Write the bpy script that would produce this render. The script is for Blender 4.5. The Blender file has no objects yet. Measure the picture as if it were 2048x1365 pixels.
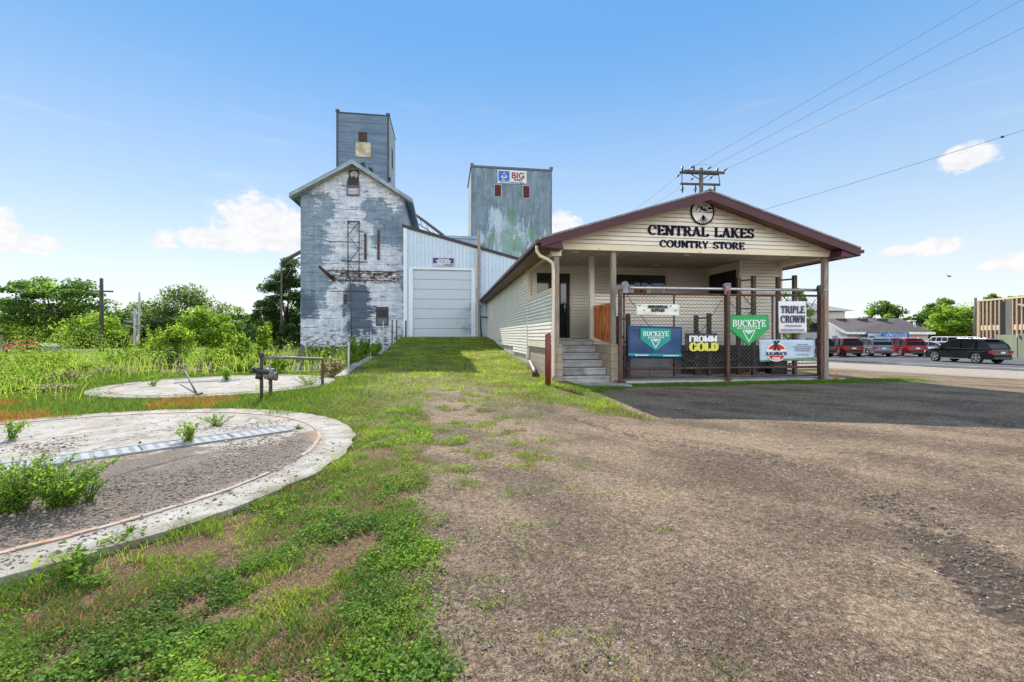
import bpy, bmesh, math, random
import numpy as np
from mathutils import Vector, Matrix, noise as mnoise
random.seed(7); RNG = np.random.default_rng(11)
R = math.radians
SC = bpy.context.scene
COL = SC.collection
# ------------------------------------------------------------------ camera
CAMZ = 1.3
YAW = 8.47            # the camera looks a little to the right of +Y
FPX = 900.0           # focal length in pixels of the 2048 wide photograph
HOR = 672.0
cam_d = bpy.data.cameras.new('camera'); cam = bpy.data.objects.new('camera', cam_d); COL.objects.link(cam)
cam_d.sensor_width = 36.0; cam_d.lens = FPX/2048*36.0
cam_d.shift_y = -(682.5-HOR)/2048.0
cam_d.clip_start = 0.05; cam_d.clip_end = 6000
cam.location = (0, 0, CAMZ); cam.rotation_euler = (R(90), 0, R(-YAW))
SC.camera = cam
CY, SY = math.cos(R(YAW)), math.sin(R(YAW))
def pxy(px, Y):        # world X, depth of a ray through column px at world Y
    t = math.tan(math.atan((px-1024)/FPX) + R(YAW)); X = t*Y
    return X, Y*CY+X*SY
def pp(px, py, Y):     # X and z of a point of the plane Y = const
    X, D = pxy(px, Y)
    return X, CAMZ+(HOR-py)*D/FPX
def pd(px, D):         # X, Y of a point at camera depth D
    xc = (px-1024)/FPX*D
    return xc*CY+D*SY, D*CY-xc*SY
def zd(py, D): return CAMZ+(HOR-py)*D/FPX
# ------------------------------------------------------------------ light
SUNV = Vector((-0.29, 1.19, 1.0)).normalized()
elev = math.asin(SUNV.z); azim = math.atan2(SUNV.x, SUNV.y)
W = bpy.data.worlds.new('World'); SC.world = W; W.use_nodes = True
sun_d = bpy.data.lights.new('sun', 'SUN'); sun = bpy.data.objects.new('sun', sun_d); COL.objects.link(sun)
sun_d.energy = 5.0; sun_d.angle = R(0.5); sun_d.color = (1.0, 0.93, 0.82)
sun.rotation_euler = SUNV.to_track_quat('Z', 'Y').to_euler(); sun.location = (0, 0, 60)
SC.view_settings.view_transform = 'Standard'; SC.view_settings.look = 'None'
SC.view_settings.exposure = 0.70; SC.view_settings.gamma = 1.0
SKY_STR = 0.15

# ------------------------------------------------------------------ node expressions
class V:
    def __init__(s, t, o): s.t = t; s.o = o
    def _m(s, op, *a):
        n = s.t.nodes.new('ShaderNodeMath'); n.operation = op
        for i, x in enumerate((s,)+a):
            if isinstance(x, V): s.t.links.new(x.o, n.inputs[i])
            else: n.inputs[i].default_value = x
        return V(s.t, n.outputs[0])
    def __add__(s, b): return s._m('ADD', b)
    def __sub__(s, b): return s._m('SUBTRACT', b)
    def __mul__(s, b): return s._m('MULTIPLY', b)
    def __truediv__(s, b): return s._m('DIVIDE', b)
    __radd__ = __add__; __rmul__ = __mul__
    def __rsub__(s, b): return s._m('MULTIPLY', -1.0)._m('ADD', b)
    def max(s, b): return s._m('MAXIMUM', b)
    def min(s, b): return s._m('MINIMUM', b)
    def abs(s): return s._m('ABSOLUTE')
    def sqrt(s): return s._m('SQRT')
    def fract(s): return s._m('FRACT')
    def sin(s): return s._m('SINE')
    def ss(s, a, b):
        n = s.t.nodes.new('ShaderNodeMapRange'); n.interpolation_type = 'SMOOTHSTEP'
        s.t.links.new(s.o, n.inputs[0]); n.inputs[1].default_value = min(a, b); n.inputs[2].default_value = max(a, b)
        if a > b: n.inputs[3].default_value = 1; n.inputs[4].default_value = 0
        return V(s.t, n.outputs[0])
class T:
    """shader tree helper"""
    def __init__(s, tree): s.t = tree
    def node(s, k, **kw):
        n = s.t.nodes.new(k)
        for a, b in kw.items(): setattr(n, a, b)
        return n
    def coord(s, which='Object'): return s.node('ShaderNodeTexCoord').outputs[which]
    def xyz(s, vec):
        n = s.node('ShaderNodeSeparateXYZ'); s.t.links.new(vec, n.inputs[0]); return [V(s.t, o) for o in n.outputs]
    def comb(s, x, y, z=0.0):
        n = s.node('ShaderNodeCombineXYZ')
        for i, q in enumerate((x, y, z)):
            if isinstance(q, V): s.t.links.new(q.o, n.inputs[i])
            else: n.inputs[i].default_value = q
        return n.outputs[0]
    def scale(s, vec, k):
        n = s.node('ShaderNodeVectorMath', operation='MULTIPLY'); s.t.links.new(vec, n.inputs[0]); n.inputs[1].default_value = k
        return n.outputs[0]
    def noise(s, vec, sc, det=4, ro=.55, dist=0.0):
        n = s.node('ShaderNodeTexNoise'); s.t.links.new(vec, n.inputs['Vector'])
        n.inputs['Scale'].default_value = sc; n.inputs['Detail'].default_value = det; n.inputs['Roughness'].default_value = ro
        n.inputs['Distortion'].default_value = dist
        return V(s.t, n.outputs['Fac'])
    def voro(s, vec, sc, feature='F1', out='Distance'):
        n = s.node('ShaderNodeTexVoronoi', feature=feature); s.t.links.new(vec, n.inputs['Vector']); n.inputs['Scale'].default_value = sc
        return V(s.t, n.outputs[out])
    def mix(s, fac, a, b):
        n = s.node('ShaderNodeMix', data_type='RGBA')
        if isinstance(fac, V): s.t.links.new(fac.o, n.inputs[0])
        else: n.inputs[0].default_value = fac
        for i, q in ((6, a), (7, b)):
            if isinstance(q, (tuple, list)): n.inputs[i].default_value = (*q[:3], 1)
            else: s.t.links.new(q.o if isinstance(q, V) else q, n.inputs[i])
        return n.outputs[2]
    def mulc(s, col, f):
        n = s.node('ShaderNodeVectorMath', operation='SCALE'); s.t.links.new(col, n.inputs[0])
        if isinstance(f, V): s.t.links.new(f.o, n.inputs['Scale'])
        else: n.inputs['Scale'].default_value = f
        return n.outputs[0]
def newmat(name):
    m = bpy.data.materials.new(name); m.use_nodes = True
    t = T(m.node_tree); b = m.node_tree.nodes['Principled BSDF']
    return m, t, b
def setc(t, b, col):
    if isinstance(col, (tuple, list)): b.inputs['Base Color'].default_value = (*col[:3], 1)
    else: t.t.links.new(col, b.inputs['Base Color'])
def bump(t, b, h, strength=.3, dist=.02):
    n = t.node('ShaderNodeBump'); n.inputs['Strength'].default_value = strength; n.inputs['Distance'].default_value = dist
    t.t.links.new(h.o, n.inputs['Height']); t.t.links.new(n.outputs[0], b.inputs['Normal'])
MATS = {}
def mat(name, col, rough=.7, var=.18, sc=3.0, bp=.15, metal=0.0, dirt=None, dirt_sc=1.2, dirt_amt=.5, spec=None, coat=0.0, stretch=(1, 1, 1), fine=60):
    if name in MATS: return MATS[name]
    m, t, b = newmat(name); c = t.scale(t.coord(), stretch)
    n1 = t.noise(c, sc, 5, .6); n2 = t.noise(c, fine, 2, .6)
    dark = tuple(x*(1-var) for x in col); lite = tuple(min(1, x*(1+var)) for x in col)
    cc = t.mix(n1.ss(.3, .7), dark, lite)
    cc = t.mix(n2.ss(.35, .65)*.35, cc, dark)
    if dirt: cc = t.mix(t.noise(c, dirt_sc, 6, .65).ss(.75-dirt_amt*.5, .85-dirt_amt*.35), cc, dirt)
    setc(t, b, cc)
    b.inputs['Roughness'].default_value = rough; b.inputs['Metallic'].default_value = metal
    if spec is not None: b.inputs['Specular IOR Level'].default_value = spec
    b.inputs['Coat Weight'].default_value = coat
    if bp: bump(t, b, n2*.5+n1*.5, bp, .01)
    MATS[name] = m; return m

# ------------------------------------------------------------------ mesh builder
class MB:
    def __init__(s): s.v = []; s.f = []; s.mi = []; s.sm = []
    def add(s, vs, fs, mi=0, smooth=False):
        k = len(s.v); s.v += [tuple(p) for p in vs]
        for f in fs: s.f.append([i+k for i in f]); s.mi.append(mi); s.sm.append(smooth)
        return s
    def box(s, x0, x1, y0, y1, z0, z1, mi=0):
        if x0 > x1: x0, x1 = x1, x0
        if y0 > y1: y0, y1 = y1, y0
        if z0 > z1: z0, z1 = z1, z0
        vs = [(x, y, z) for z in (z0, z1) for y in (y0, y1) for x in (x0, x1)]
        return s.add(vs, [(0, 2, 3, 1), (4, 5, 7, 6), (0, 1, 5, 4), (2, 6, 7, 3), (0, 4, 6, 2), (1, 3, 7, 5)], mi)
    def prism(s, pts, ax, a0, a1, mi=0):
        """extrude a 2-D outline along axis ax: 'y' -> pts are (x,z); 'x' -> (y,z); 'z' -> (x,y)"""
        def mk(p, a): return (p[0], a, p[1]) if ax == 'y' else ((a, p[0], p[1]) if ax == 'x' else (p[0], p[1], a))
        n = len(pts); vs = [mk(p, a0) for p in pts]+[mk(p, a1) for p in pts]
        area = sum(pts[i][0]*pts[(i+1) % n][1]-pts[(i+1) % n][0]*pts[i][1] for i in range(n))
        fl = (area > 0) ^ (ax == 'y') ^ (a0 > a1)
        fs = [list(range(n))[::-1], list(range(n, 2*n))]+[[i, (i+1) % n, n+(i+1) % n, n+i] for i in range(n)]
        if not fl: fs = [f[::-1] for f in fs]
        return s.add(vs, fs, mi)
    def tube(s, pts, r, n=8, mi=0, caps=True, smooth=True):
        pts = [Vector(p) for p in pts]; rs = r if isinstance(r, (list, tuple)) else [r]*len(pts)
        vs = []; up = Vector((0, 0, 1))
        for i, p in enumerate(pts):
            d = (pts[min(i+1, len(pts)-1)]-pts[max(i-1, 0)]).normalized()
            a = d.cross(up if abs(d.z) < .95 else Vector((0, 1, 0))).normalized(); b = d.cross(a)
            for k in range(n):
                t = 2*math.pi*k/n; vs.append(p+a*(rs[i]*math.cos(t))+b*(rs[i]*math.sin(t)))
        fs = []
        for i in range(len(pts)-1):
            for k in range(n): fs.append((i*n+k, i*n+(k+1) % n, (i+1)*n+(k+1) % n, (i+1)*n+k))
        s.add(vs, fs, mi, smooth)
        if caps:
            k0 = len(s.v)-len(vs)
            s.f.append([k0+i for i in range(n)][::-1]); s.f.append([k0+(len(pts)-1)*n+i for i in range(n)]); s.mi += [mi, mi]; s.sm += [False, False]
        return s
    def bar(s, a, b, w, h=None, mi=0):
        """box beam from a to b; w sideways, h upwards"""
        h = h or w; a = Vector(a); b = Vector(b); d = (b-a).normalized()
        sd = d.cross(Vector((0, 0, 1)) if abs(d.z) < .98 else Vector((0, 1, 0))).normalized(); u = sd.cross(d).normalized()
        vs = [p+sd*(w/2*i)+u*(h/2*j) for p in (a, b) for i, j in ((-1, -1), (1, -1), (1, 1), (-1, 1))]
        return s.add(vs, [(3, 2, 1, 0), (4, 5, 6, 7), (0, 1, 5, 4), (1, 2, 6, 5), (2, 3, 7, 6), (3, 0, 4, 7)], mi)
    def disc(s, c, r, ax='y', t=.02, n=24, mi=0):
        c = Vector(c); pts = [(math.cos(2*math.pi*k/n)*r, math.sin(2*math.pi*k/n)*r) for k in range(n)]
        if ax == 'y': return s.prism([(c.x+p[0], c.z+p[1]) for p in pts], 'y', c.y-t/2, c.y+t/2, mi)
        if ax == 'x': return s.prism([(c.y+p[0], c.z+p[1]) for p in pts], 'x', c.x-t/2, c.x+t/2, mi)
        return s.prism([(c.x+p[0], c.y+p[1]) for p in pts], 'z', c.z-t/2, c.z+t/2, mi)
    def ball(s, c, r, n=10, m=7, mi=0, sq=(1, 1, 1)):
        c = Vector(c); vs = []; fs = []
        for j in range(m+1):
            th = math.pi*j/m
            for i in range(n):
                ph = 2*math.pi*i/n
                vs.append((c.x+r*sq[0]*math.sin(th)*math.cos(ph), c.y+r*sq[1]*math.sin(th)*math.sin(ph), c.z+r*sq[2]*math.cos(th)))
        for j in range(m):
            for i in range(n): fs.append((j*n+i, (j+1)*n+i, (j+1)*n+(i+1) % n, j*n+(i+1) % n))
        return s.add(vs, fs, mi, True)
    def build(s, name, mats, parent=None, bevel=0):
        o = parent; off = Vector((0, 0, 0))
        while o is not None: off += o.location; o = o.parent
        me = bpy.data.meshes.new(name)
        me.from_pydata([tuple(Vector(p)-off) for p in s.v], [], s.f); 
        if not isinstance(mats, (list, tuple)): mats = [mats]
        for m in mats: me.materials.append(m)
        me.polygons.foreach_set('material_index', s.mi); me.polygons.foreach_set('use_smooth', s.sm); me.update()
        ob = bpy.data.objects.new(name, me); COL.objects.link(ob)
        if parent is not None: ob.parent = parent
        if bevel:
            bv = ob.modifiers.new('bevel', 'BEVEL'); bv.width = bevel; bv.segments = 2; bv.limit_method = 'ANGLE'; bv.angle_limit = R(40)
        return ob
def tag(o, label=None, cat=None, group=None, kind=None):
    if label: o['label'] = label
    if cat: o['category'] = cat
    if group: o['group'] = group
    if kind: o['kind'] = kind
    return o
def thing(name, loc, label, cat, group=None, rz=0):
    o = bpy.data.objects.new(name, None); COL.objects.link(o); o.location = loc; o.rotation_euler = (0, 0, rz); o.empty_display_size = .2
    return tag(o, label, cat, group)
def one(mb, name, m, label, cat, group=None, bevel=0):
    """a thing that is a single mesh, origin at its base"""
    xs = np.array(mb.v); c = Vector(((xs[:, 0].min()+xs[:, 0].max())/2, (xs[:, 1].min()+xs[:, 1].max())/2, xs[:, 2].min()))
    e = bpy.data.objects.new('tmp', None); e.location = c
    o = mb.build(name, m, None, bevel); bpy.data.objects.remove(e)
    o.data.transform(Matrix.Translation(-c)); o.location = c
    return tag(o, label, cat, group)
def copy_tree(o, parent=None):
    c = o.copy(); COL.objects.link(c)
    if parent is not None: c.parent = parent
    for ch in [x for x in o.children]: copy_tree(ch, c)
    return c
def np_mesh(name, verts, faces_flat, nper, m, attr=None, parent=None, smooth=False):
    """verts (N,3) float, faces_flat int array with nper corners each, attr (N,) float 'tint'"""
    me = bpy.data.meshes.new(name); nv = len(verts); nf = len(faces_flat)//nper
    me.vertices.add(nv); me.vertices.foreach_set('co', np.ascontiguousarray(verts, dtype=np.float32).ravel())
    me.loops.add(nf*nper); me.loops.foreach_set('vertex_index', np.ascontiguousarray(faces_flat, dtype=np.int32))
    me.polygons.add(nf); me.polygons.foreach_set('loop_start', np.arange(0, nf*nper, nper, dtype=np.int32))
    try: me.polygons.foreach_set('loop_total', np.full(nf, nper, dtype=np.int32))
    except Exception: pass
    if attr is not None:
        a = me.attributes.new('tint', 'FLOAT', 'POINT'); a.data.foreach_set('value', np.ascontiguousarray(attr, dtype=np.float32))
    me.materials.append(m); me.update(calc_edges=True); me.validate()
    if smooth: me.polygons.foreach_set('use_smooth', np.ones(nf, dtype=bool))
    ob = bpy.data.objects.new(name, me); COL.objects.link(ob)
    if parent is not None: ob.parent = parent
    return ob
# ------------------------------------------------------------------ sky with small cumulus
def build_world():
    t = T(W.node_tree); nt = W.node_tree
    out = nt.nodes['World Output']; bg = nt.nodes['Background']
    sky = t.node('ShaderNodeTexSky', sky_type='NISHITA'); sky.sun_disc = False
    sky.sun_elevation = elev; sky.sun_rotation = azim; sky.altitude = 300; sky.air_density = 1.0; sky.dust_density = 0.0; sky.ozone_density = 2.0
    vec = t.coord('Generated'); x, y, z = t.xyz(vec)
    az = x._m('ARCTAN2', y); el = z._m('ARCSINE')
    # the sky of the photograph: even in azimuth, pale at the horizon and blue above; the physical sky keeps a part in it
    grad = t.mix(el.ss(-.02, .62), (3.05, 3.60, 3.95), (0.62, 1.72, 3.50))
    grad = t.mix(el.ss(-.02, .26), (3.75, 3.85, 3.95), grad)
    base = t.mix(.88, sky.outputs[0], grad)
    c = t.comb(az*1.0, el*1.5)
    nz = t.noise(c, 22, 6, .6); nz2 = t.noise(c, 60, 4, .6)
    m = None
    blobs = [(520, 446, 74, 48), (450, 484, 95, 22), (550, 492, 60, 17), (575, 462, 45, 36), (325, 484, 28, 17), (395, 478, 42, 22), (5, 462, 34, 34), (78, 490, 38, 21), (20, 496, 60, 10),
             (1125, 452, 30, 24), (1936, 322, 54, 24), (1915, 308, 24, 13), (1872, 495, 50, 17), (1792, 503, 36, 9), (2030, 528, 56, 20), (1100, 470, 30, 10)]
    for px, py, w, h in blobs:
        a0 = math.atan((px-1024)/FPX)+R(YAW); dd = math.hypot(FPX, px-1024); e0 = math.atan((HOR-py)/dd)
        aw = w/FPX*math.cos(math.atan((px-1024)/FPX))**2; eh = h/dd
        dx = (az-a0)*(1/aw); dy = (el-e0)*(1/eh)
        d = (dx*dx+dy*dy*(1.0)).sqrt()
        below = dy.ss(-.2, -1.0)*.35
        f = 1.12-d-below
        m = f if m is None else m.max(f)
    dens = (m+(nz-.5)*2.0+(nz2-.5)*.8).ss(-.26, .34)
    body = t.mix((nz2*.5+nz*.5).ss(.3, .62), (3.6, 3.5, 3.6), (4.2, 4.15, 4.15))
    wisps = t.noise(t.scale(c, (1.2, 7, 1)), 3.2, 7, .62, .4).ss(.54, .8)*el.ss(.02, .10)*el.ss(.6, .2)*.32
    base = t.mix(wisps, base, (3.6, 3.75, 3.9))
    col = t.mix(dens*.9, base, body)
    # unseen bright cloud patches added to the sky behind the camera as fill light
    fill_patch = (y*-1.0).ss(.05, .55)*el.ss(.02, .10)*el.ss(.75, .45)*(t.noise(vec, 2.6, 6, .6)).ss(.36, .52)
    col = t.mix(fill_patch, col, (12.5, 12.3, 11.9))
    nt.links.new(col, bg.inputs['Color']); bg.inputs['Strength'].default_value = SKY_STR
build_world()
# ------------------------------------------------------------------ terrain
def sst(x, a, b):
    t = np.clip((x-a)/(b-a), 0, 1); return t*t*(3-2*t)
def gpt(px, py, z=0.0):    # ground point seen at a pixel
    D = (CAMZ-z)*FPX/(py-HOR); return pd(px, D)
PAD1 = (-4.45, 5.41, 3.35); PAD2 = (-5.75, 12.95, 2.75)
def vnoise(x, y, s, seed=0):
    """cheap smooth value noise for arrays"""
    x = np.asarray(x, float)*s+seed*17.3; y = np.asarray(y, float)*s+seed*9.1
    xi = np.floor(x).astype(np.int64); yi = np.floor(y).astype(np.int64); fx = x-xi; fy = y-yi
    fx = fx*fx*(3-2*fx); fy = fy*fy*(3-2*fy)
    def h(a, b):
        v = (a*374761393+b*668265263+seed*69069) & 0xffffffff; v = ((v ^ (v >> 13))*1274126177) & 0xffffffff
        return ((v ^ (v >> 16)) & 0xffff)/65535.0
    return (h(xi, yi)*(1-fx)+h(xi+1, yi)*fx)*(1-fy)+(h(xi, yi+1)*(1-fx)+h(xi+1, yi+1)*fx)*fy
def fbm(x, y, s, seed=0): return (vnoise(x, y, s, seed)+.5*vnoise(x, y, s*2.1, seed+1)+.25*vnoise(x, y, s*4.3, seed+2))/1.75
def seg_dist(x, y, pts):
    d = np.full(np.shape(x), 1e9)
    for (ax, ay), (bx, by) in zip(pts[:-1], pts[1:]):
        vx, vy = bx-ax, by-ay; t = np.clip(((x-ax)*vx+(y-ay)*vy)/(vx*vx+vy*vy), 0, 1)
        d = np.minimum(d, np.hypot(x-ax-t*vx, y-ay-t*vy))
    return d
RUTS = [[gpt(*p) for p in ((960, 782), (1040, 805), (1130, 830), (1290, 878), (1450, 905), (1620, 935))],
        [gpt(*p) for p in ((1740, 985), (1850, 1050), (1960, 1130), (2060, 1230))],
        [gpt(*p) for p in ((1680, 905), (1850, 960), (2060, 1040))]]
def udist(x, y): return x*math.cos(R(20))+y*math.sin(R(20))
def terr(x, y):
    x = np.asarray(x, float); y = np.asarray(y, float)
    p = np.interp(y, [0, 9, 12, 16, 19, 22, 26, 30, 31, 200], [0, 0, .08, .33, .43, .56, .9, 1.17, 1.2, 1.2])
    m = sst(x, -2.95, -2.82)*sst(x, 3.6, 3.2)*sst(y, 60, 50)
    z = p*m
    z = z-.045*sst(x, -.75, -1.15)*(1-m*sst(y, 9, 13))-.08*sst(x, -1.7, -2.4)*(1-sst(y, 2.0, 3.2))
    z = z-.85*sst(y, 18, 55)*sst(x, -8, -16)-.45*sst(y, 45, 90)
    z = z-.75*sst(udist(x, y), 16, 34)*sst(y, 160, 90)
    dn = seg_dist(x, y, RUTS[0]); z = z-.03*np.exp(-(dn/.12)**2)+.015*np.exp(-((dn-.22)/.1)**2)
    dn = seg_dist(x, y, RUTS[1]); z = z-.02*np.exp(-(dn/.16)**2)*(.4+vnoise(x, y, 5, 3))
    z = z+(fbm(x, y, .5, 5)-.5)*.05*sst(x, -1, 1)*sst(np.hypot(x, y), 1, 6)
    z = z+(fbm(x, y, 3.0, 8)-.5)*.02
    return z
def grassmask(x, y):
    """how grassy the ground is (0 bare gravel .. 1 full turf)"""
    n = fbm(x, y, 1.1, 21)-.5; n2 = fbm(x, y, 4.0, 31)-.5
    left = sst(-x-.10+n*.5+n2*.35-.10*sst(y, 4, 9)*3, -.12, .16)
    tw = 1.15*sst(y, 24, 8)+.10
    ramp = sst(y+n*3, 7.6, 11.5)*(1-sst(tw-np.abs(x-.15)+n*.9+n2*.7, -.25, .45)*(.12+.85*sst(y, 13.5, 8.5)))*sst(x, 3.9, 3.3)
    rt = sst(y-(9.6-1.5*(x-.98))+n*1.3+n2*.8, -.2, .5)*sst(x, .8, 1.3)*sst(x, 3.35, 3.05)
    strip = sst(y+n*.8, 10.75, 11.1)*sst(y, 11.75, 11.6)*sst(x, 3.2, 4.2)*sst(x+n*2, 14.4, 12.4)
    strip2 = sst(np.hypot(x-3.9, (y-10.9)*1.4)+n2, 1.0, .6)
    tufty = sst(fbm(x, y, 4.6, 77), .52, .62)*sst(x, -.4, .1)*sst(x+n*2, 1.9, .9)*sst(y, 2.8, 5.2)*.95
    far = np.maximum(sst(y, 36, 40)*sst(udist(x, y), 33, 30), sst(y+x*.2, 75, 85))
    side = sst(y, 13.5, 15)*sst(x, 11.6, 12.4)*sst(udist(x, y)+n*3, 22, 18)*.7
    return np.clip(np.maximum.reduce([left, tufty, ramp, rt, strip, strip2*.9, far, side]), 0, 1)
def axis(lo, hi, st, far, n):
    core = np.arange(lo, hi, st); g = np.geomspace(st, far, n)
    return np.concatenate([(lo-np.cumsum(g/g.sum()*far))[::-1], core, hi+np.cumsum(g/g.sum()*far)])
gx = axis(-12, 13, .12, 2400, 44); gy = axis(-3, 33, .16, 2600, 44)
GX, GY = np.meshgrid(gx, gy, indexing='xy'); GZ = terr(GX, GY)
nx_, ny_ = len(gx), len(gy)
ii = np.arange((ny_-1)*nx_).reshape(ny_-1, nx_)[:, :-1].ravel()
quads = np.stack([ii, ii+1, ii+nx_+1, ii+nx_], 1).ravel()
def ground_material():
    m, t, b = newmat('ground'); c = t.coord(); x, y, z = t.xyz(c)
    def at(nm):
        n = t.node('ShaderNodeAttribute'); n.attribute_name = nm; return V(t.t, n.outputs['Fac'])
    g, pv, rut = at('gr'), at('pale'), at('rut')
    n1 = t.noise(c, .9, 5, .62); n2 = t.noise(c, 7, 5, .6); n3 = t.noise(c, 45, 3, .65); cu_ = t.comb((x*.64-y*.77)*.22, (x*.77+y*.64)*1.0, 0); n4 = t.noise(cu_, 1.15, 7, .68, .25)
    v1 = t.voro(c, 130); v2 = t.voro(c, 130, out='Color'); n6 = t.noise(c, 19, 5, .7)
    vb = t.voro(c, 44, out='Color')
    gr = t.mix(n1.ss(.3, .7), (.108, .076, .050), (.20, .146, .100))
    gr = t.mix(n2.ss(.35, .7)*.45, gr, (.125, .098, .08))
    cp = (n4+(n1-.5)*.45+(n2-.5)*.25+y.ss(1.0, 7.0)*.10-.05).ss(.42, .68)      # wheel-packed fines against loose stone
    gr = t.mix(cp*.7, gr, (.285, .208, .137)); gr = t.mulc(gr, (n6.ss(.3, .7)-.5)*.75+1.0)
    gr = t.mulc(gr, (v2.ss(.1, .9)-.5)*(1.0-cp*.5)*.95+1.0)
    gr = t.mulc(gr, (n3.ss(.32, .68)-.5)*(1.0-cp*.3)*.6+1.0)
    st = t.noise(t.comb((x*.64-y*.77)*.16, (x*.77+y*.64)*2.2, 0), 2.4, 7, .72, .3).ss(.56, .70)
    gr = t.mix(st*n6.ss(.4, .6)*.25, gr, (.12, .085, .06))
    gr = t.mix((vb.ss(.88, .91))*(n2.ss(.4, .6))*.7, gr, (.30, .25, .215))
    gr = t.mix((rut*1.1+(t.noise(c, 16, 5, .75)-.5)*3.2).ss(.55, .95)*rut.ss(.05, .3)*.85, gr, (.07, .052, .04))
    soil = t.mix(n2.ss(.3, .7), (.075, .042, .026), (.16, .092, .058))
    soil = t.mix(n3.ss(.4, .7)*.6, soil, (.25, .17, .11))
    gsoil = t.mix(n3.ss(.3, .7), (.06, .095, .018), (.15, .20, .035)); gsoil = t.mix(n2.ss(.50, .60)*y.ss(26, 14), gsoil, (.25, .18, .10))
    soil = t.mix(y.ss(4, 12)*.75, soil, gsoil)
    fargreen = t.mix(n1.ss(.35, .65), (.07, .13, .025), (.17, .23, .05))
    soil = t.mix(y.ss(30, 42), soil, fargreen)
    pale = t.mix(n2.ss(.3, .7), (.30, .25, .20), (.38, .33, .27))
    base = t.mix(pv, gr, pale)
    base = t.mix((g+(n2-.5)*.7+(n3-.5)*.5).ss(.35, .65), base, soil)
    setc(t, b, base); b.inputs['Roughness'].default_value = .95; b.inputs['Specular IOR Level'].default_value = .15
    peb = (1.0-v1)*.6+n3*1.2+n6*1.4+n2*1.0
    bump(t, b, peb, .55, .018)
    return m
me_g = np_mesh('ground', np.stack([GX.ravel(), GY.ravel(), GZ.ravel()], 1), quads, 4, ground_material(), smooth=True)
tag(me_g, 'gravel and dirt yard rising to a grassy ramp', kind='structure')
u_ = udist(GX, GY)
pale_ = sst(u_+(fbm(GX, GY, .25, 4)-.5)*4, 26, 32)*sst(GY, 80, 70)
rut_ = np.exp(-(seg_dist(GX, GY, RUTS[0])/.11)**2)*.9+np.exp(-(seg_dist(GX, GY, RUTS[1])/.28)**2)*sst(fbm(GX, GY, 3, 7), .35, .6)*1.2+np.exp(-(seg_dist(GX, GY, RUTS[2])/.3)**2)*sst(fbm(GX, GY, 2, 9), .4, .7)*.5
for nm, arr in (('gr', grassmask(GX, GY)), ('pale', pale_), ('rut', np.clip(rut_, 0, 1))):
    a = me_g.data.attributes.new(nm, 'FLOAT', 'POINT'); a.data.foreach_set('value', arr.ravel().astype(np.float32))

# asphalt of the street and the car park beyond, as a sheet just above the ground
asph = mat('asphalt', (.075, .075, .08), .85, .2, .6, .3, dirt=(.13, .12, .11), dirt_sc=.5)
c20, s20 = math.cos(R(20)), math.sin(R(20))
def uv2xy(u, v): return (u*c20-v*s20, u*s20+v*c20)      # u across the street, v along it
def sheet(name, u0, u1, v0, v1, z, m, n=24):
    us = np.linspace(u0, u1, 6); vs = np.linspace(v0, v1, n); P = []
    for v in vs:
        for u in us: P.append((*uv2xy(u, v), z))
    F = [(i*6+j, i*6+j+1, (i+1)*6+j+1, (i+1)*6+j) for i in range(n-1) for j in range(5)]
    mb = MB().add(P, F); return mb.build(name, m)
road = sheet('road', 38.4, 74, -60, 62, -.735, asph); tag(road, 'dark asphalt street and car park on the right', kind='structure')
walk_mb = MB()
w0, w1 = uv2xy(66, -8), uv2xy(67.6, -8)
for (ua, ub, va, vb_, za, zb) in ((74, 76.5, -60, 62, -.76, -.60),):
    P = [uv2xy(ua, va), uv2xy(ub, va), uv2xy(ub, vb_), uv2xy(ua, vb_)]; walk_mb.prism(P, 'z', za, zb)
tag(walk_mb.build('pavement', mat('curb_concrete', (.45, .43, .40), .85)), 'pale concrete kerb beyond the car park', kind='structure')
white_paint = mat('white_paint', (.75, .75, .73), .6, .08)
fogline = MB(); 
for u in (41.2,):
    P = [uv2xy(u, -55), uv2xy(u+.16, -55), uv2xy(u+.16, 55), uv2xy(u, 55)]; fogline.prism(P, 'z', -.732, -.729)
for k in range(11):
    x0, y0 = pd(1600+65*k, 43.0); x1, y1 = pd(1600+65*k+62, 48.5)
    fogline.bar((x0, y0, -.731), (x1, y1, -.731), .14, .006)
tag(fogline.build('road_marking', white_paint), 'white painted parking bay and lane lines', kind='structure')

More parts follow.
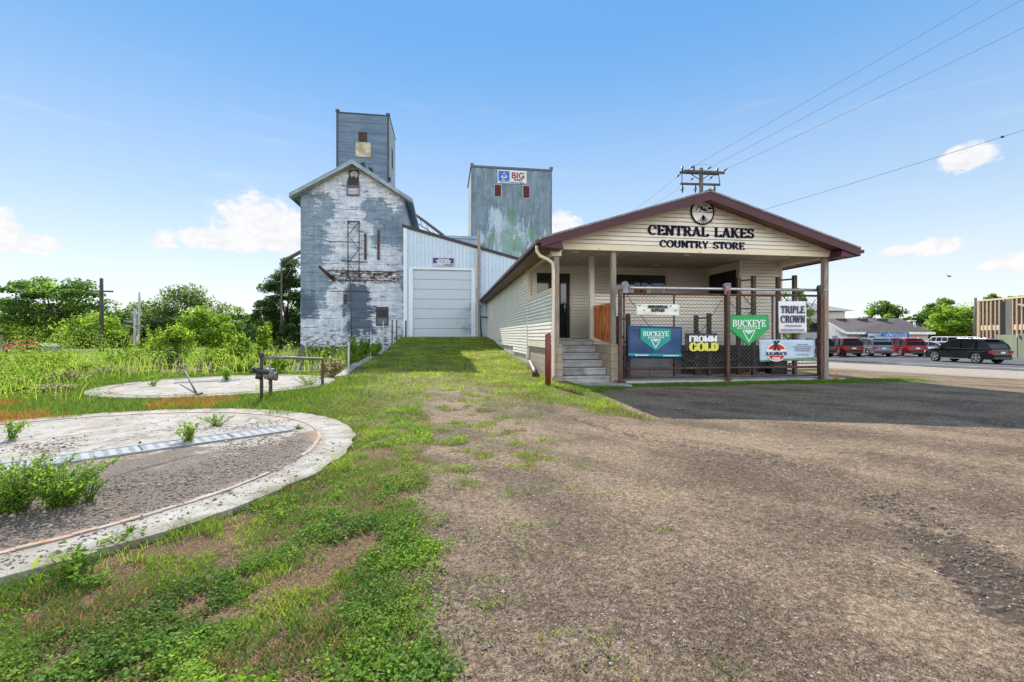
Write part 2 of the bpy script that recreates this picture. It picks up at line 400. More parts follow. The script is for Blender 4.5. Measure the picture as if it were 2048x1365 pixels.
# ------------------------------------------------------------------ concrete bin pads
def pad_material(name, cx, cy, r, green=False):
    m, t, b = newmat(name); c = t.coord(); x, y, z = t.xyz(c)
    rr = (x*x+y*y).sqrt()
    n0 = t.noise(c, .55, 5, .6); n1 = t.noise(c, 2.2, 6, .65); n2 = t.noise(c, 14, 4, .6); n3 = t.noise(c, 70, 3, .7)
    base = t.mix(n1.ss(.3, .7), (.30, .28, .245), (.43, .41, .375)); base = t.mix(n2.ss(.55, .75)*.4, base, (.28, .24, .20)); base = t.mulc(base, n3*.4+.8)
    # the dark crushed stone lies over the sunward half; bare concrete towards the grating
    gm = ((y*-1.0+x*.55+.2)*.28+(n0-.5)*2.6+(n1-.5)*1.6+(n2-.5)*.8+.0).ss(.0, .4)*(rr.ss(r-.25, r-.62))
    if name == 'pad_far': gm = gm*.0
    stone = t.mix(n3.ss(.3, .7), (.085, .065, .052), (.235, .195, .165))
    stone = t.mix(n2.ss(.58, .75)*.6, stone, (.36, .33, .30))
    sp = t.voro(c, 40, out='Color').ss(.74, .84)*n1.ss(.44, .6)
    base = t.mix(sp*.55, base, (.20, .17, .15)); dd = t.noise(c, 3.4, 7, .72, .5); base = t.mix(dd.ss(.48, .64)*.85, base, (.21, .175, .14)); base = t.mix(t.noise(c, 1.2, 6, .7, .8).ss(.50, .58)*.45, base, (.25, .23, .19)); base = t.mix(rr.ss(r-.3, r+.02)*dd.ss(.42, .55)*.6, base, (.15, .14, .08))
    base = t.mix(gm, base, stone)
    rust = ((rr-(r-.47)).abs().ss(.13, .02)*n1.ss(.5, .66)*n2.ss(.4, .55)*.85).max(t.noise(c, 1.6, 4, .6, .4).ss(.66, .72)*.6)
    base = t.mix(rust, base, (.42, .17, .055))
    crack = t.voro(t.comb(x+(n1-.5)*.7+(n2-.5)*.12, y+(n1-.5)*.7+(n2-.5)*.12, 0), .42, 'DISTANCE_TO_EDGE').ss(.009, .0)*n1.ss(.35, .5)
    ringl = (rr-(r-.42)).abs().ss(.018, .006)*n2.ss(.35, .5)
    base = t.mix((crack*.8).max(ringl*.85), base, (.06, .045, .035))
    setc(t, b, base); b.inputs['Roughness'].default_value = .9; b.inputs['Specular IOR Level'].default_value = .2
    bump(t, b, n3*(gm*1.4+.3)+n2*.5+sp, .6, .015)
    return m
def pad(c, label, mname, top, thick, grating):
    cx, cy, r = c; th = thing('concrete_pad', (cx, cy, top-thick), label, 'foundation pad')
    n = 150; mb = MB(); rg = random.Random(3)
    ring = [(cx+math.cos(2*math.pi*k/n)*r*(1+.009*rg.uniform(-1, 1)), cy+math.sin(2*math.pi*k/n)*r*(1+.009*rg.uniform(-1, 1))) for k in range(n)]
    mb.prism(ring, 'z', top-thick, top)
    o = mb.build('slab', pad_material(mname, cx, cy, r), th)
    o.data.transform(Matrix.Translation((0, 0, 0)))
    rm = MB()      # raised broken rim
    for k in range(n):
        if (vnoise(k*.13, 3.3, 1.0, 5)) < .45 and k % 40 > 22: continue
        a0, a1 = 2*math.pi*k/n, 2*math.pi*(k+1)/n; r0, r1 = r*.868+rg.uniform(-.008, .008), r*.882+rg.uniform(-.008, .008)
        q = [(cx+math.cos(a)*q_, cy+math.sin(a)*q_) for a, q_ in ((a0, r0), (a0, r1), (a1, r1), (a1, r0))]
        rm.prism(q, 'z', top-.02, top+.007+rg.uniform(0, .006))
    rm.build('rim', mat('rim_concrete', (.36, .31, .27), .9, .25, 6, .4, dirt=(.35, .15, .06), dirt_sc=3), th)
    if grating:
        gm_ = MB(); steel = mat('galvanised_grating', (.37, .385, .40), .95, .12, 8, .1, metal=.0, spec=.05)
        a, bb = grating; a = Vector((*a, top+.006)); bb = Vector((*bb, top+.006)); d = (bb-a).normalized(); nrm = Vector((-d.y, d.x, 0)); L = (bb-a).length; w = .36
        k = 0; s = 0
        while s < L:
            e = min(s+.9, L); 
            gm_.bar(a+d*(s+.012)+nrm*0, a+d*(e-.012), w, .012+.004*(k % 2)); s = e; k += 1
        gm_.bar(a+nrm*.2, bb+nrm*.2, .03, .03); gm_.bar(a-nrm*.2, bb-nrm*.2, .03, .03, 1)
        s = .05
        while s < L:
            for q in np.linspace(-.14, .14, 6): gm_.bar(a+d*s+nrm*q+Vector((0, 0, .0105)), a+d*(s+.05)+nrm*q+Vector((0, 0, .0105)), .008, .002, 1)
            s += .11
        gm_.build('grating', [steel, mat('slot_dark', (.24, .25, .27), .8)], th)
    return th
pad(PAD1, 'round bare concrete bin pad with crushed stone and a metal grating strip, nearest the camera', 'pad_near', 0.0, .22, (gpt(-260, 975), gpt(575, 858)))
pad(PAD2, 'round pale concrete bin pad among tall weeds behind the nearer pad', 'pad_far', 0.03, .30, (gpt(350, 768), gpt(480, 762)))
# ------------------------------------------------------------------ lettering: strokes with a broad pen and slab serifs
def arc(cx, cy, rx, ry, a0, a1, n=9): return [(cx+rx*math.cos(R(a0+(a1-a0)*k/n)), cy+ry*math.sin(R(a0+(a1-a0)*k/n))) for k in range(n+1)]
GL = {  # width, strokes, serif points (x, y, half width)
 'C': (.80, [arc(.43, .5, .36, .46, 52, 308, 16), [(.66, .86), (.70, .66)]], []),
 'E': (.72, [[(.18, 0), (.18, 1)], [(.18, .96), (.62, .96)], [(.18, .5), (.48, .5)], [(.18, .04), (.64, .04)], [(.62, .98), (.63, .78)], [(.65, .02), (.66, .24)], [(.48, .6), (.48, .4)]], [(.14, 0, .14), (.14, 1, .14)]),
 'N': (.88, [[(.16, 0), (.16, 1)], [(.16, 1), (.70, 0)], [(.70, 0), (.70, 1)]], [(.16, 0, .15), (.12, 1, .14), (.72, 1, .15)]),
 'T': (.78, [[(.38, 0), (.38, 1)], [(.04, .96), (.72, .96)], [(.05, .98), (.04, .76)], [(.71, .98), (.72, .76)]], [(.38, 0, .17)]),
 'R': (.84, [[(.18, 0), (.18, 1)], [(.18, .95)]+arc(.42, .72, .20, .23, 90, -90, 9)+[(.18, .49)], [(.42, .5), (.72, 0)]], [(.18, 0, .16), (.14, 1, .12), (.75, 0, .10)]),
 'A': (.84, [[(.10, 0), (.40, 1)], [(.40, 1), (.70, 0)], [(.2, .33), (.6, .33)]], [(.10, 0, .13), (.70, 0, .15)]),
 'L': (.72, [[(.18, 0), (.18, 1)], [(.18, .04), (.62, .04)], [(.63, .02), (.65, .28)]], [(.15, 0, .14), (.18, 1, .16)]),
 'K': (.86, [[(.18, 0), (.18, 1)], [(.2, .42), (.66, 1)], [(.34, .58), (.72, 0)]], [(.18, 0, .16), (.18, 1, .16), (.68, 1, .13), (.74, 0, .13)]),
 'S': (.68, [arc(.34, .73, .22, .23, 40, 250, 11)+arc(.34, .27, .24, .23, 70, -140, 11), [(.53, .92), (.56, .72)], [(.10, .08), (.07, .30)]], []),
 'O': (.86, [arc(.42, .5, .35, .46, 0, 360, 22)], []),
 'U': (.86, [[(.16, 1), (.16, .34)]+arc(.42, .34, .26, .30, 180, 360, 10)+[(.68, .34), (.68, 1)]], [(.16, 1, .15), (.68, 1, .13)]),
 'Y': (.82, [[(.10, 1), (.40, .48)], [(.70, 1), (.40, .48)], [(.40, .5), (.40, 0)]], [(.10, 1, .14), (.70, 1, .13), (.40, 0, .16)]),
 'B': (.80, [[(.18, 0), (.18, 1)], [(.18, .95)]+arc(.42, .74, .18, .21, 90, -90, 8)+[(.18, .53)], [(.18, .52)]+arc(.44, .28, .21, .24, 90, -90, 8)+[(.18, .04)]], [(.14, 0, .12), (.14, 1, .12)]),
 'I': (.40, [[(.2, 0), (.2, 1)]], [(.2, 0, .17), (.2, 1, .17)]),
 'P': (.76, [[(.18, 0), (.18, 1)], [(.18, .95)]+arc(.42, .71, .20, .24, 90, -90, 9)+[(.18, .47)]], [(.18, 0, .16), (.14, 1, .12)]),
 'W': (1.14, [[(.10, 1), (.30, 0)], [(.30, 0), (.53, .95)], [(.53, .95), (.76, 0)], [(.76, 0), (.98, 1)]], [(.10, 1, .14), (.54, 1, .12), (.98, 1, .14)]),
 'H': (.90, [[(.18, 0), (.18, 1)], [(.70, 0), (.70, 1)], [(.18, .5), (.70, .5)]], [(.18, 0, .15), (.18, 1, .15), (.70, 0, .15), (.70, 1, .15)]),
 'M': (1.04, [[(.14, 0), (.14, 1)], [(.14, 1), (.50, .1)], [(.50, .1), (.86, 1)], [(.86, 0), (.86, 1)]], [(.14, 0, .14), (.10, 1, .12), (.86, 0, .15), (.90, 1, .12)]),
 'G': (.86, [arc(.43, .5, .36, .46, 52, 320, 16), [(.70, .06), (.70, .44)], [(.66, .86), (.70, .66)]], [(.68, .44, .15)]),
 'D': (.84, [[(.18, 0), (.18, 1)], [(.18, .95)]+arc(.36, .5, .34, .45, 90, -90, 12)+[(.18, .05)]], [(.14, 0, .12), (.14, 1, .12)]),
 'F': (.70, [[(.18, 0), (.18, 1)], [(.18, .96), (.60, .96)], [(.18, .5), (.48, .5)], [(.60, .98), (.62, .76)]], [(.18, 0, .16), (.14, 1, .12)]),
 ' ': (.50, [], []),
}
def letters(mb, text, cx, z0, h, y, thick=.22, thin=.085, xs=1.0, gap=.04, depth=.02, serif=.07, mi=0, slant=0.0, wob=0):
    """adds text centred on cx, baseline z0, on the plane Y = y facing the camera (-Y)"""
    tw = sum(GL[c][0]+gap for c in text)-gap; x = -tw/2; k = 0
    def P(u, v): return (cx+(u+slant*v)*h*xs, z0+v*h)
    def poly(pts):
        nonlocal k
        e = .00045*(k % 9); k += 1
        mb.prism([P(*p) for p in pts], 'y', y-depth-e, y, mi)
    for ch in text:
        w, strokes, ser = GL[ch]
        for st in strokes:
            L = []
            for i, p in enumerate(st):
                a = st[max(i-1, 0)]; b = st[min(i+1, len(st)-1)]
                if st[0] == st[-1] and i in (0, len(st)-1): a, b = st[-2], st[1]
                dx, dy = b[0]-a[0], b[1]-a[1]; l = math.hypot(dx, dy) or 1; dx /= l; dy /= l
                t = thin+(thick-thin)*abs(dy)**1.3
                if dy*dx > .15 and len(st) == 2: t = thin*1.35+(t-thin)*.35
                L.append(((p[0]-dy*t/2, p[1]+dx*t/2), (p[0]+dy*t/2, p[1]-dx*t/2)))
            for i in range(len(L)-1):
                q = [L[i][0], L[i][1], L[i+1][1], L[i+1][0]]
                poly([(x+a, b) for a, b in q])
        for sx, sy, hw in ser:
            yy = sy+(serif/2 if sy < .5 else -serif/2)
            poly([(x+sx-hw, yy-serif/2), (x+sx+hw, yy-serif/2), (x+sx+hw, yy+serif/2), (x+sx-hw, yy+serif/2)])
        x += w+gap
def font_text(name, text, m, parent, cx, z0, h, y, xs=1.0, depth=.002, off=0.0, shear=0.0, align='CENTER', rot=0.0):
    cu = bpy.data.curves.new('t', 'FONT'); cu.body = text; cu.size = h*1.38; cu.extrude = depth; cu.offset = off; cu.shear = shear; cu.align_x = align; cu.resolution_u = 3
    to = bpy.data.objects.new('t', cu); COL.objects.link(to); bpy.context.view_layer.update()
    me = bpy.data.meshes.new_from_object(to); bpy.data.objects.remove(to); bpy.data.curves.remove(cu)
    me.transform(Matrix.Translation((cx, y, z0)) @ Matrix.Rotation(rot, 4, 'Y') @ Matrix.Rotation(R(90), 4, 'X') @ Matrix.Diagonal((xs, 1, 1, 1)))
    off_ = Vector((0, 0, 0)); o = parent
    while o is not None: off_ += o.location; o = o.parent
    me.transform(Matrix.Translation(-off_)); me.materials.clear(); me.materials.append(m)
    ob = bpy.data.objects.new(name, me); COL.objects.link(ob); ob.parent = parent; return ob

# ------------------------------------------------------------------ materials of the store
vinyl = mat('vinyl_siding', (.76, .73, .645), .55, .07, 1.5, .05, dirt=(.60, .565, .48), dirt_sc=.8, dirt_amt=.35)
vinyl_d = mat('vinyl_trim', (.70, .65, .54), .55, .08, 2, .05)
cream = mat('cream_trim', (.74, .66, .50), .5, .08, 2, .05, dirt=(.5, .4, .28), dirt_sc=2, dirt_amt=.3)
maroon = mat('maroon_fascia', (.07, .024, .036), .5, .12, 2, .03, spec=.3)
soffit_br = mat('brown_soffit', (.20, .10, .06), .6, .15, 4)
ceil_m = mat('porch_ceiling', (.52, .47, .39), .6, .1, 2)
old_wood = mat('weathered_post', (.28, .25, .22), .85, .3, 3, .5, dirt=(.45, .23, .09), dirt_sc=2.0, dirt_amt=.5, stretch=(6, 6, 1))
cedar = mat('orange_cedar', (.60, .19, .045), .75, .35, 4, .4, dirt=(.16, .06, .03), dirt_sc=3, dirt_amt=.6, stretch=(9, 9, .7))
conc = mat('step_concrete', (.37, .37, .37), .85, .2, 3, .3, dirt=(.2, .19, .18), dirt_sc=2.2, dirt_amt=.5)
slabm = mat('slab_concrete', (.42, .41, .40), .85, .15, 3, .2)
dark_in = mat('dark_interior', (.012, .012, .014), .6, .1)
glass = mat('dark_glass', (.012, .016, .018), .06, .1, bp=0, spec=.8)
brown_st = mat('brown_steel', (.075, .035, .03), .5, .35, 6, .3, dirt=(.16, .07, .04), dirt_sc=5, dirt_amt=.5)
dark_st = mat('dark_steel', (.03, .028, .028), .55, .3, 5, .2, dirt=(.12, .05, .03), dirt_sc=4, dirt_amt=.4)
galv = mat('galvanised_pipe', (.55, .54, .55), .35, .12, 6, .05, metal=.7)
red_paint = mat('red_bollard_paint', (.20, .035, .022), .55, .25, 3, .1, dirt=(.10, .03, .02), dirt_sc=4)
def block_material():
    m, t, b = newmat('concrete_block'); c = t.coord(); x, y, z = t.xyz(c)
    br = t.node('ShaderNodeTexBrick'); t.t.links.new(t.comb(x+y, z, 0), br.inputs['Vector'])
    br.inputs['Scale'].default_value = 1.0; br.inputs['Brick Width'].default_value = .40; br.inputs['Row Height'].default_value = .20; br.inputs['Mortar Size'].default_value = .010
    br.inputs['Color1'].default_value = (.38, .31, .23, 1); br.inputs['Color2'].default_value = (.30, .245, .185, 1); br.inputs['Mortar'].default_value = (.2, .18, .155, 1)
    n = t.noise(c, 5, 6, .65); n2 = t.noise(c, 50, 2)
    cc = t.mix(n.ss(.5, .75)*.7, br.outputs['Color'], (.17, .15, .12)); cc = t.mulc(cc, n2*.5+.75)
    setc(t, b, cc); b.inputs['Roughness'].default_value = .92
    bump(t, b, V(t.t, br.outputs['Fac'])*-1.0+n2*.4, .6, .012); return m
block = block_material()
grey_block = mat('grey_block', (.26, .26, .27), .9, .2, 2, .3)

def siding(mb, p0, d, L, nrm, z0, z1, clip=None, e=.11, mi=0):
    """lapped boards on a vertical wall: p0 (x,y), d unit direction, nrm outward; clip(z) -> (s0, s1)"""
    z = z0
    while z < z1-1e-4:
        zt = min(z+e, z1)
        a0, a1 = clip(z) if clip else (0, L); b0, b1 = clip(zt) if clip else (0, L)
        if a1 > a0+.02:
            if b1 < b0: b0 = b1 = (b0+b1)/2
            o0, o1 = .055, .045; zg_ = z+.021; a0, a1 = a0, a1
            def P(s, off, zz): return (p0[0]+d[0]*s+nrm[0]*off, p0[1]+d[1]*s+nrm[1]*off, zz)
            vs = [P(a0, o0, zg_), P(a1, o0, zg_), P(b1, o1, zt), P(b0, o1, zt), P(a0, 0, zg_), P(a1, 0, zg_), P(b1, 0, zt), P(b0, 0, zt)]
            fs = [(0, 1, 2, 3), (0, 4, 5, 1), (3, 2, 6, 7)]
            if (d[0]*nrm[1]-d[1]*nrm[0]) > 0: fs = [f[::-1] for f in fs]
            mb.add(vs, fs, mi)
        z = zt
    return mb
SX0, SX1, SY0, SYB, SY1 = 2.93, 11.25, 11.8, 15.7, 30.9     # store: left wall, right wall, gable plane, porch back wall, rear
FZ, CZ, WZ = 1.2, 3.80, 3.62                                # porch floor, ceiling, beam bottom
RX = (SX0+SX1)/2; OH = .50; RSL = .305; APZ = 5.20          # ridge x, eave overhang, roof slope, ridge height
def roofz(x): return APZ-RSL*abs(x-RX)
store = thing('country_store', (RX, 20, 0), 'cream sided country store with maroon trimmed gable roof and open front porch', 'store')
# body
w = MB()
w.box(SX0+.03, SX0+.13, SYB, SY1, .1, WZ+.15); siding(w, (SX0, SYB+.06), (0, 1), 3.3, (-1, 0), .62, WZ); siding(w, (SX0, SYB+3.36), (0, 1), 4.0, (-1, 0), .84, WZ); siding(w, (SX0, SYB+7.36), (0, 1), SY1-SYB-7.36, (-1, 0), 1.06, WZ)
w.box(SX1-.13, SX1-.03, SYB-2.0, SY1, 0, WZ+.15); w.box(SX0+.13, SX1-.13, SY1-.12, SY1-.02, 0, 4.2)
w.build('side_wall', vinyl, store)
w = MB(); w.box(SX0+.02, SX0+.12, SYB+.02, SY1, -.2, .08); w.box(SX0-.0, SX0+.03, SYB, SYB+3.36, .25, .62); w.box(SX0, SX0+.03, SYB+3.36, SY1, .3, .84)
w.box(SX0+.02, SX1-.02, SYB-2.05, SYB, -.1, .05)
w.build('foundation', mat('painted_foundation', (.40, .38, .34), .85, .2, 2, .2, dirt=(.2, .18, .15)), store)
w = MB(); siding(w, (SX0+.13, SYB), (1, 0), 9.8-SX0-.13, (0, -1), FZ, CZ); w.box(SX0+.13, 9.8, SYB+.001, SYB+.1, FZ-.3, CZ+.2); w.build('porch_back_wall', vinyl, store)
# projecting room at the right of the porch
w = MB(); siding(w, (9.78, 13.75), (1, 0), SX1-9.78, (0, -1), .3, CZ); w.box(9.79, SX1-.03, 13.753, 13.85, .0, CZ+.1); w.box(9.79, 9.88, 13.85, SYB, .0, CZ+.1); w.build('room_wall', vinyl, store)
w = MB(); w.box(9.765, 9.785, 14.0, 15.55, FZ, 3.55); d_ = w.build('side_door', dark_in, store)
for q_ in ((9.70, 9.80, 13.685, 13.82, FZ-.9, CZ), (SX1-.08, SX1+.02, 13.68, 13.80, 0, CZ), (9.72, 9.80, SYB-.1, SYB-.01, FZ, CZ), (SX0-.068, SX0+.07, SYB-.05, SYB+.06, .5, WZ)):
    w = MB(); w.box(*q_); w.build('corner_trim', vinyl_d, store)
# porch floor, ceiling, lights
w = MB(); w.box(SX0+.05, 9.8, 13.62, SYB, FZ-.14, FZ); w.box(9.8, SX1-.1, 13.86, SYB+.2, FZ-.14, FZ-.001); w.build('porch_floor', conc, store)
w = MB()
x = SX0-.02
while x < SX1: w.box(x+.012, min(x+.294, SX1), SY0+.06, SYB, CZ, CZ+.02); x += .306
w.box(SX0, SX1, SY0+.06, SYB, CZ+.03, CZ+.05); w.build('porch_ceiling', ceil_m, store)
lit = mat('light_lens', (.8, .78, .72), .4, .02)
for px, py in ((1152, 503), (1374, 510), (1311, 531), (1571, 516)):
    D = (CZ-CAMZ)*FPX/(HOR-py); X, Y = pd(px, D); w = MB(); w.disc((X, Y, CZ-.012), .10, 'z', .02, 20); w.build('ceiling_light', lit, store)
# front half wall and left half wall of the porch
w = MB(); siding(w, (4.62, 13.60), (1, 0), 9.75-4.62, (0, -1), 1.1, 2.55); w.box(4.60, 9.72, 13.603, 13.68, 1.0, 2.55); w.build('front_parapet', vinyl, store)
w = MB(); w.box(4.55, 9.72, 13.525, 13.70, 2.551, 2.60); w.box(SX0-.072, SX0+.12, SY0+.18, SYB-.06, 2.551, 2.60); w.box(SX0-.05, SX0+.02, SY0+.2, SYB-.06, .95, 1.14); w.build('parapet_cap', cream, store)
w = MB(); siding(w, (SX0, SY0+.2), (0, 1), SYB-SY0-.25, (-1, 0), 1.15, 2.55); w.box(SX0+.003, SX0+.10, SY0+.2, SYB-.05, 1.1, 2.55); w.build('side_parapet', vinyl, store)
w = MB(); w.box(SX0+.012, SX0+.25, SY0+.3, SYB+.1, -.3, .95); w.box(2.84, 3.12, 11.72, 12.0, -.2, 1.06); w.box(4.48, 4.80, 11.72, 12.02, -.2, 1.06); w.box(4.48, 4.68, 12.02, 13.60, -.2, 1.05)
w.box(2.94, 3.08, 12.0, 12.1, -.2, 1.05)
w.build('block_wall', block, store, .008)
w = MB(); w.box(4.68, 9.8, 13.64, 13.74, -.05, 1.1); w.box(9.8, SX1-.04, 13.76, 13.84, -.05, .3); w.build('lower_wall', grey_block, store)
# steps
for k in range(6):
    w = MB(); y0 = 11.80+.30*k; w.box(3.09+.0*k, 4.475, y0, 13.62 if k == 5 else y0+.32, .2*k+.012, .2*(k+1)-.05); w.box(3.085, 4.477, y0-.03, 13.62 if k == 5 else y0+.33, .2*(k+1)-.05, .2*(k+1)); w.build('step', conc, store, .012)
# posts
w = MB(); w.box(2.90, 3.04, 11.78, 11.92, 1.06, WZ); w.build('porch_post', old_wood, store)
w = MB(); w.box(4.52, 4.65, 11.80, 11.93, 1.06, WZ); w.build('porch_post', old_wood, store)
w = MB(); w.box(11.10, 11.24, 11.80, 11.94, 0, WZ); w.build('porch_post', old_wood, store)
w = MB(); w.box(4.47, 4.61, 13.50, 13.64, FZ-.05, CZ-.02); w.build('inner_post', mat('white_post', (.66, .63, .55), .6, .08), store)
w = MB(); w.box(2.83, 3.09, 11.74, 11.98, WZ-.18, WZ-.001); w.build('post_cap', cream, store)
# storefront door and window
fr = MB()
def opening(px0, px1, z0, z1, Y, parts, nm='window'):
    xa, xb = pxy(px0, Y)[0], pxy(px1, Y)[0]
    f = MB(); t_ = .05
    f.box(xa-t_, xb+t_, Y-.05, Y, z1, z1+t_); f.box(xa-t_, xb+t_, Y-.05, Y, z0-t_, z0); f.box(xa-t_, xa, Y-.05, Y, z0, z1); f.box(xb, xb+t_, Y-.05, Y, z0, z1)
    fo = f.build(nm, vinyl_d, store); g = MB(); g.box(xa, xb, Y-.035, Y-.026, z0, z1); g.build('pane', glass, fo)
    s = MB()
    for q in parts: s.box(xa+(xb-xa)*q-.025, xa+(xb-xa)*q+.025, Y-.06, Y-.037, z0, z1)
    if parts: s.build('mullion', dark_in, fo)
    return fo, xa, xb
SYO = SYB-.03
opening(1073, 1103, 1.9, 3.53, SYO, ())
fo, xa, xb = opening(1108, 1139, FZ+.02, 3.53, SYO, (), 'front_door')
s = MB(); s.box(xa+.02, xa+.12, SYO-.075, SYO-.037, FZ+.03, 3.5); s.box(xb-.12, xb-.02, SYO-.075, SYO-.037, FZ+.03, 3.5); s.box(xa+.12, xb-.12, SYO-.075, SYO-.037, 3.28, 3.4); s.build('door_frame', dark_in, fo)
s = MB(); s.tube([(xb-.2, SYB-.13, 2.15), (xb-.2, SYB-.13, 2.5)], .015); s.build('handle', galv, fo)
fo, xa, xb = opening(1231, 1330, 2.25, 3.53, SYO, (.5,))
for px0, px1, py0, py1, c_, nm in ((1269, 1294, 566, 576, (.25, .45, .7), 'notice'), (1303, 1327, 567, 577, (.35, .5, .75), 'notice'), (1269, 1293, 578, 589, (.45, .17, .05), 'notice'), (1303, 1326, 580, 592, (.65, .62, .6), 'notice')):
    a_, za = pp(px0, py0, SYB-.07); b_, zb = pp(px1, py1, SYB-.07); s = MB(); s.box(a_, b_, SYO-.055, SYO-.045, za, zb); s.build(nm, mat('notice_%d' % int(px0+py0), c_, .5), fo)
s = MB(); s.box(SX0-.072, SX0-.005, 28.3, 28.34, 2.1, 2.9); s.box(SX0-.072, SX0-.005, 27.5, 27.54, 2.1, 2.9); s.box(SX0-.072, SX0-.005, 27.5, 28.34, 2.9, 2.94); s.box(SX0-.072, SX0-.005, 27.5, 28.34, 2.06, 2.1)
wf = s.build('window', vinyl_d, store); s = MB(); s.box(SX0-.066, SX0-.060, 27.54, 28.3, 2.1, 2.9); s.build('pane', vinyl, wf)
# gable wall and beams
w = MB(); gz0, gz1 = WZ+.16, roofz(RX)-.14
def gclip(z):
    h = (gz1-z)/RSL; return (max(0, RX-h-SX0), min(SX1-SX0, RX+h-SX0))
siding(w, (SX0, SY0-.02), (1, 0), SX1-SX0, (0, -1), gz0, gz1, gclip, .115)
w.prism([(SX0, WZ+.02), (SX1, WZ+.02), (SX1, roofz(SX1)-.14), (RX, gz1), (SX0, roofz(SX0)-.14)], 'y', SY0-.018, SY0+.05)
w.build('gable', vinyl, store)
w = MB(); w.box(SX0-.02, SX1+.02, SY0-.09, SY0-.019, WZ, WZ+.16); w.box(SX0, SX0+.14, SY0+.05, SYB, WZ, CZ+.1); w.box(SX1-.14, SX1, SY0+.05, 13.75, WZ, CZ+.1)
rk = .09
for sgn in (-1, 1):
    xe = RX+sgn*(RX-SX0); w.prism([(xe, roofz(xe)-.14), (RX, gz1), (RX, gz1-rk), (xe, roofz(xe)-.14-rk)][::(1 if sgn < 0 else -1)], 'y', SY0-.083, SY0-.044+.02)
w.build('beam', cream, store)
# roof
yF = 11.25
w = MB()
for sgn in (-1, 1):
    xe = RX+sgn*(RX-SX0+OH)
    w.prism([(RX, roofz(RX)), (xe, roofz(xe)), (xe, roofz(xe)+.05), (RX, roofz(RX)+.05)][::(-1 if sgn < 0 else 1)], 'y', yF-.02, SY1+.1)
def shingle_mat(name, c1):
    m, t, b = newmat(name); c = t.coord(); x, y, z = t.xyz(c)
    br = t.node('ShaderNodeTexBrick'); t.t.links.new(t.comb(y, x, 0), br.inputs['Vector'])
    br.inputs['Brick Width'].default_value = .3; br.inputs['Row Height'].default_value = .14; br.inputs['Mortar Size'].default_value = .008; br.inputs['Scale'].default_value = 1
    br.inputs['Color1'].default_value = (*c1, 1); br.inputs['Color2'].default_value = tuple(q*.7 for q in c1)+(1,); br.inputs['Mortar'].default_value = tuple(q*.35 for q in c1)+(1,)
    n = t.noise(c, 2, 5, .6); setc(t, b, t.mulc(br.outputs['Color'], n*.8+.6)); b.inputs['Roughness'].default_value = .9; return m
shing = shingle_mat('store_shingles', (.28, .25, .25))
roof = w.build('roof', shing, store)
w = MB()      # fascia boards along the rakes and the eaves
for sgn in (-1, 1):
    xe = RX+sgn*(RX-SX0+OH)
    w.prism([(RX, roofz(RX)-.005), (xe, roofz(xe)-.005), (xe, roofz(xe)-.20), (RX, roofz(RX)-.22)][::(-1 if sgn < 0 else 1)], 'y', yF, yF+.04)
    w.box(xe-.015, xe+.015, yF+.045, SY1+.05, roofz(xe)-.19, roofz(xe)-.008)
    w.prism([(xe, roofz(xe)-.2), (xe, roofz(xe)-.03), (xe-sgn*.5, roofz(xe)+.1), (xe-sgn*.60, roofz(xe)-.22)][::(-1 if sgn > 0 else 1)], 'y', yF+.045, SY0-.06)
w.build('fascia', maroon, roof)
w = MB()
for sgn in (-1, 1):
    xe = RX+sgn*(RX-SX0+OH); xw = RX+sgn*(RX-SX0)
    w.prism([(RX, roofz(RX)-.12), (xe-sgn*.02, roofz(xe)-.12), (xe-sgn*.02, roofz(xe)-.10), (RX, roofz(RX)-.10)][::(-1 if sgn < 0 else 1)], 'y', yF+.045, SY0-.03)
    w.box(min(xe-sgn*.02, xw), max(xe-sgn*.02, xw), SY0-.05, SY1, roofz(xe)-.15, roofz(xe)-.13)
w.build('soffit', soffit_br, roof)
w = MB(); w.box(SX0-OH-.12, SX0-OH-.016, yF, SY1+.05, roofz(SX0-OH)-.11, roofz(SX0-OH)-.02); w.box(SX1+OH+.016, SX1+OH+.12, yF, SY1+.05, roofz(SX0-OH)-.11, roofz(SX0-OH)-.02); w.build('gutter', maroon, roof)
w = MB(); w.prism([(RX-.14, roofz(RX)+.02), (RX+.14, roofz(RX)+.02), (RX, roofz(RX)+.085)], 'y', yF-.02, SY1+.1); w.build('ridge_cap', shing, roof)
w = MB()
ez = roofz(SX0-OH)-.12; w.tube([(SX0-OH-.06, 11.5, ez), (SX0-OH-.06, 11.52, ez-.14), (SX0-OH+.02, 11.55, ez-.26), (SX0-.25, 11.62, ez-.34), (SX0-.10, 11.68, ez-.42), (SX0-.075, 11.7, ez-.6), (SX0-.07, 11.7, .25), (SX0-.2, 11.6, .1)], .045, 10)
w.build('downspout', cream, store)
# lettering and round emblem
navy = mat('navy_letters', (.006, .007, .03), .7, .1, bp=0, spec=.1)
w = MB(); cxl = pp(1400, 470, SY0-.06)[0]; zl = pp(1400, 478, SY0-.06)[1]
xa, za = pp(1294, 471, SY0); xb, zb = pp(1504, 478.5, SY0); h1 = .27
def fit(text, xa, xb, h, gap=.04): return (xb-xa)/(h*(sum(GL[c][0]+gap for c in text)-gap))
def words(parent, text, xa, xb, z, h, y, th_, tn_, depth, serif, m_):
    xs_ = fit(text, xa, xb, h); x_ = xa; a_, b_ = text.split(' ')
    wa = (sum(GL[c][0]+.04 for c in a_)-.04)*h*xs_; wb = (sum(GL[c][0]+.04 for c in b_)-.04)*h*xs_
    for t_, cx_ in ((a_, xa+wa/2), (b_, xb-wb/2)):
        w = MB(); letters(w, t_, cx_, z, h, y, th_, tn_, xs_, .04, depth, serif); w.build('lettering', m_, parent)
words(store, 'CENTRAL LAKES', xa, xb, (za+zb)/2, h1, SY0-.078, .24, .085, .015, .09, navy)
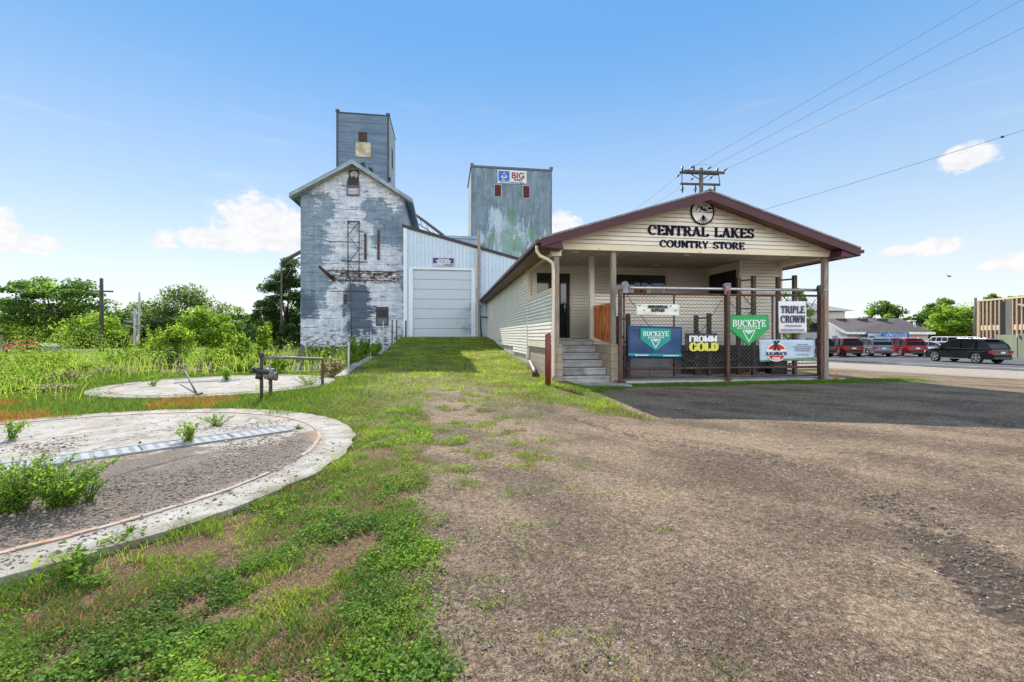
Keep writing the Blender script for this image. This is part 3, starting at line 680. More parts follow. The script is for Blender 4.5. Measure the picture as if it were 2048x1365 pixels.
xa, za = pp(1317, 496, SY0); xb, zb = pp(1485, 501, SY0); h2 = .21; w = MB()
words(store, 'COUNTRY STORE', xa, xb, (za+zb)/2-.005, h2, SY0-.078, .24, .09, .015, .09, navy)
ex, ez_ = pp(1401, 427, SY0); er = .345; w = MB(); w.disc((ex, SY0-.087, ez_), er, 'y', .03, 40); em = w.build('emblem', mat('emblem_cream', (.88, .87, .83), .5, .05), store)
w = MB(); n = 40; yy = SY0-.115
for k in range(n):
    a0, a1 = 2*math.pi*k/n, 2*math.pi*(k+1)/n
    w.prism([(ex+math.cos(a)*q, ez_+math.sin(a)*q) for a, q in ((a0, er-.028), (a0, er+.008), (a1, er+.008), (a1, er-.028))], 'y', yy, yy+.03)
def E(pts, e=0): w.prism([(ex+a*er, ez_+b*er) for a, b in pts], 'y', yy+.008-e, yy+.012)
E([(-.95, -.01), (.95, -.01), (.95, .02), (-.95, .02)])
E([(-.62, .12), (-.56, .12), (-.30, .44), (-.36, .50)], .001); E([(-.36, .56), (-.28, .52), (.05, .28), (.45, .2), (.42, .12), (.1, .1), (-.12, .22)], .002)
E([(-.12, .50), (-.05, .52), (.02, .36), (-.06, .3)], .003); E([(.15, .36), (.22, .36), (.25, .2), (.15, .2)], .003); E([(.02, .66), (.08, .68), (.36, .52), (.34, .5)], .002)
E([(.42, .3), (.62, .46), (.86, .32), (.6, .26)], .001); E([(-.2, .02), (-.14, .02), (-.16, .26), (-.22, .2)], .003); E([(.25, .02), (.30, .02), (.3, .16), (.25, .16)], .003)
E([(.1, .0), (.92, .02), (.92, .07), (.4, .06)], .004)
for k in range(8):
    a = -.62+.19*k; 
    cv = [(.02+(.12+a*.10)*t_+a*.9*t_*t_, -.06-.88*t_*(1-.42*a*a)) for t_ in np.linspace(.12+.05*abs(k-3), 1, 6)]
    for i in range(5): E([(cv[i][0]-.012-.035*i/5, cv[i][1]), (cv[i][0]+.012+.035*i/5, cv[i][1]), (cv[i+1][0]+.02+.035*i/5, cv[i+1][1]), (cv[i+1][0]-.02-.035*i/5, cv[i+1][1])], .0003*(i % 2))
w.build('emblem_drawing', navy, em)
# bollard, slab, pad, railing as separate things
w = MB(); X, D = pxy(1096, 10.9); zg = float(terr(X, 10.9)); w.tube([(X, 10.9, zg-.1), (X, 10.9, 1.33), (X, 10.9, 1.36)], [.075, .075, .05], 14)
one(w, 'bollard', red_paint, 'tall dark red pipe bollard standing in the grass by the porch corner', 'bollard')
w = MB(); w.box(2.95, 4.75, 10.95, 11.715, -.1, .035); tag(w.build('step_landing', conc), 'small concrete landing at the foot of the porch steps', kind='structure')
w = MB(); w.box(4.82, 11.5, 11.5, 13.62, -.15, .075); tag(w.build('display_slab', slabm), 'concrete slab under the porch gable', kind='structure')
rail = thing('picket_railing', (4.55, 12.7, 1.1), 'orange stained wooden picket railing beside the porch steps', 'railing')
w = MB(); n = 13
for k in range(n):
    f = k/(n-1); y_ = 11.96+f*(13.48-11.96); w.box(4.60-.01, 4.615, y_-.030, y_+.030, 1.06+.18*f, 2.22+.02*f)
w.build('picket_panel', cedar, rail)
w = MB(); w.bar((4.63, 11.94, 2.10), (4.63, 13.5, 2.12), .05, .09); w.bar((4.63, 11.94, 1.3), (4.63, 13.5, 1.42), .05, .09); w.build('rail', cedar, rail)
# drain pipe end lying at the foundation
w = MB(); w.tube([(2.78, 14.6, .42), (2.68, 13.4, .24), (2.60, 12.8, .16)], .09, 12); w.tube([(2.60, 12.8, .16), (2.59, 12.77, .155)], [.10, .10], 12)
one(w, 'drain_pipe', dark_st, 'black corrugated drain pipe lying along the block foundation', 'drain pipe')
# ------------------------------------------------------------------ rolling gate, posts and banners under the gable
GY = 11.62
gate = thing('rolling_gate', (7.85, GY, .1), 'long chain link rolling gate with a silver top rail across the porch front', 'gate')
gx0, gx1 = pp(1246, 600, GY)[0], pp(1646, 600, GY)[0]; gz = 2.60
w = MB(); w.tube([(gx0-.06, GY-.03, gz), (gx1+.10, GY-.03, gz+.02)], .042, 12); w.build('top_rail', galv, gate)
w = MB(); w.tube([(gx0, GY, gz-.16), (gx1, GY, gz-.14)], .03, 8)
zb1, zb2 = .40, .16
for z_ in (zb1, zb2): w.tube([(gx0, GY, z_), (gx1, GY, z_)], .03, 8)
for px in (1248, 1348, 1450, 1545, 1636):
    X = pp(px, 600, GY)[0]; w.tube([(X, GY, zb2), (X, GY, gz-.16)], .026, 8)
for px in (1300, 1400, 1500, 1590):
    X = pp(px, 600, GY)[0]; w.tube([(X, GY, zb2), (X, GY, zb1)], .015, 6)
w.build('gate_frame', brown_st, gate)
w = MB()
for pa, pb in (((1250, 585), (1300, 655)), ((1300, 655), (1348, 735)), ((1445, 600), (1410, 655)), ((1410, 655), (1348, 735)), ((1458, 600), (1500, 655)), ((1500, 655), (1545, 735)), ((1632, 600), (1590, 665)), ((1590, 665), (1545, 735))):
    a_, za = pp(*pa, GY); b_, zb = pp(*pb, GY); w.tube([(a_, GY+.02, za), (b_, GY+.02, zb)], .009, 5)
w.build('brace_rod', dark_st, gate)
w = MB(); H_ = (gz-.16)-zb1; L_ = gx1-gx0; pitch = .115; r_ = .0036
def wire(x0, z0, x1, z1, yy):
    d = math.hypot(x1-x0, z1-z0)
    if d < .03: return
    nx, nz = -(z1-z0)/d*r_, (x1-x0)/d*r_
    w.add([(x0-nx, yy, z0-nz), (x1-nx, yy, z1-nz), (x1+nx, yy, z1+nz), (x0+nx, yy, z0+nz), (x0, yy-r_*1.4, z0), (x1, yy-r_*1.4, z1)], [(0, 1, 5, 4), (4, 5, 2, 3), (3, 2, 1, 0)])
k = -int(H_/pitch)-1
while k*pitch < L_:
    for sg in (0, 1):
        xa_ = k*pitch; xb_ = xa_+H_; za_, zb_ = (0, H_)
        if xa_ < 0: za_ = -xa_; xa_ = 0
        if xb_ > L_: zb_ = H_-(xb_-L_); xb_ = L_
        if xb_ > xa_:
            if sg == 0: wire(gx0+xa_, zb1+za_, gx0+xb_, zb1+zb_, GY)
            else: wire(gx0+xa_, zb1+H_-za_, gx0+xb_, zb1+H_-zb_, GY+.012)
    k += 1
w.build('chain_link', mat('fence_wire', (.24, .24, .24), .5, .1, bp=0, metal=.4), gate)
posts = []
for px, nm, lab in ((1240, 'gate_post', 'rusty gate post with a grey roller cap, nearest the porch steps'), (1455, 'gate_post', 'rusty gate post with pink and blue roller cap at the middle of the gate'), (1641, 'gate_post', 'brown steel gate post beside the wooden corner post')):
    X = pp(px, 600, GY-.12)[0]; t_ = thing('gate_post', (X, GY-.12, 0), lab, 'gate post', 'posts carrying the rolling gate')
    w = MB(); w.box(X-.045, X+.045, GY-.18, GY-.09, .05, gz-.05); w.box(X-.12, X+.12, GY-.22, GY+.02, .08, .095); w.build('post', brown_st, t_, .006)
    w = MB(); X2 = X+(.14 if px == 1240 else 0.0); w.box(X2-.075, X2+.075, GY-.15, GY-.07, gz-.16, gz+.06); w.disc((X2, GY-.11, gz+.07), .095, 'y', .09, 20)
    w.build('roller_housing', mat('roller_%d' % px, {1240: (.30, .27, .28), 1455: (.40, .22, .22), 1641: (.05, .045, .045)}[px], .6, .3, 5), t_, .01)
    if px == 1455:
        w = MB(); w.tube([(X2-.17, GY-.17, gz+.09), (X2-.10, GY-.17, gz+.135), (X2+.06, GY-.17, gz+.14)], .025, 8); w.build('cap', mat('faded_blue', (.22, .24, .42), .6), t_)
# banners (each hangs on the gate: a thing of its own)
bw = mat('banner_white', (.78, .80, .80), .55, .06, 2, .02); bteal = mat('banner_teal', (.0, .30, .26), .5, .08, 2, .02)
white_ink = mat('white_ink', (.82, .84, .84), .5, .02, bp=0); black_ink = mat('black_ink', (.012, .012, .015), .5, .02, bp=0); navy_ink = mat('navy_ink', (.02, .025, .10), .5, .02, bp=0)
green_b = mat('banner_green', (.0, .36, .09), .45, .06, 2, .02); blue_b = mat('banner_blue', (.008, .055, .17), .45, .2, 2, .25, stretch=(1, 1, .3)); red_ink = mat('red_ink', (.55, .012, .015), .5, .05, bp=0)
YB = GY-.075
def banner_mesh(corners, m, name, label, th=.012, Y=YB, nx=18, nz=10, amp=.019, outline=None):
    """a slightly rippled sheet between four pixel corners (tl, tr, br, bl)"""
    P = [Vector((pp(*c, Y)[0], Y, pp(*c, Y)[1])) for c in corners]
    t_ = thing(name, ((P[0].x+P[1].x)/2, Y, min(P[2].z, P[3].z)), label, 'banner')
    w = MB(); vs = []
    for sd in (0, 1):
        for j in range(nz+1):
            for i in range(nx+1):
                u, v = i/nx, j/nz; p = P[0].lerp(P[1], u).lerp(P[3].lerp(P[2], u), v)
                p.y += amp*(math.sin(u*11+v*4)*.45+math.sin(v*9-u*5)*.35)+sd*th; vs.append(p)
    fs = []; q = (nx+1)*(nz+1)
    for j in range(nz):
        for i in range(nx):
            a = j*(nx+1)+i; fs.append((a, a+nx+1, a+nx+2, a+1)); fs.append((q+a, q+a+1, q+a+nx+2, q+a+nx+1))
    for i in range(nx): fs.append((i, i+1, q+i+1, q+i)); a = nz*(nx+1)+i; fs.append((a+1, a, q+a, q+a+1))
    for j in range(nz): a = j*(nx+1); fs.append((a+nx+1, a, q+a, q+a+nx+1)); a += nx; fs.append((a, a+nx+1, q+a+nx+1, q+a))
    w.add(vs, fs, 0, True); w.build('sheet', m, t_); return t_
def ppl(pts, Y): return [pp(a, b, Y) for a, b in pts]
YT = YB-.022
def shape(mb, pts, e=0.0, Y=YT, mi=0): mb.prism(ppl(pts, Y), 'y', Y-.002-e, Y+.004, mi)
def shield(pts_outer, tri, title, ty, th_, sub, parent, m_shield, ink2, bdr):
    w = MB(); shape(w, pts_outer, 0, YT if bdr else YT); w.build('shield', m_shield, parent)
    w = MB(); a, b, c = tri
    for p, q in ((a, b), (b, c), (c, a)):
        (x0, z0), (x1, z1) = pp(*p, YT), pp(*q, YT); w.bar((x0, YT-.004, z0), (x1, YT-.004, z1), .004, .022)
    w.build('triangle', white_ink, parent)
    w = MB(); cxp = ((a[0]+b[0])/2, a[1]+(c[1]-a[1])*.34)
    shape(w, [(a[0]+3, a[1]+1.5), (b[0]-3, b[1]+1.5), cxp], .0035); w.build('facet', mat('pale_facet', (.6, .78, .74), .5, .05, bp=0), parent)
    w = MB(); shape(w, [(a[0]+2, a[1]+4), cxp, (c[0], c[1]-3)], .0035); w.build('facet', ink2, parent)
    (xa, zt), (xb, zbm) = pp(*title[0], YT), pp(*title[1], YT); w = MB(); h = zt-zbm
    letters(w, 'BUCKEYE', (xa+xb)/2, zbm, h, YT-.003, .20, .07, fit('BUCKEYE', xa, xb, h), .04, .004, .08); w.build('lettering', white_ink, parent)
    (xa, zt), (xb, zbm) = pp(*sub[0], YT), pp(*sub[1], YT); w = MB(); h = zt-zbm
    letters(w, 'NUTRITION', (xa+xb)/2, zbm, h, YT-.003, .20, .10, fit('NUTRITION', xa, xb, h, .25), .25, .004, .08); w.build('lettering', white_ink, parent)
b1 = banner_mesh([(1257, 652), (1364, 654), (1363, 718), (1256, 717)], blue_b, 'banner', 'dark blue banner with a teal shield, low on the gate near the steps')
shield([(1281, 657), (1342, 658), (1341, 681), (1311, 702), (1281, 680)], ((1302, 679), (1321, 679), (1311, 696)), ((1286, 663), (1337, 673)), None, None, ((1296, 674), (1328, 677)), b1, bteal, bteal, True)
w = MB(); shape(w, [(1257, 707), (1363.5, 709), (1363.5, 713.5), (1257, 712)], -.001); w.build('stripe', bteal, b1)
X_, Z_ = pp(1284, 711, YT); font_text('lettering', '@buckeyenutrition', white_ink, b1, X_, Z_-.01, .035, YT-.004, off=.002)
X_, Z_ = pp(1342, 712, YT); font_text('lettering', 'BuckeyeNutrition.com', white_ink, b1, X_, Z_-.01, .035, YT-.004, off=.002)
b2 = banner_mesh([(1273, 608), (1359, 609), (1359, 632), (1273, 630)], mat('banner_pale_yellow', (.80, .80, .55), .55, .12, 1.2, .02, dirt=(.8, .82, .8), dirt_sc=.9, dirt_amt=.9), 'banner', 'narrow white and yellow beekeeping banner above the dark blue banner')
X_, Z_ = pp(1316, 616.5, YT); font_text('lettering', 'BEEKEEPING', black_ink, b2, X_, Z_, .075, YT-.003, off=.006, xs=1.0)
X_, Z_ = pp(1316, 623, YT); font_text('lettering', 'SUPPLIES', black_ink, b2, X_, Z_-.01, .075, YT-.003, off=.006, xs=.95)
for px, py in ((1279, 611.5), (1288, 621), (1341, 613), (1351, 622)):
    X_, Z_ = pp(px, py, YT); w = MB(); w.ball((X_, YT-.003, Z_), .018, 8, 5, sq=(1.4, .2, .7)); w.ball((X_+.02, YT-.003, Z_+.02), .014, 8, 5, sq=(.6, .2, 1)); w.build('bee', black_ink, b2)
b3 = banner_mesh([(1457, 631), (1537, 630), (1538, 659), (1457, 659)], green_b, 'banner', 'bright green shield shaped banner right of the middle gate post', nz=4, amp=.003)
w = MB(); P_ = ppl([(1457, 658.8), (1538, 658.8), (1497, 692)], YB); w.prism(P_, 'y', YB-.001, YB+.012); w.build('sheet_point', green_b, b3)
shield([(1459, 633), (1535, 632), (1535.5, 659), (1497, 689.5), (1459, 659)], ((1485, 661), (1510, 661), (1498, 684)), ((1465, 640), (1531, 654)), None, None, ((1474, 655), (1520, 658.5)), b3, green_b, green_b, False)
b4 = banner_mesh([(1557, 603), (1612, 603), (1614, 667), (1558, 667)], bw, 'sign_board', 'white upright board with dark blue serif words at the right end of the gate', amp=.002)
b4['category'] = 'sign'
def title(parent, text, a, b, m, thick=.24, thin=.09, nm='lettering'):
    (xa, zt), (xb, zbm) = pp(*a, YT), pp(*b, YT); w = MB(); h = zt-zbm
    letters(w, text, (xa+xb)/2, zbm, h, YT-.003, thick, thin, fit(text, xa, xb, h), .04, .004, .08); w.build(nm, m, parent)
title(b4, 'TRIPLE', (1562, 612), (1609, 627), navy_ink); title(b4, 'CROWN', (1562, 631), (1610, 646), navy_ink)
grey_ink = mat('grey_ink', (.28, .30, .42), .5, .02, bp=0)
title(b4, 'PREMIUM', (1570, 650), (1603, 654), grey_ink); title(b4, 'NUTRITION', (1563, 658), (1608, 662.5), grey_ink)
b5 = banner_mesh([(1519, 680), (1630, 680), (1630, 719), (1520, 724)], mat('banner_sky', (.48, .62, .74), .5, .12, 1.0, .03), 'banner', 'pale blue banner with a red and black oval badge, low right on the gate')
w = MB(); ex_, ez2 = pp(1553, 705, YT); n = 32
def ell(rx, rz, a0=0, a1=360): return [(ex_+rx*math.cos(R(a0+(a1-a0)*k/n)), ez2+rz*math.sin(R(a0+(a1-a0)*k/n))) for k in range(n+1 if a1-a0 < 360 else n)]
w.prism(ell(.315, .262), 'y', YT-.003, YT+.002); w.build('badge', white_ink, b5)
w = MB(); w.prism(ell(.285, .235, 20, 160), 'y', YT-.006, YT-.0035); w.prism(ell(.285, .235, 205, 335), 'y', YT-.006, YT-.0035); w.build('badge_red', red_ink, b5)
w = MB(); w.prism(ell(.16, .10, 25, 155), 'y', YT-.008, YT-.0065); w.build('badge_pink', mat('pink_ink', (.8, .35, .35), .5, .02, bp=0), b5)
w = MB(); xq, zq = pp(1520, 723, YT); xr, zr = pp(1629.5, 718, YT); w.prism([(xq, zq+.005), (xr, zr+.005), (xr, zr+.05), (xq, zq+.03)], 'y', YT-.001, YT+.002); w.build('green_strip', mat('grass_strip_print', (.10, .25, .12), .5, .3, bp=0), b5)
YT2 = YT-.006
(xa, zt), (xb, zbm) = pp(1546, 682, YT2), pp(1559, 701, YT2); w = MB(); letters(w, 'K', (xa+xb)/2+.02, zbm, zt-zbm, YT2-.003, .30, .14, fit('K', xa, xb, zt-zbm), .04, .004, .10); w.build('lettering', black_ink, b5)
(xa, zt), (xb, zbm) = pp(1533, 704, YT2), pp(1573, 711, YT2); w = MB(); letters(w, 'KALMBACH', (xa+xb)/2, zbm, zt-zbm, YT2-.003, .30, .14, fit('KALMBACH', xa, xb, zt-zbm), .04, .004, .10); w.build('lettering', navy_ink, b5)
(xa, zt), (xb, zbm) = pp(1545, 715, YT2), pp(1560, 720, YT2); w = MB(); letters(w, 'FEEDS', (xa+xb)/2, zbm, zt-zbm, YT2-.003, .28, .14, fit('FEEDS', xa, xb, zt-zbm), .04, .004, .10); w.build('lettering', white_ink, b5)
for k, s_ in enumerate(('FAMILY OWNED', 'WITH ALL NATURAL FEEDS', 'MADE BY THE FARMERS', 'OF OUR REGION SINCE')):
    X_, Z_ = pp(1606, 690.5+4.0*k, YT); font_text('lettering', s_, grey_ink, b5, X_, Z_, .034, YT-.003, off=.002)
X_, Z_ = pp(1606, 711, YT); font_text('signature', 'Paul Kalmbach', grey_ink, b5, X_, Z_, .05, YT-.003, shear=.5)
b6 = banner_mesh([(1370, 667), (1434, 667), (1434, 703), (1371, 704)], mat('banner_black', (.02, .022, .03), .5, .2, 2, .1), 'banner', 'black banner with white and yellow block letters left of the middle gate post')
(xa, zt), (xb, zbm) = pp(1378, 672, YT), pp(1434, 684, YT); w = MB(); letters(w, 'FROMM', (xa+xb)/2, zbm, zt-zbm, YT-.003, .32, .12, fit('FROMM', xa, xb, zt-zbm), .04, .004, .06); w.build('lettering', white_ink, b6)
(xa, zt), (xb, zbm) = pp(1380, 686, YT), pp(1436, 702, YT); w = MB(); letters(w, 'GOLD', (xa+xb)/2, zbm, zt-zbm, YT-.003, .40, .14, fit('GOLD', xa, xb, zt-zbm), .04, .004, .06); w.build('lettering', mat('yellow_ink', (.72, .68, .10), .5, .05, bp=0), b6)
# steel rack uprights behind the gate
for px0, px1, ptop, rs, lab in ((1236, 1256, 633, .13, 'low dark rack upright just right of the steps'), (1392, 1418, 631, .13, 'low dark rack upright behind the black banner'), (1477, 1507, 556, .13, 'tall rusty rack upright behind the green shield banner'), (1556, 1589, 555, .15, 'tall rusty rack upright at the right behind the white board')):
    Yr = 13.0 if px0 != 1236 else 12.7; xa, za = pp(px0, ptop, Yr); xb, zb = pp(px1, ptop, Yr-.25)
    t_ = thing('rack_upright', ((xa+xb)/2, Yr, .075), lab, 'rack upright', 'steel rack uprights behind the gate')
    w = MB(); w.box(xa-.055, xa+.055, Yr-.05, Yr+.05, .08, za); w.build('post', brown_st if ptop < 600 else dark_st, t_); w = MB(); w.box(xb-.055, xb+.055, Yr-.30, Yr-.20, .08, zb+.06); zz = .3
    while zz < zb: w.box(xb-.014, xb+.014, Yr-.306, Yr-.299, zz, zz+.035, 1); zz += .09
    w.build('post', [brown_st if ptop < 600 else dark_st, dark_in], t_)
    w = MB(); zz = .35; s_ = 0
    while zz+.6 < za:
        w.bar((xa, Yr, zz), (xb, Yr-.25, zz), .03, .04); w.bar((xa, Yr, zz), (xb, Yr-.25, zz+.6), .03, .03) if s_ % 2 == 0 else w.bar((xb, Yr-.25, zz), (xa, Yr, zz+.6), .03, .03); zz += .6; s_ += 1
    w.bar((xa, Yr, za-.1), (xb, Yr-.25, za-.08), .04, .05); w.build('brace', dark_st, t_)
# stack of dark mesh panels and long beams lying behind the gate
w = MB(); Yp = 13.15; xa, za = pp(1372, 694, Yp); xb, zb = pp(1592, 694, Yp)
for z_ in (.93, .86): w.box(xa-.2, xb+.25, Yp-.12, Yp+.08, z_, z_+.055)
w.box(xa-.1, xb+.1, Yp-.2, Yp+.1, .50, .56)
one(w, 'steel_beam', dark_st, 'dark steel beams laid across the racks behind the gate', 'steel beams')
w = MB(); xa, za = pp(1365, 700, 13.3); xb, zb = pp(1560, 700, 13.3); w.box(xa, xb, 13.28, 13.36, .12, 1.0)
k = 0
while xa+k*.12 < xb: w.bar((xa+k*.12, 13.26, .14), (min(xa+k*.12+.5, xb), 13.26, .14+min(.8, (xb-xa-k*.12)*1.6)), .012, .012); k += 1
one(w, 'mesh_panel', dark_st, 'stack of dark wire panels leaning on the low wall behind the gate', 'wire panels')
X_ = pp(1562, 745, 13.0)[0]; w = MB(); w.box(X_-.35, X_+.15, 12.9, 13.3, .08, .62)
one(w, 'crate', dark_in, 'dark crate on the slab at the right end behind the gate', 'crate', None, .02)
# farm gate seen through the chain link at the right
w = MB(); xa = pp(1568, 700, 13.6)[0]; xb = pp(1640, 700, 13.6)[0]
for z_ in (.12, .35, .58, .81): w.tube([(xa, 13.9, z_), (xb+.3, 13.9, z_)], .02, 6)
w.bar((xa, 13.9, .12), (xb+.3, 13.9, .81), .03, .03); w.tube([(xa, 13.9, .0), (xa, 13.9, .85)], .025, 6); w.tube([(xb+.3, 13.9, .0), (xb+.3, 13.9, .85)], .025, 6)
one(w, 'farm_gate', dark_st, 'low dark tubular farm gate leaning beyond the right end of the slab', 'farm gate')
w = MB(); X_, Y_ = gpt(1673, 762); w.add([(X_-.12, Y_, .02), (X_+.14, Y_+.05, .03), (X_+.1, Y_+.08, .22), (X_-.04, Y_-.1, .16), (X_, Y_+.16, .05)], [(0, 1, 2), (0, 3, 1), (1, 3, 2), (0, 2, 3), (0, 4, 2), (1, 2, 4)])
one(w, 'marker_cone', mat('orange_plastic', (.75, .28, .02), .45, .1), 'small orange piece of plastic lying in the grass by the corner post', 'plastic scrap')

# ------------------------------------------------------------------ grain elevator with tower
def elevator_material():
    m, t, b = newmat('peeling_elevator'); c = t.coord(); x, y, z = t.xyz(c)     # origin at the wall's lower middle
    n0 = t.noise(t.scale(c, (1, 1, 1)), .55, 6, .62, .3); n1 = t.noise(t.scale(c, (1, 1, 1.6)), 1.6, 7, .68, .4); nh = t.noise(t.scale(c, (.55, 1, 3.4)), 1.5, 7, .72, .5); n3 = t.noise(c, 16, 4, .65)
    nv = t.noise(t.scale(c, (3, 1, .35)), 1.2, 5, .6); nh2 = t.noise(t.scale(c, (.7, 1, 4.5)), 4.2, 6, .7, .6); ns = t.noise(t.scale(c, (5, 1, 1.1)), 3.0, 5, .65)
    blue = t.mix(n1.ss(.3, .7), (.115, .175, .24), (.22, .31, .40))
    blue = t.mix((nh*.6+nv*.4).ss(.47, .62)*.6, blue, (.30, .38, .46)); blue = t.mix(nh.ss(.42, .34)*.6, blue, (.06, .085, .13))
    white = t.mix(n1.ss(.35, .65), (.40, .46, .55), (.66, .71, .79))
    def bx(x0, x1, z0, z1, s=.5, k=1.0):
        jx = x+(n0-.5)*2.6*k+(nh-.5)*1.5*k; jz = z+(n1-.5)*2.2*k
        return jx.ss(x0-s, x0+s)*jx.ss(x1+s, x1-s)*jz.ss(z0-s, z0+s)*jz.ss(z1+s, z1-s)
    # the white coat fills the middle, bare metal the left strip, the upper right and a tongue below
    wm = bx(-1.75, 3.3, .3, 12.6, .25)
    wm = wm.max(bx(-3.6, 3.4, .5, 3.4, .4)).max(bx(-2.6, 2.0, 9.4, 13.4, .4))
    bare = bx(.9, 3.6, 7.6, 10.2, .3).max(bx(.6, 2.2, 9.0, 10.6, .3)).max(bx(-.55, 1.25, 1.4, 4.9, .3)).max(bx(-3.6, -2.3, 2.4, 4.6, .3)).max(bx(-2.3, -1.3, 9.2, 11.0, .4)).max(bx(-1.6, .2, 5.0, 5.8, .1)*.6)
    tongue = bx(-.5, 1.3, 1.0, 5.0, .35).max(bx(-3.6, -2.4, 2.2, 4.4, .3)*.7).max(bx(1.2, 3.4, 8.2, 9.6, .4)*.5); blue = t.mix((tongue+(nh-.5)*.8+(ns-.5)*.5).ss(.3, .7)*.8, blue, (.045, .065, .105))
    wm = wm*(1.0-bare)
    wm = (wm*.62+.14+(nh-.5)*2.6+(nh2-.5)*1.1+(ns-.5)*.8+(nv-.5)*.9).ss(.34, .62)
    cc = t.mix(wm, blue, white); cc = t.mix(wm*(1.0-wm)*3.0*ns.ss(.45, .6), cc, (.05, .07, .11))
    # torn edges of the sheets show dark, in courses
    row = ((z+(n0-.5)*.18)*(1/.62)).fract(); line = (row-.5).abs().ss(.445, .49)*(x*.0+1.0)
    cc = t.mix(line*nh.ss(.46, .62)*.9, cc, (.022, .026, .035))
    cc = t.mix(ns.ss(.54, .66)*n0.ss(.42, .6)*.7, cc, (.06, .085, .13)); cc = t.mix(nh2.ss(.56, .66)*n1.ss(.40, .58)*.9, cc, (.05, .07, .115))
    cc = t.mix((x*(1/1.1)+.35).fract()._m('SUBTRACT', .5).abs().ss(.485, .499)*n1.ss(.4, .6)*.6, cc, (.04, .05, .07))
    rust = bx(-1.1, 3.2, 4.95, 5.75, .12, .35)*t.noise(t.scale(c, (1, 1, 3)), 3.5, 5, .7).ss(.44, .56)
    cc = t.mix(rust, cc, (.10, .045, .028)); cc = t.mix(rust*n3.ss(.5, .62), cc, (.03, .016, .012))
    fl = z.ss(2.3, .5)*t.noise(t.scale(c, (1, 1, 2)), 2.6, 6, .7).ss(.49, .55)*.93
    cc = t.mix(fl, cc, (.025, .032, .07))
    cc = t.mulc(cc, n3*.35+.82)
    setc(t, b, cc); b.inputs['Roughness'].default_value = .6; b.inputs['Specular IOR Level'].default_value = .35
    bump(t, b, wm*.6+(1.0-line)*.8+n3*.5+nh*.4, .55, .03); return m
def lapped_metal(name, c0, c1, rowh=.75, patches=None):
    m, t, b = newmat(name); c = t.coord(); x, y, z = t.xyz(c)
    n1 = t.noise(t.scale(c, (.6, .6, 2.5)), 1.1, 6, .65, .3); n2 = t.noise(c, 9, 4, .6)
    cc = t.mix(n1.ss(.3, .72), c0, c1)
    row = ((z+(n1-.5)*.1)*(1/rowh)).fract(); line = (row-.5).abs().ss(.455, .495)
    cc = t.mix(line*n1.ss(.3, .55)*.6, cc, tuple(q*.35 for q in c0))
    col = ((x+y)*(1/1.25)).fract(); cc = t.mix((col-.5).abs().ss(.48, .498)*.3, cc, tuple(q*.5 for q in c0))
    cc = t.mix(n1.ss(.66, .74)*n2.ss(.45, .6)*.6, cc, (.5, .55, .6))
    setc(t, b, cc); b.inputs['Roughness'].default_value = .55; b.inputs['Metallic'].default_value = .15
    bump(t, b, (1.0-line)*.8+n2*.3+n1*.6, .4, .03); return m
el_m = elevator_material(); tow_m = lapped_metal('tower_sheet', (.075, .125, .185), (.13, .20, .28)); side_m = lapped_metal('side_sheet', (.30, .32, .34), (.46, .47, .48), .9)
roof_m = lapped_metal('metal_roof', (.24, .33, .40), (.38, .47, .54), .6)
EX0, EX1, EY0, EY1 = -9.6, -2.76, 32.0, 43.0; ERX = (EX0+EX1)/2; EZ, EAP = 10.75, 12.85; esl = (EAP-EZ)/(ERX-EX0)
ele = thing('grain_elevator', (ERX, EY0, 0), 'tall old grain elevator with peeling white paint, gable roof and a square blue tower', 'grain elevator')
w = MB(); w.prism([(EX0, .55), (EX1, .55), (EX1, EZ), (ERX, EAP), (EX0, EZ)], 'y', EY0, EY0+.2); w.build('front_wall', el_m, ele)
w = MB(); w.box(EX0+.002, EX0+.2, EY0+.2, EY1, .55, EZ-.05); w.box(EX1-.2, EX1-.002, EY0+.2, EY1, .55, EZ-.05); w.prism([(EX0+.2, .55), (EX1-.2, .55), (EX1-.2, EZ-.1), (ERX, EAP-.1), (EX0+.2, EZ-.1)], 'y', EY1-.2, EY1-.01); w.build('side_wall', side_m, ele)
w = MB(); w.box(EX0-.08, EX1+.0, EY0-.08, EY1, -.6, .55); w.build('foundation', mat('stone_foundation', (.16, .155, .15), .95, .4, 2, .8, dirt=(.03, .03, .035), dirt_sc=2, dirt_amt=.7), ele)
w = MB(); oe = .55
for sg in (-1, 1):
    xe = ERX+sg*(ERX-EX0+oe); f = lambda X: EAP+.22-esl*abs(X-ERX)
    w.prism([(ERX, f(ERX)), (xe, f(xe)), (xe, f(xe)+.05), (ERX, f(ERX)+.05)][::(-1 if sg < 0 else 1)], 'y', EY0-.6, EY1+.4)
rf = w.build('roof', roof_m, ele)
w = MB()
for sg in (-1, 1):
    xe = ERX+sg*(ERX-EX0+oe)
    w.prism([(ERX, f(ERX)-.003), (xe, f(xe)-.003), (xe, f(xe)-.2), (ERX, f(ERX)-.22)][::(-1 if sg < 0 else 1)], 'y', EY0-.58, EY0-.52)
    w.box(xe-.03, xe+.03, EY0-.5, EY1+.35, f(xe)-.2, f(xe)-.006)
w.build('rake_board', mat('rake_blue', (.25, .35, .42), .6, .2, 2), rf)
w = MB()
for sg in (-1, 1):
    xe = ERX+sg*(ERX-EX0+oe)
    w.prism([(ERX, f(ERX)-.2), (xe, f(xe)-.2), (xe, f(xe)-.23), (ERX, f(ERX)-.23)][::(1 if sg < 0 else -1)], 'y', EY0-.5, EY0-.005)
w.build('soffit_board', mat('old_cream_wood', (.40, .36, .28), .9, .3, 3, .3), rf)
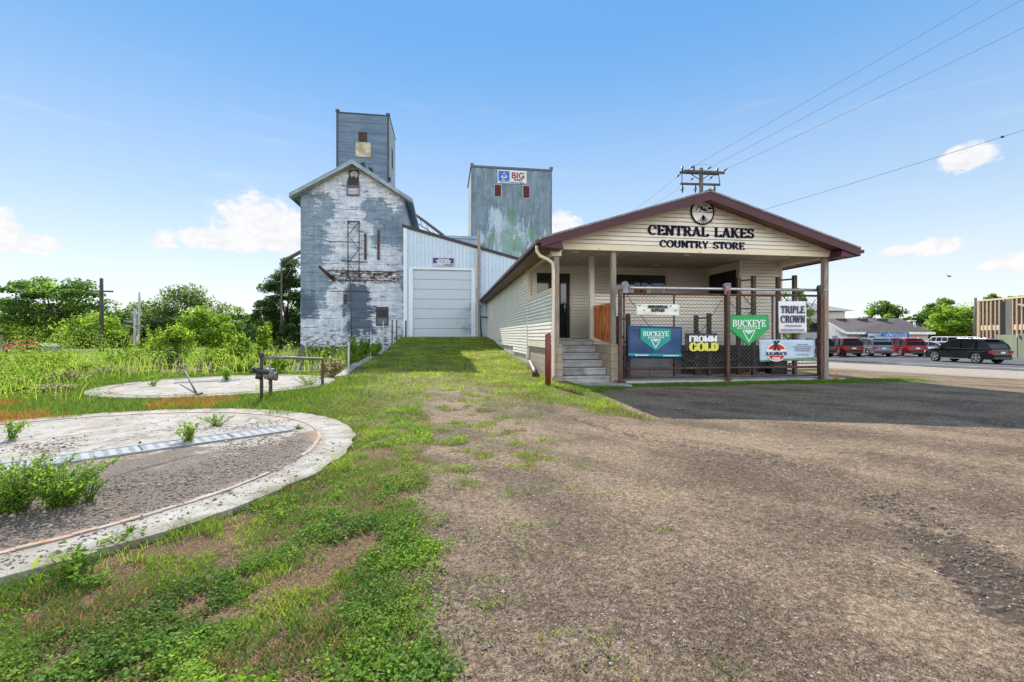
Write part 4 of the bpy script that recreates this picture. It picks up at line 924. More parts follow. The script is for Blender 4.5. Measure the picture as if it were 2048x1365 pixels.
# openings, ladder, rusty bits of the front
def hole(px0, px1, py0, py1, Y, m=None, th=.06): 
    a_, za = pp(px0, py0, Y); b_, zb = pp(px1, py1, Y); w = MB(); w.box(a_, b_, Y-th, Y-.002, zb, za); return w
w = MB(); Yf = EY0
pts = ppl([(697, 343), (701, 340), (716, 341), (719, 346), (717, 352), (719, 372), (718, 375), (696, 375), (694, 366), (698, 353)], Yf); w.prism(pts, 'y', Yf-.05, Yf-.003); hw = w.build('loft_opening', dark_in, ele)
w = MB()
for a, b_ in (((695, 374), (719, 374)), ((695, 391), (719, 391)), ((695, 366), (695, 391)), ((718.5, 366), (718.5, 391))):
    (x0, z0), (x1, z1) = pp(*a, Yf), pp(*b_, Yf); w.bar((x0, Yf-.1, z0), (x1, Yf-.1, z1), .08, .08)
w.build('frame', mat('grey_wood', (.17, .18, .2), .9, .3), hw)
w = MB(); w.prism(ppl([(700, 348), (706, 343), (713, 344), (717, 349), (715, 354), (712, 358), (709, 352), (704, 356)], Yf), 'y', Yf-.10, Yf-.06); w.build('torn_sheet', mat('torn_tin', (.35, .36, .38), .6, .3), hw)
w = hole(752, 777, 614, 652, Yf, th=.05); win = w.build('window', mat('boarded_grey', (.055, .06, .07), .8, .3, 4), ele); w = hole(755, 774, 620, 634, Yf-.05, th=.02); w.build('pane', dark_in, win); w = hole(755, 774, 637, 649, Yf-.05, th=.02); w.build('pane', mat('dusty_pane', (.10, .11, .13), .3, .2), win)
w = MB(); rusty = mat('rusty_iron', (.09, .045, .03), .8, .4, 5, .4, dirt=(.03, .02, .02), dirt_sc=4)
(xl, zt), (xr, zb) = pp(698, 446, Yf), pp(720, 556, Yf)
w.tube([(xl, Yf-.35, zb), (xl, Yf-.35, zt)], .035, 6); w.tube([(xr, Yf-.35, zb), (xr, Yf-.35, zt)], .035, 6)
w.bar((xl-.05, Yf-.35, zt), (xr+.05, Yf-.35, zt), .06, .1); w.bar((xl, Yf-.35, zb), (xr, Yf-.35, zb), .05, .05)
for k in range(4):
    za_ = zb+(zt-zb)*k/4; zc_ = zb+(zt-zb)*(k+1)/4
    w.bar((xl if k % 2 else xr, Yf-.35, za_), (xr if k % 2 else xl, Yf-.35, zc_), .04, .04)
for z_ in (zb, zt): w.bar((xl, Yf-.35, z_), (xl, Yf, z_), .04, .04); w.bar((xr, Yf-.35, z_), (xr, Yf, z_), .04, .04)
xq, zq = pp(701, 680, Yf); w.tube([(xl+.15, Yf-.3, zb), (xq+.12, Yf-.3, zq)], .025, 6)
w.build('ladder', dark_st, ele)
w = MB()
for (px, py0, py1, ww) in ((731, 468, 520, 2.2), (757, 461, 520, 2.2), (690, 588, 608, 2.5)):
    a_, za = pp(px-ww, py0, Yf); b_, zb_ = pp(px+ww, py1, Yf); w.box(a_, b_, Yf-.08, Yf-.003, zb_, za)
for (px0, px1, py, hh) in ((668, 790, 561.5, 1.5), (690, 735, 524, 1.2), (655, 800, 543, .8), (655, 720, 484, .7), (660, 740, 583, .8)):
    a_, za = pp(px0, py-hh, Yf); b_, zb_ = pp(px1, py+hh, Yf); w.box(a_, b_, Yf-.06, Yf-.003, zb_, za)
w.build('rusty_strip', rusty, ele)
w = MB(); rg = random.Random(5)
for k in range(9):
    px = rg.uniform(672, 790); py = rg.uniform(546, 560); s_ = rg.uniform(1.5, 6)
    a_, za = pp(px-s_, py-rg.uniform(.5, 2.5), Yf); b_, zb_ = pp(px+s_, py+rg.uniform(.5, 2.5), Yf); w.box(a_, b_, Yf-.05-.002*k, Yf-.004, zb_, za)
w.build('torn_cladding', rusty, ele)
w = MB(); (x0, z0), (x1, z1) = pp(641, 535, Yf-.6), pp(665, 557, Yf-.1); w.tube([(x0, Yf-.9, z0), (x1, Yf-.05, z1)], [.09, .13], 10); w.tube([(x1-.02, Yf-.06, z1), (x1+.05, Yf, z1)], .22, 12); w.build('spout', rusty, ele)
# tower
TX0, TX1, TY0, TY1, TZ = -7.97, -4.19, 35.0, 39.2, 17.95
w = MB(); w.box(TX0, TX1, TY0, TY1, 11.2, TZ); tw = w.build('tower', tow_m, ele)
w = MB(); w.box(TX1+.001, TX1+.02, TY0+.03, TY1-.02, 11.2, TZ-.03); w.build('tower_side', side_m, ele)
w = MB(); 
for (a_, b_) in ((TX0, TX0+.10), (TX1-.10, TX1)): w.box(a_-.02, b_+.02, TY0-.03, TY0-.002, 11.2, TZ+.02)
w.box(TX0-.06, TX0+.2, TY0-.08, TY0+.2, TZ+.003, TZ+.16); w.box(TX1-.2, TX1+.06, TY0-.08, TY0+.2, TZ+.003, TZ+.14); w.box(TX0-.03, TX1+.03, TY0-.05, TY0-.003, TZ-.07, TZ+.0); w.box(TX1+.022, TX1+.06, TY0, TY1, TZ-.06, TZ+.02)
a_, za = pp(712, 225, TY0+1); w.ball((a_+.3, TY0+1.4, TZ+.05), .55, 12, 6, sq=(1.3, 1, .5)); w.bar((a_-.2, TY0+.8, TZ), (a_-.28, TY0+.8, TZ+.35), .05, .05)
w.build('tower_trim', mat('dark_tin', (.05, .06, .07), .6, .3, 4), tw)
def louvre(px0, px1, py0, py1, Y, m_f, m_s, parent, n=7, nm='louvre'):
    a_, za = pp(px0, py0, Y); b_, zb = pp(px1, py1, Y); w = MB(); w.box(a_, b_, Y-.02, Y-.003, zb, za); bk = w.build(nm, dark_in, parent); w = MB()
    for k in range(n):
        z_ = zb+(za-zb)*(k+.5)/n; w.add([(a_, Y-.06, z_-.03), (b_, Y-.06, z_-.03), (b_, Y-.022, z_+.04), (a_, Y-.022, z_+.04)], [(0, 1, 2, 3)])
    w.build('slat', m_s, bk)
    if m_f:
        w = MB(); t_ = .05; w.box(a_-t_, b_+t_, Y-.06, Y-.003, za, za+t_); w.box(a_-t_, b_+t_, Y-.06, Y-.003, zb-t_, zb); w.box(a_-t_, a_, Y-.06, Y-.003, zb, za); w.box(b_, b_+t_, Y-.06, Y-.003, zb, za); w.build('frame', m_f, bk)
louvre(717, 734, 264, 284, TY0, None, mat('brown_slat', (.10, .07, .05), .8, .3), tw, 6)
a_, za = pp(711, 284.5, TY0-.03); b_, zb = pp(742, 315, TY0-.03); w = MB(); w.box(a_, b_, TY0-.05, TY0-.003, zb, za); w.build('faded_board', mat('faded_board', (.58, .54, .42), .8, .12, 2, .2, dirt=(.33, .31, .20), dirt_sc=2.2, dirt_amt=.75), tw)
w = MB()
for pts in ([(721, 326), (729, 325), (731, 334), (730, 341), (723, 334)], [(737, 335), (744, 336), (747, 345), (741, 346)], [(776, 356), (781, 355), (782, 364), (778, 364)]): w.prism(ppl(pts, TY0), 'y', TY0-.03, TY0-.003)
w.build('torn_hole', dark_in, tw)
w = MB(); w.box(TX1+.021, TX1+.04, 36.6, 37.4, 14.7, 16.2); w.build('window', dark_in, tw)
# conveyor tubes
w = MB(); (x0, z0), (x1, z1) = pp(840, 434, 41), pp(892, 474, 40); w.tube([(x0-.6, 41, z0+.35), (x1, 40.3, z1)], .13, 8); w.tube([(x0-.6, 41.3, z0-.25), (x1-.8, 40.5, z1+.1)], .05, 6)
for k in range(4): 
    q = k/4; w.bar((x0-.6+(x1-x0)*q, 41-.6*q, z0+.35+(z1-z0-.35)*q), (x0-.6+(x1-x0)*q+.2, 41.2-.6*q, z0-.2+(z1-z0)*q), .04, .04)
one(w, 'conveyor_tube', mat('tube_brown', (.12, .10, .085), .7, .3, 4), 'sloping brown conveyor tube between the elevator and the metal shed', 'conveyor')
w = MB(); (x0, z0), (x1, z1) = pp(566, 525, 36), pp(600, 506, 36); w.tube([(x0-.1, 36, z0), (x1+.5, 36, z1+.35)], .14, 8); w.tube([(x0+.1, 36, z0-.25), (x1+.5, 36, z1-.1)], .04, 6); w.bar((x0+.3, 36, z0+.1), (x1+.2, 36, z1-1.3), .06, .06); w.bar((x0+1.1, 36, z0+.4), (x0+.2, 36, z0-1.2), .05, .05); w.bar((x0+.8, 36, z0-.3), (x1+.3, 36, z1-.9), .05, .05)
w.tube([(x0-.1, 36, z0), (x0-.1, 36, -.2)], .07, 8)
one(w, 'conveyor_tube', mat('tube_brown', (.12, .10, .085), .7, .3, 4), 'brown conveyor spout and its trestle left of the elevator above the dark tree', 'conveyor')

# ------------------------------------------------------------------ second elevator block
def mill_material():
    m, t, b = newmat('mill_sheet'); c = t.coord(); x, y, z = t.xyz(c)
    nv = t.noise(t.scale(c, (2.6, 1, .5)), 1.0, 7, .68, .4); n1 = t.noise(c, .8, 6, .62); n2 = t.noise(c, 8, 5, .65)
    cc = t.mix(n1.ss(.3, .7), (.075, .125, .16), (.14, .215, .26)); cc = t.mix(nv.ss(.42, .68)*.6, cc, (.24, .34, .42)); ns = t.noise(t.scale(c, (6, 1, .8)), 2.2, 6, .7); cc = t.mix(ns.ss(.52, .7)*.45, cc, (.28, .38, .45)); cc = t.mix(ns.ss(.44, .34)*.5, cc, (.04, .07, .09))
    def blob(cx_, cz_, rx_, rz_):
        dx = (x+(nv-.5)*1.2-cx_)*(1/rx_); dz = (z+(n1-.5)*1.6-cz_)*(1/rz_); return 1.0-(dx*dx+dz*dz)
    wh = blob(-.3, 10.4, 3.0, 3.0)*.55
    for q in ((-1.3, 11.9, .55, 1.6), (-.9, 9.3, .7, 1.1), (1.8, 9.2, .6, 1.2), (.2, 8.8, 1.3, .5), (-2.9, 10.4, .35, .8), (3.3, 9.5, .25, 2.2), (-1.9, 12.4, .4, 1.2)): wh = wh.max(blob(*q))
    whm = (wh.ss(-.3, .8)*.9+(nv-.5)*1.6+(ns-.5)*1.5+(n2-.5)*.7).ss(.36, .8)*.85
    cc = t.mix(whm, cc, (.42, .52, .60))
    g = blob(.0, 10.0, 1.5, 2.2).max(blob(0, 12.4, .6, 1.3)).max(blob(.3, 8.3, 1.2, .6)).max(blob(-1.9, 10.2, .5, .9)).max(blob(2.0, 10.9, .4, .9))
    gm = (g.ss(-.3, .8)+(nv-.5)*1.2+(ns-.5)*3.4+(n2-.5)*1.6).ss(.55, 1.2)*.75
    cc = t.mix(gm, cc, (.05, .20, .06)); cc = t.mix(gm*n2.ss(.52, .62)*.6, cc, (.22, .34, .18))
    lines = (x*(1/.9)).fract()._m('SUBTRACT', .5).abs().ss(.475, .497)*.45; cc = t.mix(lines, cc, (.05, .08, .11))
    cc = t.mulc(cc, n2*.4+.8); setc(t, b, cc); b.inputs['Roughness'].default_value = .55; bump(t, b, n2*.5+(1.0-lines), .3, .02); return m
BX0, BX1, BY0, BY1, BZ = 2.44, 10.08, 42.0, 48.0, 17.15
mill = thing('feed_mill', ((BX0+BX1)/2, BY0, 0), 'square blue grey mill tower with faded green painted mark and a red and blue sign', 'mill tower')
w = MB(); w.box(BX0, BX1, BY0, BY1, -.5, BZ); w.build('wall', mill_material(), mill)
w = MB(); w.box(BX0-.02, BX0-.002, BY0+.05, BY1-.05, -.5, BZ-.1); w.build('side_cladding', side_m, mill)
w = MB(); w.box(BX0-.08, BX1+.08, BY0-.08, BY0-.003, BZ-.14, BZ+.03); w.box(BX0-.1, BX0-.022, BY0, BY1, BZ-.14, BZ+.03); w.box(BX0-.1, BX0+.2, BY0-.1, BY0+.2, BZ+.032, BZ+.2); w.box(BX1-.2, BX1+.12, BY0-.1, BY0+.2, BZ+.032, BZ+.25)
w.box(BX0-.03, BX0+.07, BY0-.03, BY0-.002, 0, BZ-.15); w.box(BX1-.07, BX1+.03, BY0-.03, BY0-.002, 0, BZ-.15); w.build('trim', mat('mill_trim', (.09, .12, .15), .6, .2), mill)
frame_w = mat('louvre_frame', (.45, .46, .48), .6, .1); slat_r = mat('red_slat', (.16, .03, .028), .6, .2)
louvre(989, 1002, 370, 394, BY0, frame_w, slat_r, mill, 9); louvre(1046, 1059, 372, 397, BY0, frame_w, slat_r, mill, 9)
YS = BY0-.05
w = MB(); w.prism(ppl([(995, 340), (1053, 343), (1053, 368), (995, 367)], YS), 'y', YS-.03, YS+.04); sg_ = w.build('sign_panel', mat('sign_offwhite', (.62, .64, .66), .5, .08), mill)
YS -= .036
def sh(pts, m, nm, e=0): w = MB(); w.prism(ppl(pts, YS), 'y', YS-.012-e, YS+.004); w.build(nm, m, sg_)
sh([(997, 342), (1019, 343), (1019, 363), (997, 362)], mat('sign_blue', (.0, .13, .55), .5, .05, bp=0), 'blue_field')
sh([(1008, 344.5), (1004, 352), (1001, 355), (1004, 355), (1006, 363), (1009, 363), (1011, 356), (1015, 355), (1012, 352)], mat('sign_paleblue', (.5, .7, .85), .5, .05, bp=0), 'rocket', .012)
sh([(1008, 347), (1005.5, 350), (1006, 355), (1010.5, 355), (1010, 350)], mat('sign_red', (.35, .012, .03), .5, .05, bp=0), 'rocket_red', .02)
sh([(1006, 357), (1010, 357), (1009, 361), (1007, 361)], navy_ink, 'rocket_tail', .02)
X_, Z_ = pp(1036, 357.5, YS); font_text('lettering', 'BIG', mat('sign_darkred', (.26, .01, .012), .5, .05, bp=0), sg_, X_, Z_, .58, YS-.006, off=.022, xs=1.02, depth=.006)
X_, Z_ = pp(1036, 362, YS); font_text('lettering', 'GAIN', navy_ink, sg_, X_, Z_, .16, YS-.006, off=.01, xs=1.5, depth=.006)
X_, Z_ = pp(1024, 366.2, YS); font_text('lettering', 'QUALITY LIVESTOCK FEEDS', navy_ink, sg_, X_, Z_, .10, YS-.006, off=.002, xs=1.35, depth=.006)
for tx, px, py, rot in (('S', 1028, 478, -8), ('I', 1037, 474, -22), ('I', 1041, 472, -26), ('Z', 996, 452, 40)):
    X_, Z_ = pp(px, py, BY0); font_text('faded_letter', tx, mat('faded_white', (.5, .58, .6), .7, .1, bp=0), mill, X_, Z_, .42, BY0-.006, depth=.003, rot=R(-rot), off=.01)

# ------------------------------------------------------------------ metal shed with the overhead door
ribw = mat('shed_metal', (.48, .60, .71), .45, .06, 1, .03, dirt=(.42, .52, .60), dirt_sc=1.5, dirt_amt=.4)
HX0, HX1, HY = -2.74, 6.2, 31.0
def shz(x): return 8.62-.262*(x-HX0)
shed = thing('metal_shed', (0, HY, 1.2), 'pale blue ribbed metal lean-to shed with a large overhead door', 'shed')
DX0, DX1, DZ1 = pp(826, 600, HY)[0], pp(943, 600, HY)[0], 5.78; SB = 1.12
w = MB(); 
w.prism([(HX0, SB-.6), (DX0-.05, SB-.6), (DX0-.05, shz(DX0)), (HX0, shz(HX0))], 'y', HY, HY+.06)
w.prism([(DX0-.05, DZ1), (DX1+.05, DZ1), (DX1+.05, shz(DX1)), (DX0-.05, shz(DX0-.05))], 'y', HY, HY+.06)
w.prism([(DX1+.05, SB-.6), (HX1, SB-.6), (HX1, shz(HX1)), (DX1+.05, shz(DX1+.05))], 'y', HY, HY+.06)
x = HX0+.12
while x < HX1:
    zb_ = DZ1+.16 if DX0-.2 < x < DX1+.2 else SB
    w.prism([(x-.028, -.0), (x+.028, 0), (x+.014, -.03), (x-.014, -.03)], 'z', zb_, shz(x)-.04) if False else w.add([(x-.03, HY-.001, zb_), (x-.012, HY-.032, zb_), (x+.012, HY-.032, zb_), (x+.03, HY-.001, zb_), (x-.03, HY-.001, shz(x)-.03), (x-.012, HY-.032, shz(x)-.03), (x+.012, HY-.032, shz(x)-.03), (x+.03, HY-.001, shz(x)-.03)], [(0, 1, 5, 4), (1, 2, 6, 5), (2, 3, 7, 6)])
    x += .255
w.build('front_wall', ribw, shed)
w = MB(); w.box(HX0, HX0+.06, HY+.06, 31.9, SB-.6, shz(HX0)); w.box(HX1-.06, HX1, HY+.06, 42, 0, shz(HX1)); w.build('side_wall', ribw, shed)
w = MB(); w.prism([(HX0-.05, shz(HX0)+.0), (HX1+.1, shz(HX1)), (HX1+.1, shz(HX1)+.06), (HX0-.05, shz(HX0)+.06)], 'y', HY+.05, 42); w.build('roof', roof_m, shed)
w = MB(); w.prism([(HX0-.10, shz(HX0)-.02), (HX1+.1, shz(HX1)-.02), (HX1+.1, shz(HX1)+.15), (HX0-.10, shz(HX0)+.17)], 'y', HY-.12, HY+.04); w.build('rake_trim', mat('dark_brown_trim', (.035, .022, .022), .6, .2), shed)
ftr = mat('door_trim', (.62, .70, .76), .5, .06)
w = MB(); w.box(DX0-.27, DX0-.02, HY-.09, HY-.035, SB, DZ1); w.box(DX1+.02, DX1+.27, HY-.09, HY-.035, SB, DZ1); w.box(DX0-.27, DX1+.27, HY-.09, HY-.035, DZ1+.001, DZ1+.14); w.box(HX0-.02, HX0+.22, HY-.06, HY-.035, SB-.3, shz(HX0+.2)-.02); w.box(DX1+.29, DX1+.42, HY-.07, HY-.035, 4.6, shz(DX1+.4)-.05); w.build('door_frame', ftr, shed)
def door_material():
    m, t, b = newmat('overhead_door'); c = t.coord(); x, y, z = t.xyz(c); n = t.noise(c, 1.3, 5, .65); n2 = t.noise(c, 12, 3)
    cc = t.mix(n, (.40, .48, .54), (.47, .555, .61))
    sm = ((x-1.75)*(1/1.15)); sz = (z-1.1)*(1/1.3); st_ = (1.0-(sm*sm+sz*sz)).ss(.0, 1.0)*n.ss(.35, .62)
    st2 = x.ss(1.55, 1.75)*z.ss(4.3, 3.2)*n.ss(.42, .6)
    cc = t.mix((st_.max(st2))*.75, cc, (.16, .19, .22)); setc(t, b, t.mulc(cc, n2*.12+.93)); b.inputs['Roughness'].default_value = .5; return m
dm = door_material(); w = MB(); w.box(DX0, DX1, HY+.10, HY+.16, SB-.1, DZ1+.05); dr = w.build('overhead_door', mat('seam_grey', (.22, .25, .27), .7), shed)
w = MB(); nsec = 7
for k in range(nsec):
    z0_ = SB+(DZ1-SB)*k/nsec; z1_ = SB+(DZ1-SB)*(k+1)/nsec; w.box(DX0, DX1, HY+.04, HY+.099, z0_+.022, z1_-.002)
dpo = w.build('panel', dm, dr)
w = MB(); w.box(DX0-.02, DX0+.02, HY-.034, HY+.12, SB, DZ1); w.box(DX1-.02, DX1+.02, HY-.034, HY+.12, SB, DZ1); w.box(DX0, DX1, HY-.034, HY+.12, DZ1-.02, DZ1+.001); w.build('jamb', ftr, dr)
YS = HY-.05; w = MB(); xa, za = pp(866.5, 516, YS); xb, zb = pp(907.5, 527.5, YS); w.box(xa, xb, YS-.03, YS+.018, zb, za); sgn_ = w.build('sign_panel', mat('sign_navy', (.012, .012, .16), .4, .1), shed)
cxs = (xa+xb)/2; font_text('lettering', 'CENTRAL LAKE', white_ink, sgn_, cxs, za-.13, .075, YS-.036, off=.006)
font_text('lettering', 'Plant and Garden', white_ink, sgn_, cxs, za-.25, .10, YS-.036, off=.008); font_text('lettering', 'Supplies and Services', white_ink, sgn_, cxs, za-.36, .075, YS-.036, off=.005)
w = MB(); w.box(xa+.05, xb-.02, YS-.025, YS+.018, zb-.19, zb-.005); w.build('sign_panel', mat('faded_plate', (.45, .50, .55), .6, .1), shed)
font_text('lettering', 'WAYNE', mat('faded_ink', (.16, .19, .21), .6, bp=0), shed, cxs+.35, zb-.17, .13, YS-.032, off=.008)
# wooden pole and pipe at the shed corner, parapet block behind
w = MB(); X_, _ = pxy(957.5, HY-.25); w.box(X_-.09, X_+.09, HY-.35, HY-.17, 3.9, 8.55); w.box(X_-.05, X_+.07, HY-.33, HY-.2, 1.0, 3.9)
for k in range(9): w.disc((X_+.11, HY-.26, 4.2+k*.5), .03, 'x', .06, 8)
one(w, 'wood_pole', old_wood, 'weathered square wooden pole against the shed right of the overhead door', 'pole')
w = MB(); xa = pxy(885, 40)[0]; xb = pxy(956, 40)[0]; w.box(xa, xb, 40, 41.8, 6, pp(900, 477, 40)[1]); w.box(xa-.1, xb+.1, 39.9, 41.9, pp(900, 477, 40)[1]+.002, pp(900, 472, 40)[1]); 
one(w, 'roof_block', lapped_metal('block_sheet', (.22, .29, .36), (.34, .42, .50)), 'low blue grey box rising behind the shed roof between the towers', 'roof box')
w = MB(); X_ = pxy(966, 30.7)[0]; w.box(HX0, 2.9, 30.2, 30.98, SB-.4, SB+.085) if False else w.tube([(X_-.2, 30.75, 3.4), (X_-.2, 30.75, 2.6), (X_+.45, 30.75, 2.55), (X_+.45, 30.75, 2.2)], .05, 8); w.tube([(X_-.2, 30.75, 2.6), (X_-.1, 30.75, 1.1)], .045, 8)
one(w, 'vent_pipe', dark_st, 'dark pipe with elbows in the corner between shed and store', 'pipe')
# ------------------------------------------------------------------ kerb wall, stakes, pipe rail, odds and ends
cw = mat('old_kerb', (.42, .38, .31), .92, .25, 4, .5, dirt=(.16, .14, .11), dirt_sc=3, dirt_amt=.6)
kw = thing('retaining_wall', (-2.93, 18.5, 0), 'narrow sloping concrete kerb wall along the left edge of the grass ramp', 'kerb wall')
segs = [(13.3, 16.0), (16.03, 18.6), (18.64, 21.6), (21.64, 24.2)]
for i, (y0, y1) in enumerate(segs):
    z0, z1 = -.02+max(0, float(terr(-2.5, y0)))+.02, max(0, float(terr(-2.5, y1)))+.05
    w = MB(); w.prism([(y0, -.4), (y1, -.4), (y1, z1), (y0, z0)], 'x', -3.08+.02*(i % 2), -2.80+.02*(i % 2)); w.build('kerb_section', cw, kw, .012)
st_w = mat('stake_pale', (.42, .44, .46), .5, .2, 5); 
for i, (Y_, px, pt, m_, rr, lab) in enumerate(((13.4, 697, 684, st_w, .028, 'pale metal stake at the near end of the kerb wall'), (19.0, 741, 664, st_w, .022, 'thin pale stake rising from the weeds beside the kerb wall, second from the near end'), (22.3, 766, 643, st_w, .028, 'taller pale stake near the far end of the kerb wall'),
        (26.0, 784, 641, rusty, .035, 'rusty stake in front of the elevator wall, left of a pair'), (27.5, 793, 640, rusty, .035, 'rusty stake in front of the elevator wall, right of a pair'), (30.0, 811.5, 642, dark_st, .05, 'short dark post at the left foot of the metal shed'))):
    X_, zt = pp(px, pt, Y_); zg = float(terr(X_, Y_)); w = MB(); w.tube([(X_, Y_, zg-.2), (X_+.01, Y_, zt)], rr, 8); w.tube([(X_+.01, Y_, zt), (X_+.01, Y_, zt+.01)], rr*1.15, 8)
    one(w, 'fence_stake', m_, lab, 'stake', 'stakes along the ramp edge')
pr = thing('pipe_railing', (-3.6, 10.2, -.1), 'rusty pipe railing with a valve and old motor between the two round pads', 'pipe railing')
(xa, ya) = pd(523, 9.2); (xb, yb) = pd(645, 11.8); za, zb = zd(712, 9.2), zd(718, 11.8)
rust_pipe = mat('rusty_pipe', (.06, .045, .04), .75, .4, 6, .4, dirt=(.17, .07, .035), dirt_sc=5, dirt_amt=.5)
w = MB(); w.tube([(xa, ya, -.3), (xa, ya, za)], .034, 10); w.ball((xa, ya, za+.02), .055, 10, 7); w.build('post', rust_pipe, pr)
w = MB(); w.tube([(xb, yb, -.2), (xb, yb, zb)], .035, 8); w.build('post', rust_pipe, pr)
w = MB(); w.tube([(xa, ya, za-.03), (xb, yb, zb)], .033, 8); w.build('rail', mat('grey_rail', (.20, .19, .18), .7, .3, 5), pr)
w = MB(); w.ball((xa-.03, ya-.03, zd(742, 9.2)), .085, 12, 8, sq=(1, .8, .9)); w.tube([(xa-.13, ya-.05, zd(740, 9.2)), (xa+.15, ya-.05, zd(746, 9.2))], .042, 10); w.tube([(xa-.02, ya-.02, zd(742, 9.2)-.05), (xa-.05, ya-.02, zd(758, 9.2))], .07, 8); w.disc((xa-.13, ya-.05, zd(740, 9.2)), .065, 'x', .04, 14); w.build('valve', dark_st, pr)
(xm, ym) = pd(541, 9.9); w = MB(); w.tube([(xm, ym, -.25), (xm, ym, .35)], .04, 8); w.build('post', rust_pipe, pr)
w = MB(); w.tube([(xm-.09, ym, .43), (xm+.13, ym-.07, .41)], .085, 14); w.disc((xm+.14, ym-.07, .41), .095, 'x', .03, 14); w.disc((xm-.02, ym-.03, .42), .095, 'x', .02, 14); w.build('motor', mat('rusty_motor', (.20, .09, .05), .7, .5, 4, .4, dirt=(.2, .24, .3), dirt_sc=3, dirt_amt=.7), pr)
w = MB(); w.box(xm-.07, xm+.07, ym-.08, ym+.05, .50, .58); w.tube([(xm, ym, .58), (xm-.02, ym, .66)], .025, 8); w.build('motor_cover', mat('blue_grey_cover', (.18, .22, .30), .6, .3), pr)
w = MB(); (x0, y0), (x1, y1) = pd(370, 12.2), pd(396, 9.6); pts = [(x0-.18, y0, .28), (x0-.10, y0, .40), (x0, y0, .42), (x0+.08, y0-.1, .34)]
w.tube(pts, .012, 6); w.tube([(x0+.05, y0-.1, .36), (x1, y1, .0)], .022, 6); w.tube([(x1-.3, y1-.1, -.05), (x1+.1, y1, .08)], .02, 6)
one(w, 'bent_rod', rust_pipe, 'bent iron rod leaning on the edge of the farther round pad', 'iron rod')
w = MB(); rgx = random.Random(9)
for k in range(9):
    D_ = 17.0; X_, Y_ = pd(556+13*k, D_); w.box(X_-.09, X_+.09, Y_, Y_+.15, -.2, .05+.14*rgx.random()+.1)
w.box(pd(530, 17.6)[0], pd(700, 17.6)[0], 17.3, 17.5, -.3, .02)
one(w, 'block_row', cw, 'row of pale broken concrete blocks behind the farther round pad', 'concrete blocks')

# ------------------------------------------------------------------ poles and wires
pole_m = mat('pole_wood', (.13, .12, .115), .9, .3, 2, .4, stretch=(6, 6, .6)); arm_m = mat('pole_arm', (.075, .07, .06), .9, .3, 4, .3); ins_m = mat('insulator', (.05, .05, .055), .35, .2)
PDp = 30.0; ux, uy = pd(1402, PDp); up = thing('utility_pole', (ux, uy, -.4), 'grey utility pole with two crossarms rising behind the store roof', 'utility pole')
w = MB(); ztop = zd(337, PDp); w.tube([(ux, uy, -.6), (ux, uy, ztop)], [.19, .135], 14); w.build('pole', pole_m, up)
def PX(px, py, D=PDp): a, b_ = pd(px, D); return Vector((a, b_, zd(py, D)))
ax = Vector((CY, -SY, 0))
w = MB(); w.bar(PX(1366, 344)-Vector((0, .15, 0)), PX(1446, 348)-Vector((0, .15, 0)), .12, .15); w.bar(PX(1362, 343)+Vector((.05, .25, .02)), PX(1440, 346.5)+Vector((.05, .25, .02)), .12, .15); w.build('crossarm', arm_m, up)
w = MB(); w.bar(PX(1361, 368), PX(1440, 370), .11, .13); w.build('crossarm', arm_m, up)
w = MB(); w.tube([PX(1364, 346), PX(1364, 367)], .03, 6); w.tube([PX(1437, 348), PX(1440, 369)], .03, 6); w.tube([PX(1381, 348), PX(1400, 360)], .03, 6); w.tube([PX(1421, 348), PX(1406, 359)], .03, 6); w.build('brace', arm_m, up)
for (px, py) in ((1365, 337), (1388, 338), (1435, 340)):
    w = MB(); p = PX(px, py); w.tube([p-Vector((0, 0, .2)), p+Vector((0, 0, .12))], [.05, .07], 8); w.build('insulator', ins_m, up)
for (a, b_) in (((1376, 339), (1390, 331)), ((1411, 340), (1424, 334)), ((1443, 345), (1456, 337)), ((1362, 348), (1351, 356)), ((1388, 356), (1380, 361)), ((1428, 351), (1416, 361))):
    w = MB(); p, q = PX(*a), PX(*b_); w.tube([p, p.lerp(q, .3), p.lerp(q, .35), p.lerp(q, .75), p.lerp(q, .8), q], [.02, .02, .055, .055, .02, .02], 8); w.build('strain_insulator', ins_m, up)
for px in (1364, 1390, 1428):
    w = MB(); p = PX(px, 371); w.tube([p, p-Vector((-.06, 0, .25)), p-Vector((-.02, 0, .5))], [.04, .07, .03], 8); w.tube([p-Vector((-.1, 0, .1)), p-Vector((.1, 0, .35))], .03, 6); w.build('cutout', ins_m, up)
wire_m = mat('wire', (.16, .17, .19), .6, .05, bp=0)
def cable(p, q, sag, r, label, ext=1.0, nm='power_line', cat='power line', n=24):
    q = p+(q-p)*ext
    pts = [p.lerp(q, k/n)-Vector((0, 0, 4*sag*(k/n)*(1-k/n))) for k in range(n+1)]; w = MB(); w.tube(pts, r, 5, caps=False); o = w.build(nm, wire_m); tag(o, label, cat, 'overhead wires'); return o
cable(PX(1392, 330), PX(1990, -25, 24), .25, .011, 'overhead wire running to the upper right, uppermost of the three', ext=2.4)
cable(PX(1425, 333), PX(2110, -45, 24), .25, .011, 'overhead wire running to the upper right, middle of the three', ext=2.4)
cable(PX(1457, 337), PX(2150, -5, 24), .30, .011, 'overhead wire running to the upper right, lowest of the three', ext=2.4)
o = cable(PX(1500, 428, 32), PX(2150, 218, 22), .25, .013, 'single lower overhead wire sloping up right with a dark knob near its end', ext=2.0)
pA, pB = PX(1500, 428, 32), PX(2150, 218, 22); pE = pA+(pB-pA)*2.0
def wpt(t_): return pA.lerp(pE, t_)-Vector((0, 0, 4*.25*t_*(1-t_)))
def colpx(v): return 1024+FPX*(v.x*CY-v.y*SY)/(v.y*CY+v.x*SY)
tk = min((i/400 for i in range(240)), key=lambda t_: abs(colpx(wpt(t_))-2006))
